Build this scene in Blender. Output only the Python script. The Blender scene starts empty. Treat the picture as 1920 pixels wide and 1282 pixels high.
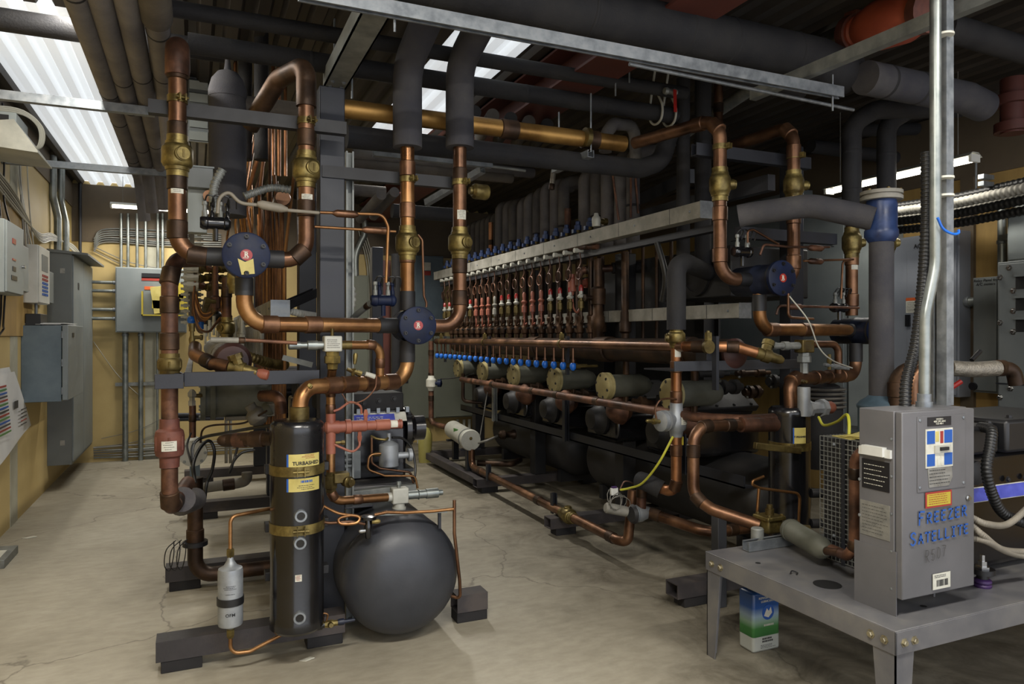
import bpy, bmesh, math, random
from mathutils import Vector, Matrix, Quaternion
random.seed(7)
SC = bpy.context.scene
COL = SC.collection
# ---------- camera geometry (room axes: X to the right, Y into the depth, Z up) ----------
F = 1350.0; EYE = 1.5; HOR = 630.0
TH = math.radians(23.75)
FW = Vector((math.sin(TH), math.cos(TH), 0)); RT = Vector((math.cos(TH), -math.sin(TH), 0))
def ray(px, py):
    return FW + RT*((px-960)/F) + Vector((0, 0, (HOR-py)/F))
def W(px, py, Y=None, X=None, Z=None, d=None):
    r = ray(px, py); o = Vector((0, 0, EYE))
    if Y is not None: t = Y/r.y
    elif X is not None: t = X/r.x
    elif Z is not None: t = (Z-EYE)/r.z
    else: t = d
    return o + r*t
def PZ(x, y, py):              # height of the point at plan (x,y) seen at row py
    d = x*FW.x + y*FW.y
    return EYE + (HOR-py)/F*d
def PX(px, Y):                 # plan X of column px on the plane Y
    return W(px, 630, Y=Y).x
def PY(px, X):
    return W(px, 630, X=X).y

# ---------- materials ----------
def lin(c):
    def f(v): return v/12.92 if v <= .04045 else ((v+.055)/1.055)**2.4
    return (f(c[0]), f(c[1]), f(c[2]), 1)
def hx(s):
    s = s.lstrip('#'); return tuple(int(s[i:i+2], 16)/255 for i in (0, 2, 4))
MATS = {}
def mat(name, c1, c2=None, rough=.6, metal=0., scale=6., bump=0., bscale=60., detail=6, c3=None, coat=0., rvar=0.1, stretch=(1,1,1), emit=None, spec=.5, lo=.35, hi=.65):
    m = bpy.data.materials.new(name); m.use_nodes = True
    nt = m.node_tree; N = nt.nodes; L = nt.links
    b = N['Principled BSDF']
    b.inputs['Roughness'].default_value = rough; b.inputs['Metallic'].default_value = metal
    b.inputs['Specular IOR Level'].default_value = spec
    if coat: b.inputs['Coat Weight'].default_value = coat; b.inputs['Coat Roughness'].default_value = .15
    a = lin(hx(c1)); b.inputs['Base Color'].default_value = a
    if emit:
        b.inputs['Emission Color'].default_value = lin(hx(c1)); b.inputs['Emission Strength'].default_value = emit
    if c2 or bump:
        tc = N.new('ShaderNodeTexCoord'); mp = N.new('ShaderNodeMapping'); mp.inputs['Scale'].default_value = stretch
        L.new(tc.outputs['Object'], mp.inputs['Vector'])
    if c2:
        n = N.new('ShaderNodeTexNoise'); n.inputs['Scale'].default_value = scale; n.inputs['Detail'].default_value = detail; n.inputs['Roughness'].default_value = .62
        L.new(mp.outputs[0], n.inputs['Vector'])
        r = N.new('ShaderNodeValToRGB'); e = r.color_ramp.elements
        e[0].position = lo; e[0].color = a; e[1].position = hi; e[1].color = lin(hx(c2))
        if c3:
            q = r.color_ramp.elements.new((lo+hi)/2); q.color = lin(hx(c3))
        L.new(n.outputs['Fac'], r.inputs['Fac']); L.new(r.outputs[0], b.inputs['Base Color'])
        mr = N.new('ShaderNodeMapRange'); mr.inputs['From Min'].default_value = .3; mr.inputs['From Max'].default_value = .7
        mr.inputs['To Min'].default_value = max(.05, rough-rvar); mr.inputs['To Max'].default_value = min(1, rough+rvar)
        L.new(n.outputs['Fac'], mr.inputs['Value']); L.new(mr.outputs[0], b.inputs['Roughness'])
    if bump:
        n2 = N.new('ShaderNodeTexNoise'); n2.inputs['Scale'].default_value = bscale; n2.inputs['Detail'].default_value = 5
        L.new(mp.outputs[0], n2.inputs['Vector'])
        bp = N.new('ShaderNodeBump'); bp.inputs['Strength'].default_value = bump; bp.inputs['Distance'].default_value = .01
        L.new(n2.outputs['Fac'], bp.inputs['Height']); L.new(bp.outputs[0], b.inputs['Normal'])
    MATS[name] = m
    return m
mat('copper', '463226', '8f6b50', .4, .82, 5, c3='684b38', bump=.05, lo=.3, hi=.7)
mat('copper_warm', '684830', 'b08659', .36, .85, 4, c3='89633f', lo=.3, hi=.7)
mat('copper_dark', '2c221b', '56402f', .5, .7, 6, c3='3c2d22', bump=.1)
mat('copper_rust', '38271f', '7a5540', .52, .55, 7, c3='573b2d', bump=.12)
mat('copper_gold', '74562e', 'b38c50', .42, .8, 3, c3='94703d')
mat('copper_orange', '70482d', 'b5805a', .38, .85, 4)
mat('brass', '4d4126', '8f7f4c', .42, .75, 14, c3='6c5f38', bump=.08)
mat('brass_dull', '45391f', '6f6138', .5, .7, 12, bump=.08)
mat('solder', '8d8570', 'b0a88e', .4, .85, 20)
mat('foam', '34343a', '4a4848', .88, 0, 3.5, bump=.2, bscale=140, c3='3e3d40', spec=.3)
mat('foam_dusty', '44403c', '605a52', .92, 0, 2.5, bump=.22, bscale=110, c3='504b46', spec=.25)
mat('foam_grey', '4d4a4c', '68645f', .9, 0, 4, bump=.2, bscale=120, spec=.25)
mat('foam_black', '1c1c1f', '2c2b2b', .8, 0, 5, bump=.25, bscale=90, spec=.35)
mat('steel_dark', '1d1f25', '2b2d35', .5, .2, 3, c3='24262c', bump=.04)
mat('steel_black', '18191c', '272627', .55, .15, 4, bump=.05)
mat('skid_steel', '2f2c2d', '4a4340', .62, .1, 4, c3='383435', bump=.08)
mat('galv', '74797e', '8f9396', .48, .65, 20, detail=3, c3='82878b')
mat('galv_dull', '6d706e', '8c8e89', .55, .5, 12, bump=.05)
mat('galv_dusty', '77756c', '96938a', .7, .3, 9)
mat('conduit', '747a78', '969a96', .42, .75, 8)
mat('panel_grey', '697072', '767c7c', .5, .05, 2.5, bump=.02)
mat('panel_light', '848b8b', '939a99', .5, .05, 2, bump=.02)
mat('panel_mid', '5d6263', '696d6c', .5, .05, 2.5)
mat('panel_olive', '63665a', '6d7062', .55, .05, 1.5)
mat('panel_blue', '4d5a62', '5d6970', .4, .1, 5, c3='55626a')
mat('box_grey', '58585a', '636264', .42, .1, 3, bump=.02)
mat('bench_grey', '5b5b5e', '706e6b', .42, .15, 5, c3='656465', bump=.03)
mat('black_paint', '0f0f11', '17171a', .22, .1, 4, coat=.3, bump=.02)
mat('black_plastic', '151517', rough=.45)
mat('black_matte', '121214', '222021', .8, 0, 6, bump=.1)
mat('tank_grey', '2f3136', '3c3d42', .42, .15, 3, bump=.04, c3='35373c')
mat('tank_dark', '1e1f21', '2d2b2a', .55, .1, 3, bump=.06)
mat('valve_navy', '0b1226', '131e3a', .5, .0, 9, c3='0f1830', bump=.05, spec=.25)
mat('valve_navy_dark', '10141f', '1b2236', .45, .15, 9, bump=.05)
mat('knob_blue', '1357b5', '1f6fd0', .4, 0, 12)
mat('strainer_blue', '172649', '2a3d69', .42, .1, 10, c3='20335a', bump=.06)
mat('drum_blue', '36454f', '4c5f6c', .5, .1, 8, c3='41525e', bump=.05)
mat('paint_red', '6f2e22', '8d4330', .55, .05, 9, bump=.06)
mat('paint_rust', '4f2c25', '714335', .62, .05, 12, bump=.08, c3='60372c')
mat('paint_orange', '8d3f2c', 'a9533a', .5, .05, 5, bump=.05)
mat('paint_salmon', '7c4434', '935844', .55, .05, 8, bump=.05)
mat('cream_flange', '8d8157', 'b0a374', .55, .1, 7, c3='9c9064')
mat('cyl_grey', '4c4d43', '63645a', .6, .1, 6)
mat('label_white', 'b4b2a4', 'c9c7ba', .6, 0, 20)
mat('label_yellow', 'a89a52', 'bcae68', .55, 0, 12)
mat('label_black', '16161a', rough=.4)
mat('label_silver', '83837f', '96958f', .35, .5, 30)
mat('yellow_bright', 'a8962e', rough=.6)
mat('drum_brown', '3b2522', '4c302a', .5, .1, 5)
mat('foam_brightened', '5d5a5b', '767270', .9, 0, 3, bump=.2, bscale=110, spec=.25)  # foam copy with brightness from the roof sheet's light put into its colour
mat('label_orange', 'c2592a', rough=.5)
mat('ink_black', '1a1a1c', rough=.7)
mat('ink_blue', '184c98', rough=.6)
mat('ink_grey', '3a3836', rough=.7)
mat('ink_red', '8c2b22', rough=.6)
mat('white_plastic', 'b9b9b2', 'c8c8c2', .45, 0, 5)
mat('white_metal', '9b9b92', 'b4b3a8', .5, .1, 6, bump=.03)
mat('alu_cast', '84888c', '9ea2a5', .5, .5, 10, bump=.05)
mat('chrome', 'a8a8a6', rough=.22, metal=.95)
mat('label_purple', '3d46a0', '5058b4', .4, 0, 20)
mat('yellow_olive', '8a8145', '979052', .45, 0, 5)
mat('paper', 'c6c6c6', 'd2d2cf', .8, 0, 3)
mat('wood_ply', '8a6f3e', 'a88a50', .7, 0, 5, stretch=(1, 1, .25), c3='977b46')
mat('cable_white', 'a8a69a', rough=.5)
mat('cable_grey', '6f6d66', rough=.5)
mat('cable_black', '161616', rough=.45)
mat('hose_yellow', 'b5b43a', rough=.45)
mat('flex_tan', '6c665a', '7e776a', .6, 0, 10)
mat('purple_rubber', '3a2450', rough=.5)
mat('tin_green', '3d7a3a', rough=.35)
mat('dust_grey', '5f5c55', '77736a', .8, .1, 10)
mat('braid', '6a655c', '8a8478', .45, .7, 60, stretch=(1, 1, 1), bump=.4, bscale=180)
mat('lamp_tube', 'fff8e8', emit=6.0)
mat('daylight_panel', 'e9eef2', emit=.5)
mat('deck_metal', '37332f', '4b4640', .55, .4, 1.5, c3='403b36')
mat('beam_red', '46221c', '5a2d24', .65, .05, 2)
mat('glass_red', '8c1f1a', rough=.3)
mat('dark_void', '0b0b0c', rough=.7)
M_ = MATS

# ---------- mesh builder ----------
def frame(d):
    d = d.normalized()
    u = Vector((0, 0, 1)) if abs(d.z) < .95 else Vector((1, 0, 0))
    a = d.cross(u).normalized(); b = a.cross(d).normalized()
    return a, b
def fillet(pts, R, n=7):
    pts = [Vector(p) for p in pts]; out = [pts[0]]
    for i in range(1, len(pts)-1):
        p0, p, p1 = pts[i-1], pts[i], pts[i+1]
        u = (p0-p); v = (p1-p); lu, lv = u.length, v.length
        if lu < 1e-6 or lv < 1e-6: continue
        u /= lu; v /= lv
        ang = u.angle(v)
        if ang > 3.08: out.append(p); continue
        t = min(R/math.tan(ang/2), lu*.49, lv*.49)
        a = p+u*t; b = p+v*t
        rr = t*math.tan(ang/2)
        c = p + (u+v).normalized()*(rr/math.sin(ang/2))
        ca = a-c; cb = b-c
        for k in range(n+1):
            f = k/n
            q = ca.normalized().slerp(cb.normalized(), f) if ca.angle(cb) < 3.1 else ca.lerp(cb, f).normalized()
            out.append(c+q*rr)
    out.append(pts[-1])
    return out
def smooth(pts, n=6):            # Catmull-Rom through points
    P = [Vector(p) for p in pts]
    if len(P) < 3: return P
    P = [P[0]*2-P[1]]+P+[P[-1]*2-P[-2]]; out = []
    for i in range(1, len(P)-2):
        for k in range(n):
            t = k/n
            out.append(.5*((2*P[i])+(P[i+1]-P[i-1])*t+(2*P[i-1]-5*P[i]+4*P[i+1]-P[i+2])*t*t+(3*P[i]-P[i-1]-3*P[i+1]+P[i+2])*t**3))
    out.append(P[-2]); return out
class MB:
    def __init__(s): s.v = []; s.f = []
    def _ring(s, c, a, b, r, n):
        i0 = len(s.v)
        for k in range(n):
            t = 2*math.pi*k/n
            s.v.append(c+a*(r*math.cos(t))+b*(r*math.sin(t)))
        return i0
    def _bridge(s, i, j, n):
        for k in range(n):
            k2 = (k+1) % n
            s.f.append((i+k, i+k2, j+k2, j+k))
    def tube(s, pts, r, n=14, cap=True, rf=None):
        pts = [Vector(p) for p in pts]
        q = [pts[0]]
        for p in pts[1:]:
            if (p-q[-1]).length > 1e-5: q.append(p)
        pts = q
        if len(pts) < 2: return s
        t0 = (pts[1]-pts[0]).normalized(); a, b = frame(t0); prev = t0; last = None; first = None
        for i, p in enumerate(pts):
            if i == 0: t = t0
            elif i == len(pts)-1: t = (pts[-1]-pts[-2]).normalized()
            else:
                t = (pts[i+1]-pts[i-1])
                t = t.normalized() if t.length > 1e-9 else prev
            R = prev.rotation_difference(t); a = R@a; b = R@b; prev = t
            rr = rf(i, len(pts)) if rf else r
            j = s._ring(p, a, b, rr, n)
            if last is not None: s._bridge(last, j, n)
            else: first = j
            last = j
        if cap:
            s.f.append(tuple(first+k for k in reversed(range(n)))); s.f.append(tuple(last+k for k in range(n)))
        return s
    def cyl(s, p0, p1, r, n=18): return s.tube([p0, p1], r, n)
    def lathe(s, p0, d, prof, n=24):
        p0 = Vector(p0); d = Vector(d).normalized(); a, b = frame(d); last = None; first = None
        for (t, r) in prof:
            j = s._ring(p0+d*t, a, b, max(r, 1e-4), n)
            if last is not None: s._bridge(last, j, n)
            else: first = j
            last = j
        s.f.append(tuple(first+k for k in reversed(range(n)))); s.f.append(tuple(last+k for k in range(n)))
        return s
    def box(s, lo, hi, R=None, o=None):
        lo = Vector(lo); hi = Vector(hi); i = len(s.v)
        c = [Vector((x, y, z)) for x in (lo.x, hi.x) for y in (lo.y, hi.y) for z in (lo.z, hi.z)]
        if R: c = [R@p for p in c]
        if o is not None: c = [p+Vector(o) for p in c]
        s.v += c
        for q in ((0,1,3,2),(4,6,7,5),(0,4,5,1),(2,3,7,6),(0,2,6,4),(1,5,7,3)): s.f.append(tuple(i+k for k in q))
        return s
    def bar(s, p0, p1, w, h, up=Vector((0,0,1))):   # rectangular bar between two points, w sideways, h along up
        p0 = Vector(p0); p1 = Vector(p1); d = (p1-p0).normalized()
        a = d.cross(up).normalized() if abs(d.dot(up)) < .99 else Vector((1,0,0)); b = a.cross(d).normalized()
        return s.prism([p0+a*x*w/2+b*z*h/2 for x, z in ((-1,-1),(1,-1),(1,1),(-1,1))], p1-p0)
    def prism(s, poly, ext):
        i = len(s.v); n = len(poly); ext = Vector(ext)
        s.v += [Vector(p) for p in poly]+[Vector(p)+ext for p in poly]
        s.f.append(tuple(i+k for k in reversed(range(n)))); s.f.append(tuple(i+n+k for k in range(n)))
        for k in range(n): k2 = (k+1) % n; s.f.append((i+k, i+k2, i+n+k2, i+n+k))
        return s
    def sec(s, p0, p1, poly2, up=Vector((0,0,1))):  # 2D section swept p0->p1; poly in (side, up)
        p0 = Vector(p0); p1 = Vector(p1); d = (p1-p0).normalized()
        a = d.cross(up).normalized() if abs(d.dot(up)) < .99 else Vector((1,0,0)); b = a.cross(d).normalized()
        return s.prism([p0+a*x+b*z for x, z in poly2], p1-p0)
    def quad(s, a, b, c, d):
        i = len(s.v); s.v += [Vector(a), Vector(b), Vector(c), Vector(d)]; s.f.append((i, i+1, i+2, i+3)); return s
    def sphere(s, c, r, n=14, sz=(1,1,1)):
        c = Vector(c); m = n//2; prof = []
        i0 = len(s.v); s.v.append(c+Vector((0,0,r*sz[2])))
        for k in range(1, m):
            ph = math.pi*k/m
            for j in range(n):
                t = 2*math.pi*j/n
                s.v.append(c+Vector((r*sz[0]*math.sin(ph)*math.cos(t), r*sz[1]*math.sin(ph)*math.sin(t), r*sz[2]*math.cos(ph))))
        e = len(s.v); s.v.append(c-Vector((0,0,r*sz[2])))
        for j in range(n):
            s.f.append((i0, i0+1+j, i0+1+(j+1)%n))
            s.f.append((e, e-n+(j+1)%n, e-n+j))
        for k in range(m-2):
            for j in range(n):
                a = i0+1+k*n
                s.f.append((a+j, a+n+j, a+n+(j+1)%n, a+(j+1)%n))
        return s
    def build(s, name, m, parent=None, bevel=0, label=None, cat=None, group=None, kind=None, sm=True, ang=38):
        me = bpy.data.meshes.new(name)
        me.from_pydata([tuple(v) for v in s.v], [], s.f)
        bm = bmesh.new(); bm.from_mesh(me)
        bmesh.ops.recalc_face_normals(bm, faces=bm.faces)
        bm.to_mesh(me); bm.free()
        if sm:
            for p in me.polygons: p.use_smooth = True
            me.set_sharp_from_angle(angle=math.radians(ang))
        me.materials.append(M_[m] if isinstance(m, str) else m)
        o = bpy.data.objects.new(name, me); COL.objects.link(o)
        if bevel:
            b = o.modifiers.new('bevel', 'BEVEL'); b.width = bevel; b.segments = 2; b.limit_method = 'ANGLE'; b.angle_limit = math.radians(40)
        if parent is not None: o.parent = parent; o.matrix_parent_inverse = parent.matrix_basis.inverted()
        tag(o, label, cat, group, kind)
        return o
def tag(o, label=None, cat=None, group=None, kind=None):
    if label: o['label'] = label
    if cat: o['category'] = cat
    if group: o['group'] = group
    if kind: o['kind'] = kind
    return o
def thing(name, label, cat, loc=(0,0,0), group=None, kind=None):
    o = bpy.data.objects.new(name, None); COL.objects.link(o); o.location = Vector(loc); o.empty_display_size = .1
    return tag(o, label, cat, group, kind)
def copy_tree(o, parent=None):
    c = o.copy(); COL.objects.link(c)
    if parent is not None: c.parent = parent; c.matrix_parent_inverse = o.matrix_parent_inverse.copy()
    for ch in list(o.children): copy_tree(ch, c)
    return c
def put(proto, loc, label=None, rz=None, sc=None):
    c = copy_tree(proto); c.location = Vector(loc)
    if rz is not None: c.rotation_euler = (0, 0, rz)
    if sc is not None: c.scale = (sc, sc, sc) if not isinstance(sc, tuple) else sc
    if label: c['label'] = label
    return c
def text(s, size, m, parent, origin, ux, uy, name='lettering', ext=.0006, off=0., align='CENTER', shear=0., sx=1., label=None):
    cu = bpy.data.curves.new(name, 'FONT'); cu.body = s; cu.size = size; cu.extrude = ext; cu.offset = off
    cu.align_x = align; cu.align_y = 'CENTER'; cu.shear = shear; cu.resolution_u = 3; cu.space_line = .95
    t = bpy.data.objects.new(name, cu); COL.objects.link(t)
    me = bpy.data.meshes.new_from_object(t); bpy.data.objects.remove(t)
    me.materials.append(M_[m]) if not me.materials else me.materials.__setitem__(0, M_[m])
    o = bpy.data.objects.new(name, me); COL.objects.link(o)
    ux = Vector(ux).normalized(); uy = Vector(uy).normalized(); n = ux.cross(uy)
    R = Matrix((ux*sx, uy, n)).transposed().to_4x4(); R.translation = Vector(origin)
    if parent is not None:
        o.parent = parent; o.matrix_parent_inverse = parent.matrix_basis.inverted()
    o.matrix_basis = R
    if label: o['label'] = label
    return o
UX = Vector((1,0,0)); UY = Vector((0,1,0)); UZ = Vector((0,0,1))
def lines_on(parent, o, ux, uy, w, h, rows, m='ink_black', n=None, name='print', th=.0022, seed=1):
    # small print on a label: short dashes set in rows, one mesh
    rnd = random.Random(seed); b = MB(); ux = Vector(ux).normalized(); uy = Vector(uy).normalized(); nn = ux.cross(uy).normalized(); o = Vector(o)
    for k in range(rows):
        y = h*(.5-(k+.5)/rows); x = -w/2
        e = w/2*(rnd.uniform(.5, 1))
        while x < e:
            l = rnd.uniform(.03, .12)*w; l = min(l, w/2-x)
            p = o+ux*x+uy*(y-th/2)
            b.prism([p, p+ux*l, p+ux*l+uy*th, p+uy*th], nn*.0005); x += l+w*.03
    return b.build(name, m, parent, sm=False)
# ---------- pipe things ----------
def pts(lst, Y=None):
    out = []
    for p in lst:
        if isinstance(p, Vector): out.append(p)
        else: out.append(W(p[0], p[1], Y=(p[2] if len(p) > 2 else Y)))
    return out
def pipe(name, label, cat, path, r, m='copper', R=None, rings=(), ring_m='copper_dark', ringr=1.14, ringl=None, group=None, n=18, parent=None, ringname='coupling'):
    """a bent pipe through 3-D points; rings = fractions of its length where a coupling sits"""
    R = r*3 if R is None else R
    P = fillet(path, R) if R else [Vector(p) for p in path]
    o = MB().tube(P, r, n).build(name, m, parent, label=label, cat=cat, group=group)
    L = [0]
    for i in range(1, len(P)): L.append(L[-1]+(P[i]-P[i-1]).length)
    rl = (ringl or r*2.2)
    for q in rings:
        s = q*L[-1]
        i = max(j for j in range(len(L)-1) if L[j] <= s+1e-9)
        d = (P[i+1]-P[i]).normalized(); c = P[i]+d*(s-L[i])
        MB().lathe(c-d*rl/2, d, [(0, r), (0.004, r*ringr), (rl-.004, r*ringr), (rl, r)], n).build(ringname, ring_m, o)
    return o
def lathe_thing(name, label, cat, p0, d, prof, m, group=None, n=24):
    return MB().lathe(p0, d, prof, n).build(name, m, None, label=label, cat=cat, group=group)
def strutsec(w=.041, h=.041, t=.004, lip=.009):
    a = w/2; b = h/2
    return [(-a,-b),(-a,b),(-a+lip,b),(-a+lip,b-t),(-a+t,b-t),(-a+t,-b+t),(a-t,-b+t),(a-t,b-t),(a-lip,b-t),(a-lip,b),(a,b),(a,-b)]
def bolt(parent, p, d, r=.007, m='chrome', name='bolt'):
    return MB().lathe(p, d, [(0, r*1.5), (.002, r*1.5), (.002, r), (r*.9, r), (r*1.1, r*.8)], 6).build(name, m, parent)
# ---------- camera ----------
cam = bpy.data.cameras.new('camera'); camo = bpy.data.objects.new('camera', cam); COL.objects.link(camo)
camo.location = (0, 0, EYE); camo.rotation_euler = (math.pi/2, 0, -TH)
cam.sensor_width = 36; cam.lens = F/1920*36; cam.shift_y = -(641-HOR)/1920; cam.clip_start = .05; cam.clip_end = 60
SC.camera = camo
SC.view_settings.view_transform = 'Standard'; SC.view_settings.look = 'None'; SC.view_settings.gamma = 1; SC.view_settings.exposure = .35
SC.view_settings.use_curve_mapping = False
XL = -1.33; XR = 5.6; YB = 9.85; ZC = 3.3; Y0 = -1.5
# ---------- floor ----------
def floor_mat():
    m = bpy.data.materials.new('concrete_floor'); m.use_nodes = True; nt = m.node_tree; N = nt.nodes; L = nt.links; b = N['Principled BSDF']
    tc = N.new('ShaderNodeTexCoord')
    def noise(s, d=8, st=None, ro=.6, dist=0):
        n = N.new('ShaderNodeTexNoise'); n.inputs['Scale'].default_value = s; n.inputs['Detail'].default_value = d; n.inputs['Roughness'].default_value = ro; n.inputs['Distortion'].default_value = dist
        if st:
            mp = N.new('ShaderNodeMapping'); mp.inputs['Scale'].default_value = st; L.new(tc.outputs['Object'], mp.inputs[0]); L.new(mp.outputs[0], n.inputs['Vector'])
        else: L.new(tc.outputs['Object'], n.inputs['Vector'])
        return n.outputs['Fac']
    def ramp(f, *st):
        r = N.new('ShaderNodeValToRGB'); e = r.color_ramp.elements
        e[0].position = st[0][0]; e[0].color = st[0][1]; e[1].position = st[-1][0]; e[1].color = st[-1][1]
        for p, c in st[1:-1]: q = e.new(p); q.color = c
        L.new(f, r.inputs[0]); return r.outputs[0]
    def mix(f, a, c, t='MIX'):
        x = N.new('ShaderNodeMix'); x.data_type = 'RGBA'; x.blend_type = t
        for s, v in ((0, f), (6, a), (7, c)):
            if hasattr(v, 'links'): L.new(v, x.inputs[s])
            else: x.inputs[s].default_value = v
        return x.outputs[2]
    base = ramp(noise(1.1, 10), (.3, lin(hx('8f8878'))), (.52, lin(hx('a09988'))), (.75, lin(hx('aba595'))))
    fine = ramp(noise(9, 10, (1, 2.2, 1)), (.35, (.78, .77, .75, 1)), (.62, (1, 1, 1, 1)))
    col = mix(.75, base, fine, 'MULTIPLY')
    # oily dirt lying around and under the racks and bench (shape of its own)
    sx = N.new('ShaderNodeSeparateXYZ'); L.new(tc.outputs['Object'], sx.inputs[0])
    def mth(op, a, c=None, cl=False):
        x = N.new('ShaderNodeMath'); x.operation = op; x.use_clamp = cl
        for s, v in ((0, a), (1, c)):
            if v is None: continue
            if hasattr(v, 'links'): L.new(v, x.inputs[s])
            else: x.inputs[s].default_value = v
        return x.outputs[0]
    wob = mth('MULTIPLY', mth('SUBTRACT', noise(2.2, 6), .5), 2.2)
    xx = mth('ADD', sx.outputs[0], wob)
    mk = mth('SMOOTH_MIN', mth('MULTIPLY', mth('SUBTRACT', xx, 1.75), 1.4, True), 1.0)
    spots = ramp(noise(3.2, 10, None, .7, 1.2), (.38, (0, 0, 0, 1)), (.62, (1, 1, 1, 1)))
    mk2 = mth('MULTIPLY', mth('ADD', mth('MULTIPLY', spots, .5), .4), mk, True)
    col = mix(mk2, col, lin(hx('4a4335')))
    stain = ramp(noise(.9, 6, None, .6, .8), (.6, (0, 0, 0, 1)), (.72, (1, 1, 1, 1)))
    col = mix(mth('MULTIPLY', stain, .3), col, lin(hx('6b6352')))
    # hairline cracks: edges of large cells, only here and there
    vo = N.new('ShaderNodeTexVoronoi'); vo.feature = 'DISTANCE_TO_EDGE'; vo.inputs['Scale'].default_value = .42
    nd = N.new('ShaderNodeTexNoise'); nd.inputs['Scale'].default_value = 2.5; nd.inputs['Detail'].default_value = 8; L.new(tc.outputs['Object'], nd.inputs['Vector'])
    ad = N.new('ShaderNodeMix'); ad.data_type = 'RGBA'; ad.blend_type = 'LINEAR_LIGHT'; ad.inputs[0].default_value = .22; L.new(tc.outputs['Object'], ad.inputs[6]); L.new(nd.outputs['Color'], ad.inputs[7])
    L.new(ad.outputs[2], vo.inputs['Vector'])
    cr = ramp(vo.outputs['Distance'], (.0, (1, 1, 1, 1)), (.0035, (0, 0, 0, 1)))
    col = mix(mth('MULTIPLY', cr, .55), col, lin(hx('3b342a')))
    L.new(col, b.inputs['Base Color'])
    b.inputs['Roughness'].default_value = .55
    bp = N.new('ShaderNodeBump'); bp.inputs['Strength'].default_value = .12; bp.inputs['Distance'].default_value = .01
    L.new(noise(40, 8), bp.inputs['Height']); L.new(bp.outputs[0], b.inputs['Normal'])
    MATS['concrete_floor'] = m
floor_mat()
mat('wall_paint', 'a8915c', 'b8a26e', .6, 0, 1.2, c3='b09a65', bump=.05, bscale=30)
mat('plaster', '94917f', 'a8a593', .8, 0, 4, bump=.05)
mat('wall_brown', '4d4234', '5d5140', .7, 0, 2)
S = 'structure'
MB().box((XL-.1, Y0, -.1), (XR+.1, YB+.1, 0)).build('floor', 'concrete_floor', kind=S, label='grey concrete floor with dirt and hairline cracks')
MB().box((XL-.12, Y0, 0), (XL, YB, ZC)).build('wall_left', 'wall_paint', kind=S, label='ochre painted wall on the left')
MB().box((XL-.12, YB, 0), (XR+.12, YB+.12, ZC+.04)).build("wall_back", 'wall_paint', kind=S, label='ochre painted back wall')
MB().box((XR, Y0, 0), (XR+.12, YB, ZC)).build('wall_right', 'wood_ply', kind=S, label='plywood faced wall on the right')
# unpainted upper band of the back wall
MB().box((XL, YB-.012, 2.62), (XR, YB, ZC)).build('trim_1', 'wall_brown', kind=S, label='unpainted brown band at the top of the back wall')
MB().box((XL, Y0, 3.02), (XL+.012, YB-.012, ZC)).build('trim_2', 'wall_brown', kind=S, label='brown band at the top of the left wall')
# corrugated roof deck, in strips leaving out the two translucent sheets
def deck(x0, x1, y0, y1, name, m, z=ZC, label=None, kind=S):
    b = MB(); p = .15; n = max(1, int(round((x1-x0)/p))); p = (x1-x0)/n; prof = []
    for i in range(n):
        a = x0+i*p
        prof += [(a, z+.04), (a+p*.3, z+.04), (a+p*.45, z), (a+p*.85, z)]
    prof.append((x1, z+.04))
    poly = [Vector((x, y0, zz)) for x, zz in prof]+[Vector((x, y0, zz+.006)) for x, zz in reversed(prof)]
    b.prism(poly, (0, y1-y0, 0))
    return b.build(name, m, kind=kind, label=label, sm=False)
SKY1 = (-1.2, -.62, 4.6, YB-.02); SKY2 = (1.42, 1.92, 3.2, 6.4)
b = MB()
def deck_into(b, x0, x1, y0, y1, z=ZC):
    p = .15; n = max(1, int(round((x1-x0)/p))); p = (x1-x0)/n; prof = []
    for i in range(n):
        a = x0+i*p; prof += [(a, z+.04), (a+p*.3, z+.04), (a+p*.45, z), (a+p*.85, z)]
    prof.append((x1, z+.04))
    for (xa, za), (xb, zb) in zip(prof[:-1], prof[1:]):
        b.prism([(xa, y0, za), (xb, y0, zb), (xb, y0, zb+.006), (xa, y0, za+.006)], (0, y1-y0, 0))
deck_into(b, XL-.1, SKY1[0], Y0, YB)
deck_into(b, SKY1[0], SKY1[1], Y0, SKY1[2])
deck_into(b, SKY1[1], SKY2[0], Y0, YB)
deck_into(b, SKY2[0], SKY2[1], Y0, SKY2[2]); deck_into(b, SKY2[0], SKY2[1], SKY2[3], YB)
deck_into(b, SKY2[1], XR+.1, Y0, YB)
b.build('ceiling', 'deck_metal', kind=S, label='dark corrugated metal roof deck', sm=False)
for k, s in enumerate((SKY1, SKY2)):
    b = MB(); deck_into(b, *s); b.build('window_%d' % (k+1), 'daylight_panel', kind=S, label='translucent roof sheet glowing with daylight', sm=False)
# red brown roof beam
b = MB(); b.box((2.05, Y0, 3.06), (2.35, YB-.02, 3.075)); b.box((2.05, Y0, 3.27), (2.35, YB-.02, 3.285)); b.box((2.19, Y0, 3.07), (2.21, YB-.02, 3.28))
b.build('trim_3', 'beam_red', kind=S, label='red brown steel roof beam')
b = MB(); b.box((-.5, 2.0, 3.1), (XR, 2.012, 3.29)); b.box((-.5, 1.93, 3.09), (XR, 2.08, 3.1))
b.build('trim_4', 'beam_red', kind=S, label='red brown steel cross beam under the roof deck')
# plaster joints
for i, (x0, x1) in enumerate(((PX(272, YB), PX(298, YB)), (PX(690, YB), PX(712, YB)))):
    MB().box((x0, YB-.004, 0), (x1, YB, 2.62)).build('trim_%d' % (5+i), 'plaster', kind=S, label='unpainted plaster joint on the back wall')
MB().box((XL, 6.75, 0), (XL+.004, 7.0, 3.0)).build('trim_7', 'plaster', kind=S, label='unpainted plaster joint on the left wall')

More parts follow.
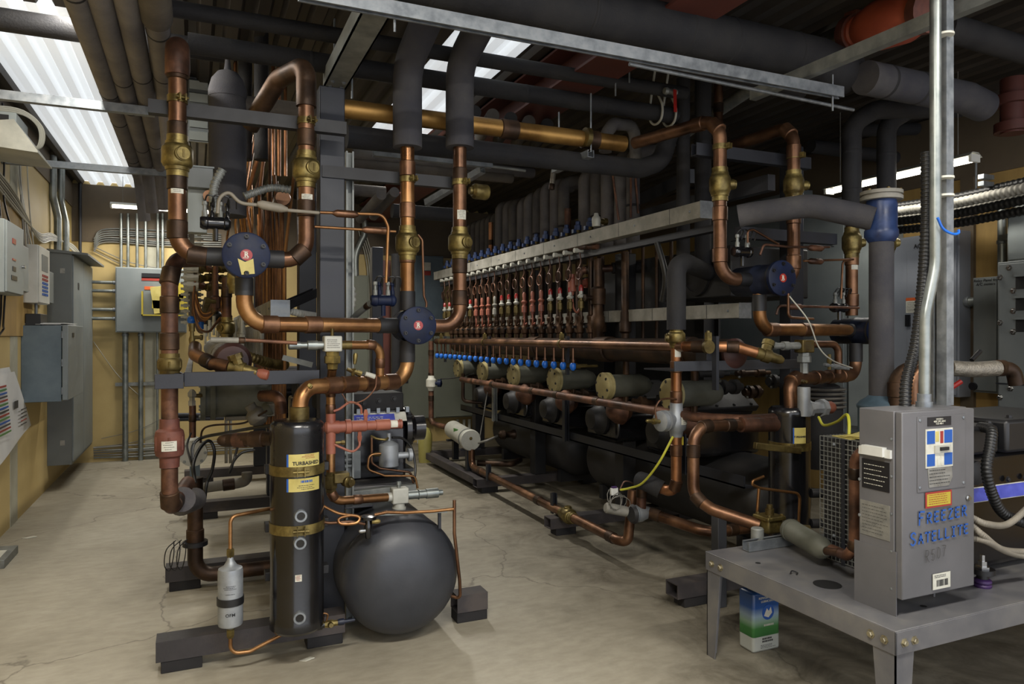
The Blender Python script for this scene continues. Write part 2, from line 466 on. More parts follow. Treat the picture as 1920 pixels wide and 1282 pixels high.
# ---------- lights ----------
w = bpy.data.worlds.new('world'); SC.world = w; w.use_nodes = True
w.node_tree.nodes['Background'].inputs[0].default_value = (.9, .93, 1, 1); w.node_tree.nodes['Background'].inputs[1].default_value = 1.8
def area(name, loc, sx, sy, power, col=(1, .96, .88), rot=(0, 0, 0)):
    l = bpy.data.lights.new(name, 'AREA'); l.shape = 'RECTANGLE'; l.size = sx; l.size_y = sy; l.energy = power; l.color = col
    o = bpy.data.objects.new(name, l); COL.objects.link(o); o.location = loc; o.rotation_euler = rot; return o
def fluorescent(label, x, y, z, along='Y', L=1.22, power=30, visible=True):
    t = thing('fluorescent_light', label, 'light', (x, y, z))
    a = Vector((0, L/2, 0)) if along == 'Y' else Vector((L/2, 0, 0)); c = Vector((x, y, z))
    s = Vector((1, 0, 0)) if along == 'Y' else Vector((0, 1, 0))
    poly = [(-.07, .03), (-.03, .06), (.03, .06), (.07, .03), (.065, .03), (.03, .052), (-.03, .052), (-.065, .03)]
    MB().sec(c-a, c+a, poly).build('housing', 'white_metal', t)
    for q in (-.03, .03): MB().cyl(c-a*.97+s*q+UZ*.015, c+a*.97+s*q+UZ*.015, .013, 10).build('tube_lamp', 'lamp_tube', t)
    for q in (-1, 1):
        MB().bar(c+a*q*.985-s*.045+UZ*.02, c+a*q*.985+s*.045+UZ*.02, .02, .05).build('lamp_holder', 'white_plastic', t)
        MB().cyl(c+a*q*.8+UZ*.06, (c+a*q*.8).xy.to_3d()+UZ*ZC, .003, 6).build('hanger', 'cable_grey', t)
    o = area('lamp', (x, y, z-.005), .12 if along == 'Y' else L, L if along == 'Y' else .12, power)
    o.parent = t; o.matrix_parent_inverse = t.matrix_basis.inverted()
    return t
p = W(320, 396, Y=9.2); fluorescent('white fluorescent batten hanging near the left end of the back wall', p.x, 9.2, p.z, 'X', power=28)
fluorescent('white fluorescent batten hanging over the passage by the right wall', 4.75, 3.75, PZ(4.75, 3.75, 336), 'Y', power=9)

fluorescent('added unseen fluorescent batten over the open floor near the camera, left', .35, .9, 3.12, 'X', power=85)  # out-of-view batten added to fill the foreground with light
fluorescent('added unseen fluorescent batten over the open floor near the camera, right', 2.3, .7, 3.12, 'X', power=60)  # out-of-view batten added for light, placed after the highlight on the tank
fluorescent('extra fluorescent batten added for light over the passage left of the left rack', -.55, 4.3, 3.22, 'Y', power=45)  # extra batten, added to brighten the left floor and wall
fluorescent('extra hidden fluorescent batten added for light between the two racks', 1.9, 6.9, 3.2, 'Y', power=60)  # extra hidden batten, added to brighten the space between the racks
# handwriting: strokes in a unit box (x to the right, y up)
STROKES = {
 'F': [[(.1,0),(.12,.5),(.1,1)],[(.1,.98),(.5,1),(.85,.97)],[(.1,.52),(.4,.55),(.6,.54)]],
 'R': [[(.1,0),(.1,1)],[(.1,.98),(.55,1),(.75,.85),(.7,.62),(.4,.5),(.12,.47)],[(.35,.48),(.6,.22),(.85,0)]],
 'E': [[(.12,0),(.1,.5),(.12,1)],[(.12,.98),(.5,1),(.8,.98)],[(.12,.52),(.4,.53),(.65,.54)],[(.12,.03),(.5,.01),(.8,.04)]],
 'Z': [[(.1,.97),(.5,1),(.82,.97)],[(.82,.97),(.45,.5),(.1,.03)],[(.1,.03),(.5,0),(.88,.04)]],
 'S': [[(.8,.85),(.6,1),(.3,.97),(.12,.8),(.25,.6),(.55,.48),(.78,.3),(.65,.08),(.35,0),(.1,.14)]],
 'A': [[(.05,0),(.3,.6),(.45,1)],[(.45,1),(.65,.5),(.85,0)],[(.2,.36),(.5,.38),(.72,.37)]],
 'T': [[(.02,.97),(.5,1),(.95,.98)],[(.5,1),(.5,.5),(.48,0)]],
 'L': [[(.15,1),(.13,.5),(.14,0)],[(.14,.02),(.5,0),(.82,.03)]],
 'I': [[(.5,1),(.5,.5),(.5,0)],[(.2,.99),(.8,1)],[(.2,0),(.8,.01)]],
 'O': [[(.5,1),(.2,.85),(.08,.5),(.2,.12),(.5,0),(.8,.15),(.92,.5),(.8,.88),(.5,1)]],
 '5': [[(.8,1),(.25,.97)],[(.25,.97),(.2,.55)],[(.2,.55),(.5,.62),(.78,.45),(.75,.15),(.45,0),(.12,.1)]],
 '0': [[(.5,1),(.25,.85),(.15,.5),(.25,.12),(.5,0),(.75,.15),(.85,.5),(.75,.88),(.5,1)]],
 '7': [[(.12,.97),(.5,1),(.88,.97)],[(.88,.97),(.6,.5),(.4,0)]],
 'C': [[(.85,.85),(.55,1),(.2,.85),(.08,.5),(.2,.12),(.55,0),(.85,.14)]],
 'M': [[(.05,0),(.15,1)],[(.15,1),(.5,.3)],[(.5,.3),(.85,1)],[(.85,1),(.95,0)]],
 'X': [[(.1,1),(.9,0)],[(.9,1),(.1,0)]],
}
def handwrite(parent, letters, o, ux, uy, m, pen=.006, name='handwriting', sm=True):
    """letters: (char, x, y, width, height) in metres from o"""
    ux = Vector(ux).normalized(); uy = Vector(uy).normalized(); n = ux.cross(uy).normalized(); o = Vector(o); b = MB()
    for ch, x, y, w, h in letters:
        for st in STROKES[ch]:
            P_ = [Vector((x+w*a, y+h*c, 0)) for a, c in st]; P_ = smooth(P_, 4) if len(P_) > 2 else P_
            L_ = []; 
            for i, p in enumerate(P_):
                d = (P_[min(i+1, len(P_)-1)]-P_[max(i-1, 0)]).normalized(); s = Vector((-d.y, d.x, 0))*pen*.5
                if i == 0: p = p-d*pen*.3
                if i == len(P_)-1: p = p+d*pen*.3
                L_.append((p+s, p-s))
            i0 = len(b.v)
            for a, c in L_:
                for q in (a, c): b.v.append(o+ux*q.x+uy*q.y); b.v.append(o+ux*q.x+uy*q.y+n*.0005)
            for i in range(len(L_)-1):
                k = i0+i*4; e = k+4
                for q in ((k+1, k+3, e+3, e+1), (k, e, e+2, k+2), (k, k+1, e+1, e), (k+2, e+2, e+3, k+3)): b.f.append(q)
            k = i0; b.f.append((k, k+2, k+3, k+1)); k = i0+(len(L_)-1)*4; b.f.append((k, k+1, k+3, k+2))
    return b.build(name, m, parent, sm=False)
# ================= shared fittings =================
def arc_patch(parent, c, axis, r, h, facing, half, m, name='sticker', th=.0012, n=8):
    """label wrapped on a cylinder"""
    c = Vector(c); ax = Vector(axis).normalized(); f = Vector(facing); f = (f-ax*f.dot(ax)).normalized(); s = ax.cross(f)
    b = MB(); i = 0
    for k in range(n+1):
        a = -half+2*half*k/n; d = f*math.cos(a)+s*math.sin(a)
        for rr in (r+.0004, r+th):
            for z in (-h/2, h/2): b.v.append(c+d*rr+ax*z)
    for k in range(n):
        a = k*4; e = a+4
        for q in ((a, a+1, e+1, e), (a+2, e+2, e+3, a+3), (a+1, a+3, e+3, e+1), (a, e, e+2, a+2)): b.f.append(q)
    b.f.append((0, 2, 3, 1)); k = n*4; b.f.append((k, k+1, k+3, k+2))
    return b.build(name, m, parent)
def wrap_print(parent, c, axis, r, h, facing, half, rows, m='ink_black', seed=1, name='print', th=.0022, fill=.8):
    c = Vector(c); ax = Vector(axis).normalized(); f = Vector(facing); f = (f-ax*f.dot(ax)).normalized(); s = ax.cross(f); rnd = random.Random(seed); b = MB()
    for k in range(rows):
        z = h*(.5-(k+.5)/rows); a = -half*rnd.uniform(.5, 1); e = half*rnd.uniform(.5, 1)*fill
        while a < e:
            a2 = min(e, a+rnd.uniform(.05, .2)*half)
            P = [c+(f*math.cos(q)+s*math.sin(q))*(r)+ax*(z+w_) for q, w_ in ((a, 0), (a2, 0), (a2, th), (a, th))]
            b.prism(P, f*.0005); a = a2+half*.05
    return b.build(name, m, parent, sm=False)
def cam_dir(p):
    return (Vector((0, 0, EYE))-Vector(p)).normalized()
def clampring(parent, c, axis, r, m='brass', h=.03, lugdir=None, lug=True, name='pipe_clamp'):
    c = Vector(c); ax = Vector(axis).normalized(); f = Vector(lugdir or (.4, -1, 0)); f = (f-ax*f.dot(ax)).normalized(); s = ax.cross(f)
    b = MB().lathe(c-ax*h/2, ax, [(0, r), (0, r*1.13), (h, r*1.13), (h, r)], 20)
    if lug:
        for q in (-.012, .012):
            b.prism([c+f*r+s*(q-.003)-ax*h/2, c+f*(r+.03)+s*(q-.003)-ax*h/2, c+f*(r+.03)+s*(q-.003)+ax*h/2, c+f*r+s*(q-.003)+ax*h/2], s*.006)
        b.cyl(c+f*(r+.018)-s*.026, c+f*(r+.018)+s*.026, .006, 8)
    return b.build(name, m, parent)
def ball_valve(label, c, axis, r, L=.17, k=1.72, stem=(.35, -1, 0), stem_len=1.0, m='brass', name='ball_valve'):
    c = Vector(c); ax = Vector(axis).normalized(); R = r*k
    t = thing(name, label, 'valve', c)
    h = L/2
    prof = [(-h, r*1.02), (-h, r*1.18), (-h*.72, r*1.18), (-h*.7, r*1.3), (-h*.55, r*1.34), (-h*.5, R*.9), (-h*.34, R), (h*.34, R), (h*.5, R*.9), (h*.55, r*1.34), (h*.7, r*1.3), (h*.72, r*1.18), (h, r*1.18), (h, r*1.02)]
    MB().lathe(c, ax, prof, 28).build('valve_body', m, t)
    s = Vector(stem); s = (s-ax*s.dot(ax)).normalized()
    MB().lathe(c+s*R*.8, s, [(0, R*.5), (R*.3*stem_len, R*.5), (R*.34*stem_len, R*.42), (R*.42*stem_len, R*.42)], 18).build('stem_cap', m, t)
    u = ax.cross(s).normalized()
    q = c+s*(R*.8+R*.42*stem_len)
    MB().bar(q-ax*R*.26, q+ax*R*.26, .008, .006, s).build('stem_slot', 'brass_dull', t)
    return t
def check_valve(label, c, axis, r, L=.17, k=1.6, m='brass', name='check_valve', tagm=None):
    c = Vector(c); ax = Vector(axis).normalized(); R = r*k; h = L/2
    t = thing(name, label, 'valve', c)
    MB().lathe(c, ax, [(-h, r), (-h, r*1.15), (-h*.6, r*1.2), (-h*.5, R*.92), (-h*.3, R), (h*.3, R), (h*.5, R*.92), (h*.6, r*1.2), (h, r*1.15), (h, r)], 26).build('valve_body', m, t)
    MB().lathe(c, ax, [(-h*.3, R), (-h*.28, R*1.05), (h*.28, R*1.05), (h*.3, R)], 6).build('hex_collar', m, t)
    return t
def three_way_valve(label, disc, R=.1, L=.3, sticker=True):
    """cylinder lying along Y, its bolted end cover facing the camera"""
    c = Vector(disc); t = thing('three_way_valve', label, 'valve', c)
    MB().lathe(c+UY*.02, UY, [(0, R*.86), (L*.4, R*.86), (L*.42, R*.9), (L*.46, R*.9), (L*.48, R*.86), (L-.03, R*.86), (L-.012, R*.7), (L, R*.4)], 32).build('valve_body', 'valve_navy_dark', t)
    cov = MB().lathe(c, UY, [(-.004, R*.93), (0, R), (.02, R), (.022, R*.96)], 40).build('end_cover', 'valve_navy', t)
    MB().lathe(c+UY*.024, UY, [(0, R*.97), (.012, R*.97)], 36).build('flange', 'steel_black', t)
    for k in range(6):
        a = math.pi/6+k*math.pi/3
        q = c+Vector((math.cos(a)*R*.8, -.004, math.sin(a)*R*.8))
        b = MB().lathe(q, -UY, [(0, .011), (.003, .011), (.003, .008), (.012, .008), (.012, .0045), (.006, .004)], 12).build('bolt', 'steel_black', t)
    MB().lathe(c-UY*.004, -UY, [(0, R*.25), (.0015, R*.25)], 24).build('round_sticker', 'glass_red', t, label='round red sticker')
    text('R', R*.3, 'label_white', t, c-UY*.0062, UX, UZ, name='lettering', off=.001)
    lines_on(t, c-UY*.0056-UZ*R*.13, UX, UZ, R*.3, R*.08, 2, 'label_white', th=.002)
    lines_on(t, c-UY*.0056+UZ*R*.15, UX, UZ, R*.26, R*.04, 1, 'label_white', th=.002)
    return t

# ================= left rack : front piping =================
YA = 3.42
def vert(px, y0, y1, Y, **k): return [W(px, y0, Y=Y), Vector((W(px, y0, Y=Y).x, Y, W(px, y1, Y=Y).z))]
xA = PX(332, YA); xB = PX(577, YA)
def zat(x, y, py): return PZ(x, y, py)
V1 = W(462, 478, Y=3.34)
V2 = W(784, 610, Y=3.55)
z1 = V1.z; y1 = V1.y+.13
# pipe A and its upper dark wrapped end
pA = pipe('copper_pipe', 'brown copper pipe at the far left turning right into the upper left blue valve', 'pipe',
     [Vector((xA, y1, zat(xA, y1, 130))), Vector((xA, y1, z1)), Vector((V1.x-.07, y1, z1))], .0375, 'copper', R=.11, rings=(.005, .28, .5, .72, .87), n=22)
clampring(pA, (xA, y1, zat(xA, y1, 187)), UZ, .0375)
MB().cyl((V1.x-.18, y1, z1), (V1.x-.085, y1, z1), .041, 22).build('black_sleeve', 'steel_black', pA)
arc_patch(pA, (xA, y1, zat(xA, y1, 353)), UZ, .0378, .055, (0, -1, 0), .7, 'label_white'); wrap_print(pA, (xA, y1, zat(xA, y1, 353)), UZ, .039, .05, (0, -1, 0), .6, 7)
MB().tube(fillet([Vector((xA, y1, zat(xA, y1, 142))), Vector((xA, y1, zat(xA, y1, 82))), Vector((xA, y1+.35, zat(xA, y1, 82)))], .07), .05, 20).build('wrapped_elbow', 'copper_rust', pA)
ball_valve('large brass ball valve on the leftmost copper pipe', (xA, y1, zat(xA, y1, 293)), UZ, .0375, .18)
# pipe B
pB = pipe('copper_pipe', 'copper riser coming up from the right port of the upper left blue valve', 'pipe',
     [Vector((V1.x+.07, y1, z1)), Vector((xB, y1, z1)), Vector((xB, y1, zat(xB, y1, 195)))], .0365, 'copper', R=.115, rings=(.2, .45, .62, .82), n=22)
MB().cyl((V1.x+.085, y1, z1), (V1.x+.17, y1, z1), .041, 22).build('black_sleeve', 'steel_black', pB)
clampring(pB, (xB, y1, zat(xB, y1, 228)), UZ, .0365)
arc_patch(pB, (xB, y1, zat(xB, y1, 377)), UZ, .037, .055, (0, -1, 0), .7, 'label_white'); wrap_print(pB, (xB, y1, zat(xB, y1, 377)), UZ, .0382, .05, (0, -1, 0), .6, 7)
MB().tube(fillet([Vector((xB, y1, zat(xB, y1, 200))), Vector((xB, y1, zat(xB, y1, 122))), Vector((xB-.1, y1+.25, zat(xB, y1, 122))), Vector((xB-.22, y1+.45, zat(xB, y1, 200)))], .07), .046, 20).build('wrapped_elbow', 'copper_dark', pB)
ball_valve('large brass ball valve on the second copper riser left of the dark column', (xB, y1, zat(xB, y1, 318)), UZ, .0365, .17)
# pipe C
xC = PX(458, y1); zC = zat(PX(600, 3.5), 3.5, 610)
pC = pipe('copper_pipe', 'bright copper pipe leaving the bottom of the upper left blue valve toward the middle valve', 'pipe',
     [Vector((xC, y1, z1-.08)), Vector((xC, y1, V2.z)), Vector((V2.x-.08, V2.y+.12, V2.z))], .0365, 'copper_warm', R=.12, rings=(.3, .52), ring_m='copper', n=22)
MB().cyl((xC, y1, z1-.09), (xC, y1, z1-.17), .04, 22).build('black_sleeve', 'steel_black', pC)
p0 = Vector((xC, y1, V2.z)); p1 = Vector((V2.x-.08, V2.y+.12, V2.z)); dd = (p1-p0).normalized()
MB().cyl(p1-dd*.11, p1, .04, 22).build('black_sleeve', 'steel_black', pC)
three_way_valve('round dark blue valve cover with red sticker and yellowed tag, upper left of the pair', V1, .1, .26)
v = bpy.data.objects[[o.name for o in bpy.data.objects if o.name.startswith('three_way_valve')][-1]]
R_ = Matrix.Rotation(math.radians(12), 3, 'Y'); b = MB()
poly = [(-.036, .028), (-.006, .014), (.028, .03), (.034, -.036), (-.02, -.042)]
b.prism([V1+Vector((x, -.006, z-.045)) for x, z in poly], -UY*.001); b.build('yellowed_tag', 'label_yellow', v, label='yellowed torn tag', sm=False)
three_way_valve('round dark blue valve cover with red sticker in the middle, above the front tank', V2, .097, .26)
# pipe D, E
yD = V2.y+.12; xD = PX(764, yD); xE = PX(862, yD)
pD = pipe('copper_pipe', 'copper riser above the middle blue valve, left of the two foam covered drops', 'pipe',
     [Vector((xD, yD, V2.z+.08)), Vector((xD, yD, zat(xD, yD, 270)))], .0365, 'copper_warm', R=0, rings=(.33, .45, .6, .85), ring_m='copper', n=22)
MB().cyl((xD, yD, V2.z+.08), (xD, yD, V2.z+.18), .041, 22).build('black_sleeve', 'steel_black', pD)
clampring(pD, (xD, yD, zat(xD, yD, 337)), UZ, .037)
for p_, x_ in ((pD, xD),):
    arc_patch(p_, (x_, yD, zat(x_, yD, 398)), UZ, .037, .05, (0, -1, 0), .7, 'label_white'); wrap_print(p_, (x_, yD, zat(x_, yD, 398)), UZ, .0382, .045, (0, -1, 0), .6, 6)
ball_valve('large brass ball valve on the riser above the middle blue valve', (xD, yD, zat(xD, yD, 456)), UZ, .0365, .18)
pE = pipe('copper_pipe', 'copper riser curving out of the right side of the middle blue valve', 'pipe',
     [Vector((V2.x+.07, yD, V2.z)), Vector((xE, yD, V2.z)), Vector((xE, yD, zat(xE, yD, 270)))], .0365, 'copper', R=.12, rings=(.27, .42, .55, .85), n=22)
clampring(pE, (xE, yD, zat(xE, yD, 342)), UZ, .037)
arc_patch(pE, (xE, yD, zat(xE, yD, 404)), UZ, .037, .05, (0, -1, 0), .7, 'label_white'); wrap_print(pE, (xE, yD, zat(xE, yD, 404)), UZ, .0382, .045, (0, -1, 0), .6, 6)
ball_valve('large brass ball valve on the riser right of the middle blue valve', (xE, yD, zat(xE, yD, 456)), UZ, .0365, .17)
# foam sleeves D, E rising and bending forward
for x_, lab, q in ((xD, 'grey foam sleeve on the left of two thick drops, bending away under the top strut', .0), (xE, 'grey foam sleeve on the right of two thick drops, next to the white roof sheet', .02)):
    zt = zat(x_, yD, 122)
    pipe('foam_sleeve', lab, 'pipe insulation', [Vector((x_, yD, zat(x_, yD, 277))), Vector((x_, yD, zt)), Vector((x_+.03, yD-.45, zt+.2)), Vector((x_+.05, yD-.6, zt+.2))], .076, 'foam', R=.16, n=28)
# pipe F to the black cylinder
TX, TY = PX(557, 3.4), 3.4
zF = zat(PX(680, 3.6), 3.6, 718)
pF = pipe('copper_pipe', 'thick copper pipe under the middle blue valve running left and down into the black cylinder', 'pipe',
     [Vector((xD, yD, V2.z-.08)), Vector((xD, yD, zF)), Vector((TX+.02, TY+.02, zF)), Vector((TX+.01, TY, zat(TX, TY, 790)))], .0365, 'copper_warm', R=.115, rings=(.3, .44, .58, .68), ring_m='copper', n=22)
MB().cyl((xD, yD, V2.z-.08), (xD, yD, V2.z-.19), .04, 22).build('black_sleeve', 'steel_black', pF)
MB().lathe(Vector((TX+.01, TY, zat(TX, TY, 788))), UZ, [(0, .044), (.06, .044), (.063, .038)], 22).build('brass_collar', 'brass_dull', pF)
# schrader nut
q = Vector((TX+.055, TY-.03, zF+.005)); MB().lathe(q, Vector((-.3, -1, .3)), [(0, .012), (.02, .012), (.022, .008), (.034, .008)], 6).build('access_nut', 'brass', pF)
# ---- small shut-off loop over pipe F ----
zg = zat(PX(623, 3.55), 3.55, 647)
g1 = Vector((PX(712, 3.62), 3.62, zF)); 
pG = pipe('copper_pipe', 'short copper loop rising from the thick pipe and turning left into the pale valve block', 'pipe',
     [g1+UZ*.03, Vector((g1.x, 3.6, zg)), Vector((PX(640, 3.55), 3.55, zg))], .022, 'copper_warm', R=.06, rings=(.2, .55), ring_m='copper', n=16)
pv = Vector((PX(623, 3.52), 3.52, zg)); t = thing('shutoff_valve', 'pale square valve block with brass nut standing on the thick copper pipe', 'valve', pv)
MB().box(pv+Vector((-.042, -.035, -.03)), pv+Vector((.042, .035, .045))).build('valve_block', 'white_metal', t, bevel=.006)
lines_on(t, pv+Vector((0, -.0365, .008)), UX, UZ, .06, .045, 5, 'ink_grey')
MB().lathe(pv-UZ*.03, -UZ, [(0, .034), (.02, .034), (.022, .04), (.055, .04), (.06, .028), (.085, .026)], 6).build('brass_nut', 'brass', t)
MB().lathe(pv-UX*.04, -UX, [(0, .02), (.03, .02), (.03, .024), (.075, .024), (.078, .016), (.11, .016), (.11, .02), (.16, .02), (.165, .012)], 14).build('stem_housing', 'conduit', t)
MB().lathe(pv+UX*.042, UX, [(0, .02), (.05, .02)], 14).build('port', 'brass_dull', t)
MB().cyl(pv+UZ*.045, pv+UZ*.08, .008, 10).build('stem', 'brass_dull', t)
pipe('copper_pipe', 'short copper stub between pale valve block and thick pipe below it', 'pipe', [pv-UZ*.115, Vector((pv.x, 3.55, zF+.03))], .0215, 'copper_warm', R=0, n=16)
# long thin probe left of the valve block
pipe('copper_tube', 'thin copper tube leading from the pale valve block left to a wrapped pipe end', 'tube', [W(557, 643, Y=3.5), W(455, 637, Y=3.5)], .009, 'copper_rust', R=0, n=10)
pipe('wrapped_pipe_end', 'pale taped pipe end lying level just under the thin tube left of the rack', 'pipe', [W(395, 637, Y=3.5), W(460, 638, Y=3.5)], .013, 'galv_dusty', R=0, n=12, rings=(.9,))
# brass service valve on pipe F
q = W(662, 700, Y=3.55); t = thing('service_valve', 'small brass angle valve with knob on top of the thick copper pipe', 'valve', q)
MB().lathe(q-UZ*.02, UZ, [(0, .01), (.03, .01), (.03, .014), (.045, .014)], 6).build('valve_stem', 'brass', t)
MB().lathe(q+Vector((-.03, 0, .022)), Vector((1, 0, -.35)), [(0, .009), (.03, .012), (.05, .012), (.05, .015), (.075, .015)], 8).build('valve_body', 'brass', t)
MB().lathe(q+Vector((.005, -.01, .045)), Vector((.1, 0, 1)), [(0, .007), (.02, .01), (.045, .012), (.055, .008)], 10).build('knob', 'brass', t)
q2 = q+Vector((.06, 0, -.003)); MB().lathe(q2, Vector((1, 0, -.35)), [(0, .012), (.03, .014), (.05, .014), (.052, .006)], 10).build('white_sensor', 'cable_white', t)
pipe('sensor_cable', 'thin reddish cable hanging from the brass angle valve in a loop', 'cable', smooth([W(706, 705, Y=3.5), W(703, 728, Y=3.48), W(682, 750, Y=3.48), W(655, 755, Y=3.48), W(641, 738, Y=3.5)]), .0035, 'copper_rust', R=0, n=6)
# ---- vertical line under pipe F : rust painted valve ----
xV = PX(620, 3.55); yV = 3.55
pV = pipe('copper_pipe', 'copper drop beside the black cylinder, partly rust red, ending in an elbow to the right', 'pipe',
     [Vector((xV, yV, zF-.02)), Vector((xV, yV, zat(xV, yV, 940))), Vector((PX(726, 3.62), 3.62, zat(PX(726, 3.62), 3.62, 932)))], .0215, 'copper_warm', R=.07, rings=(.02, .12, .56, .63, .8), ring_m='copper', n=18)
MB().cyl((xV, yV, zat(xV, yV, 765)), (xV, yV, zat(xV, yV, 850)), .0235, 18).build('painted_section', 'paint_salmon', pV)
zr = zat(xV, yV, 801); c0 = Vector((xV, yV, zr))
t = thing('regulator_valve', 'rust red horizontal regulator valve on the copper drop right of the black cylinder', 'valve', c0)
MB().lathe(c0-UX*.03, UX, [(0, .02), (.01, .032), (.07, .032), (.07, .028), (.1, .028), (.1, .036), (.125, .036), (.13, .028), (.2, .028), (.205, .024), (.25, .024), (.25, .028), (.32, .028), (.32, .022)], 18).build('valve_body', 'paint_salmon', t)
MB().lathe(c0+UX*.29, UX, [(0, .022), (.05, .022), (.05, .025), (.062, .025)], 16).build('adjuster_cap', 'paint_salmon', t)
arc_patch(t, c0+UX*.31, UX, .0225, .035, (0, -1, .2), .8, 'label_white')
for dx, up in ((.17, 1), (.14, -1)):
    MB().lathe(c0+UX*dx+UZ*.02*up, UZ*up, [(0, .01), (.03, .01), (.03, .013), (.045, .011), (.06, .007)], 6).build('pilot_nut', 'paint_salmon', t)
MB().tube(smooth([c0+Vector((.15, 0, .06)), c0+Vector((.14, -.01, .1)), c0+Vector((.09, -.02, .12)), c0+Vector((.04, -.02, .09)), c0+Vector((.01, -.02, .08))]), .006, 8).build('pilot_tube', 'paint_salmon', t)
MB().tube(smooth([c0+Vector((.14, 0, -.07)), c0+Vector((.135, -.01, -.1)), c0+Vector((.1, -.02, -.12)), c0+Vector((.05, -.02, -.1)), c0+Vector((.01, -.01, -.08))]), .006, 8).build('pilot_tube', 'paint_salmon', t)
MB().lathe(c0+Vector((.02, -.01, -.075)), UX, [(0, .008), (.03, .008), (.03, .012), (.045, .012)], 6).build('side_nut', 'brass', t)
MB().lathe(c0+Vector((.02, -.01, -.08)), UX, [(0, .008), (.03, .01)], 6)
q = Vector((xV, yV, zat(xV, yV, 903))); t = thing('shutoff_valve', 'square brass shutoff valve with side cap near the foot of the copper drop', 'valve', q)
MB().lathe(q-UZ*.05, UZ, [(0, .026), (.02, .026), (.02, .032), (.08, .032), (.08, .026), (.1, .024)], 6).build('valve_body', 'brass_dull', t)
MB().box(q+Vector((.01, -.04, -.005)), q+Vector((.085, .02, .045))).build('square_flange', 'brass_dull', t, bevel=.005)
MB().lathe(q+Vector((.075, -.03, .0)), Vector((.4, -1, 0)), [(-.02, .026), (.02, .028), (.025, .022), (.04, .018)], 16).build('side_cap', 'brass', t)
q = W(748, 930, Y=3.64); t = thing('shutoff_valve', 'cream square valve block on top of the grey tank', 'valve', q)
MB().box(q+Vector((-.04, -.03, -.035)), q+Vector((.045, .035, .045))).build('valve_block', 'white_metal', t, bevel=.006)
MB().lathe(q-UX*.04, -UX, [(0, .024), (.035, .024), (.04, .0215)], 16).build('port', 'white_metal', t)
MB().lathe(q+UX*.045, UX, [(0, .022), (.055, .022), (.058, .027), (.06, .027), (.062, .022), (.1, .022), (.1, .026), (.165, .026), (.17, .015), (.19, .014)], 16).build('stem_housing', 'conduit', t)
MB().lathe(q-UZ*.035, -UZ, [(0, .03), (.02, .03), (.02, .036), (.05, .036), (.05, .03), (.1, .03)], 18).build('base_nut', 'white_metal', t)
MB().lathe(q+UZ*.045, UZ, [(0, .01), (.015, .01), (.015, .014), (.03, .012)], 8).build('cap', 'conduit', t)
# ---- far left vertical H ----
yH = 3.62; xH = PX(318, yH)
zb = zat(xH, yH, 955)
pH = pipe('copper_pipe', 'dark stained copper pipe at far left running down to a U bend', 'pipe',
     [W(372, 487, Y=yH+.25), W(330, 487, Y=yH+.05), Vector((xH, yH, zat(xH, yH, 520))), Vector((xH, yH, zb)), Vector((xH+.02, yH+.16, zb)), W(352, 905, Y=yH+.5)], .036, 'copper_rust', R=.09, rings=(.17, .24, .33, .42, .62, .72, .8), n=20)
check_valve('brass check valve on the far left pipe above the dark cross beam', (xH, yH, zat(xH, yH, 683)), UZ, .036, .1, 1.45, 'brass_dull')
cv = check_valve('rust red check valve with white label on the far left pipe', (xH, yH, zat(xH, yH, 830)), UZ, .036, .22, 1.75, 'paint_rust')
arc_patch(cv, (xH, yH, zat(xH, yH, 833)), UZ, .0665, .045, (0, -1, 0), .48, 'label_white'); wrap_print(cv, (xH, yH, zat(xH, yH, 833)), UZ, .0678, .04, (0, -1, 0), .4, 4)
pipe('foam_sleeve', 'dirty grey foam lump around the U bend at the far left near the floor', 'pipe insulation', [Vector((xH+.05, yH+.2, zb-.0)), W(340, 945, Y=yH+.45), W(366, 935, Y=yH+.62)], .06, 'foam_grey', R=.08, n=18)
# pipe down to skid 2
yK = 4.52; xK = PX(366, yK)
pK = pipe('dirty_pipe', 'dirty brown pipe dropping behind the far left pipe and running right along the second skid', 'pipe',
     [Vector((xK, yK, zat(xK, yK, 895))), Vector((xK, yK, zat(xK, yK, 1080))), Vector((PX(520, yK), yK, zat(xK, yK, 1080)))], .042, 'copper_dark', R=.1, rings=(.12, .35), n=20)
MB().lathe((xK, yK, zat(xK, yK, 1018)), UZ, [(-.012, .05), (-.012, .068), (.012, .068), (.012, .05)], 20).build('flange', 'steel_black', pK)
for k, (dx, s) in enumerate(((-.1, 1), (-.07, .8), (-.13, .9))):
    pipe('wire_coil', 'loose loop of thin black wire hanging beside the dirty pipe', 'wire', smooth([Vector((xK+dx+.03, yK-.05, zat(xK, yK, 1005))), Vector((xK+dx-.02*s, yK-.06, zat(xK, yK, 1020))), Vector((xK+dx-.03*s, yK-.06, zat(xK, yK, 1048))), Vector((xK+dx, yK-.06, zat(xK, yK, 1058))), Vector((xK+dx+.02, yK-.06, zat(xK, yK, 1030))), Vector((xK+dx+.02, yK-.05, zat(xK, yK, 1006)))]), .003, 'cable_black', R=0, n=6, group='wire loops beside the dirty pipe')

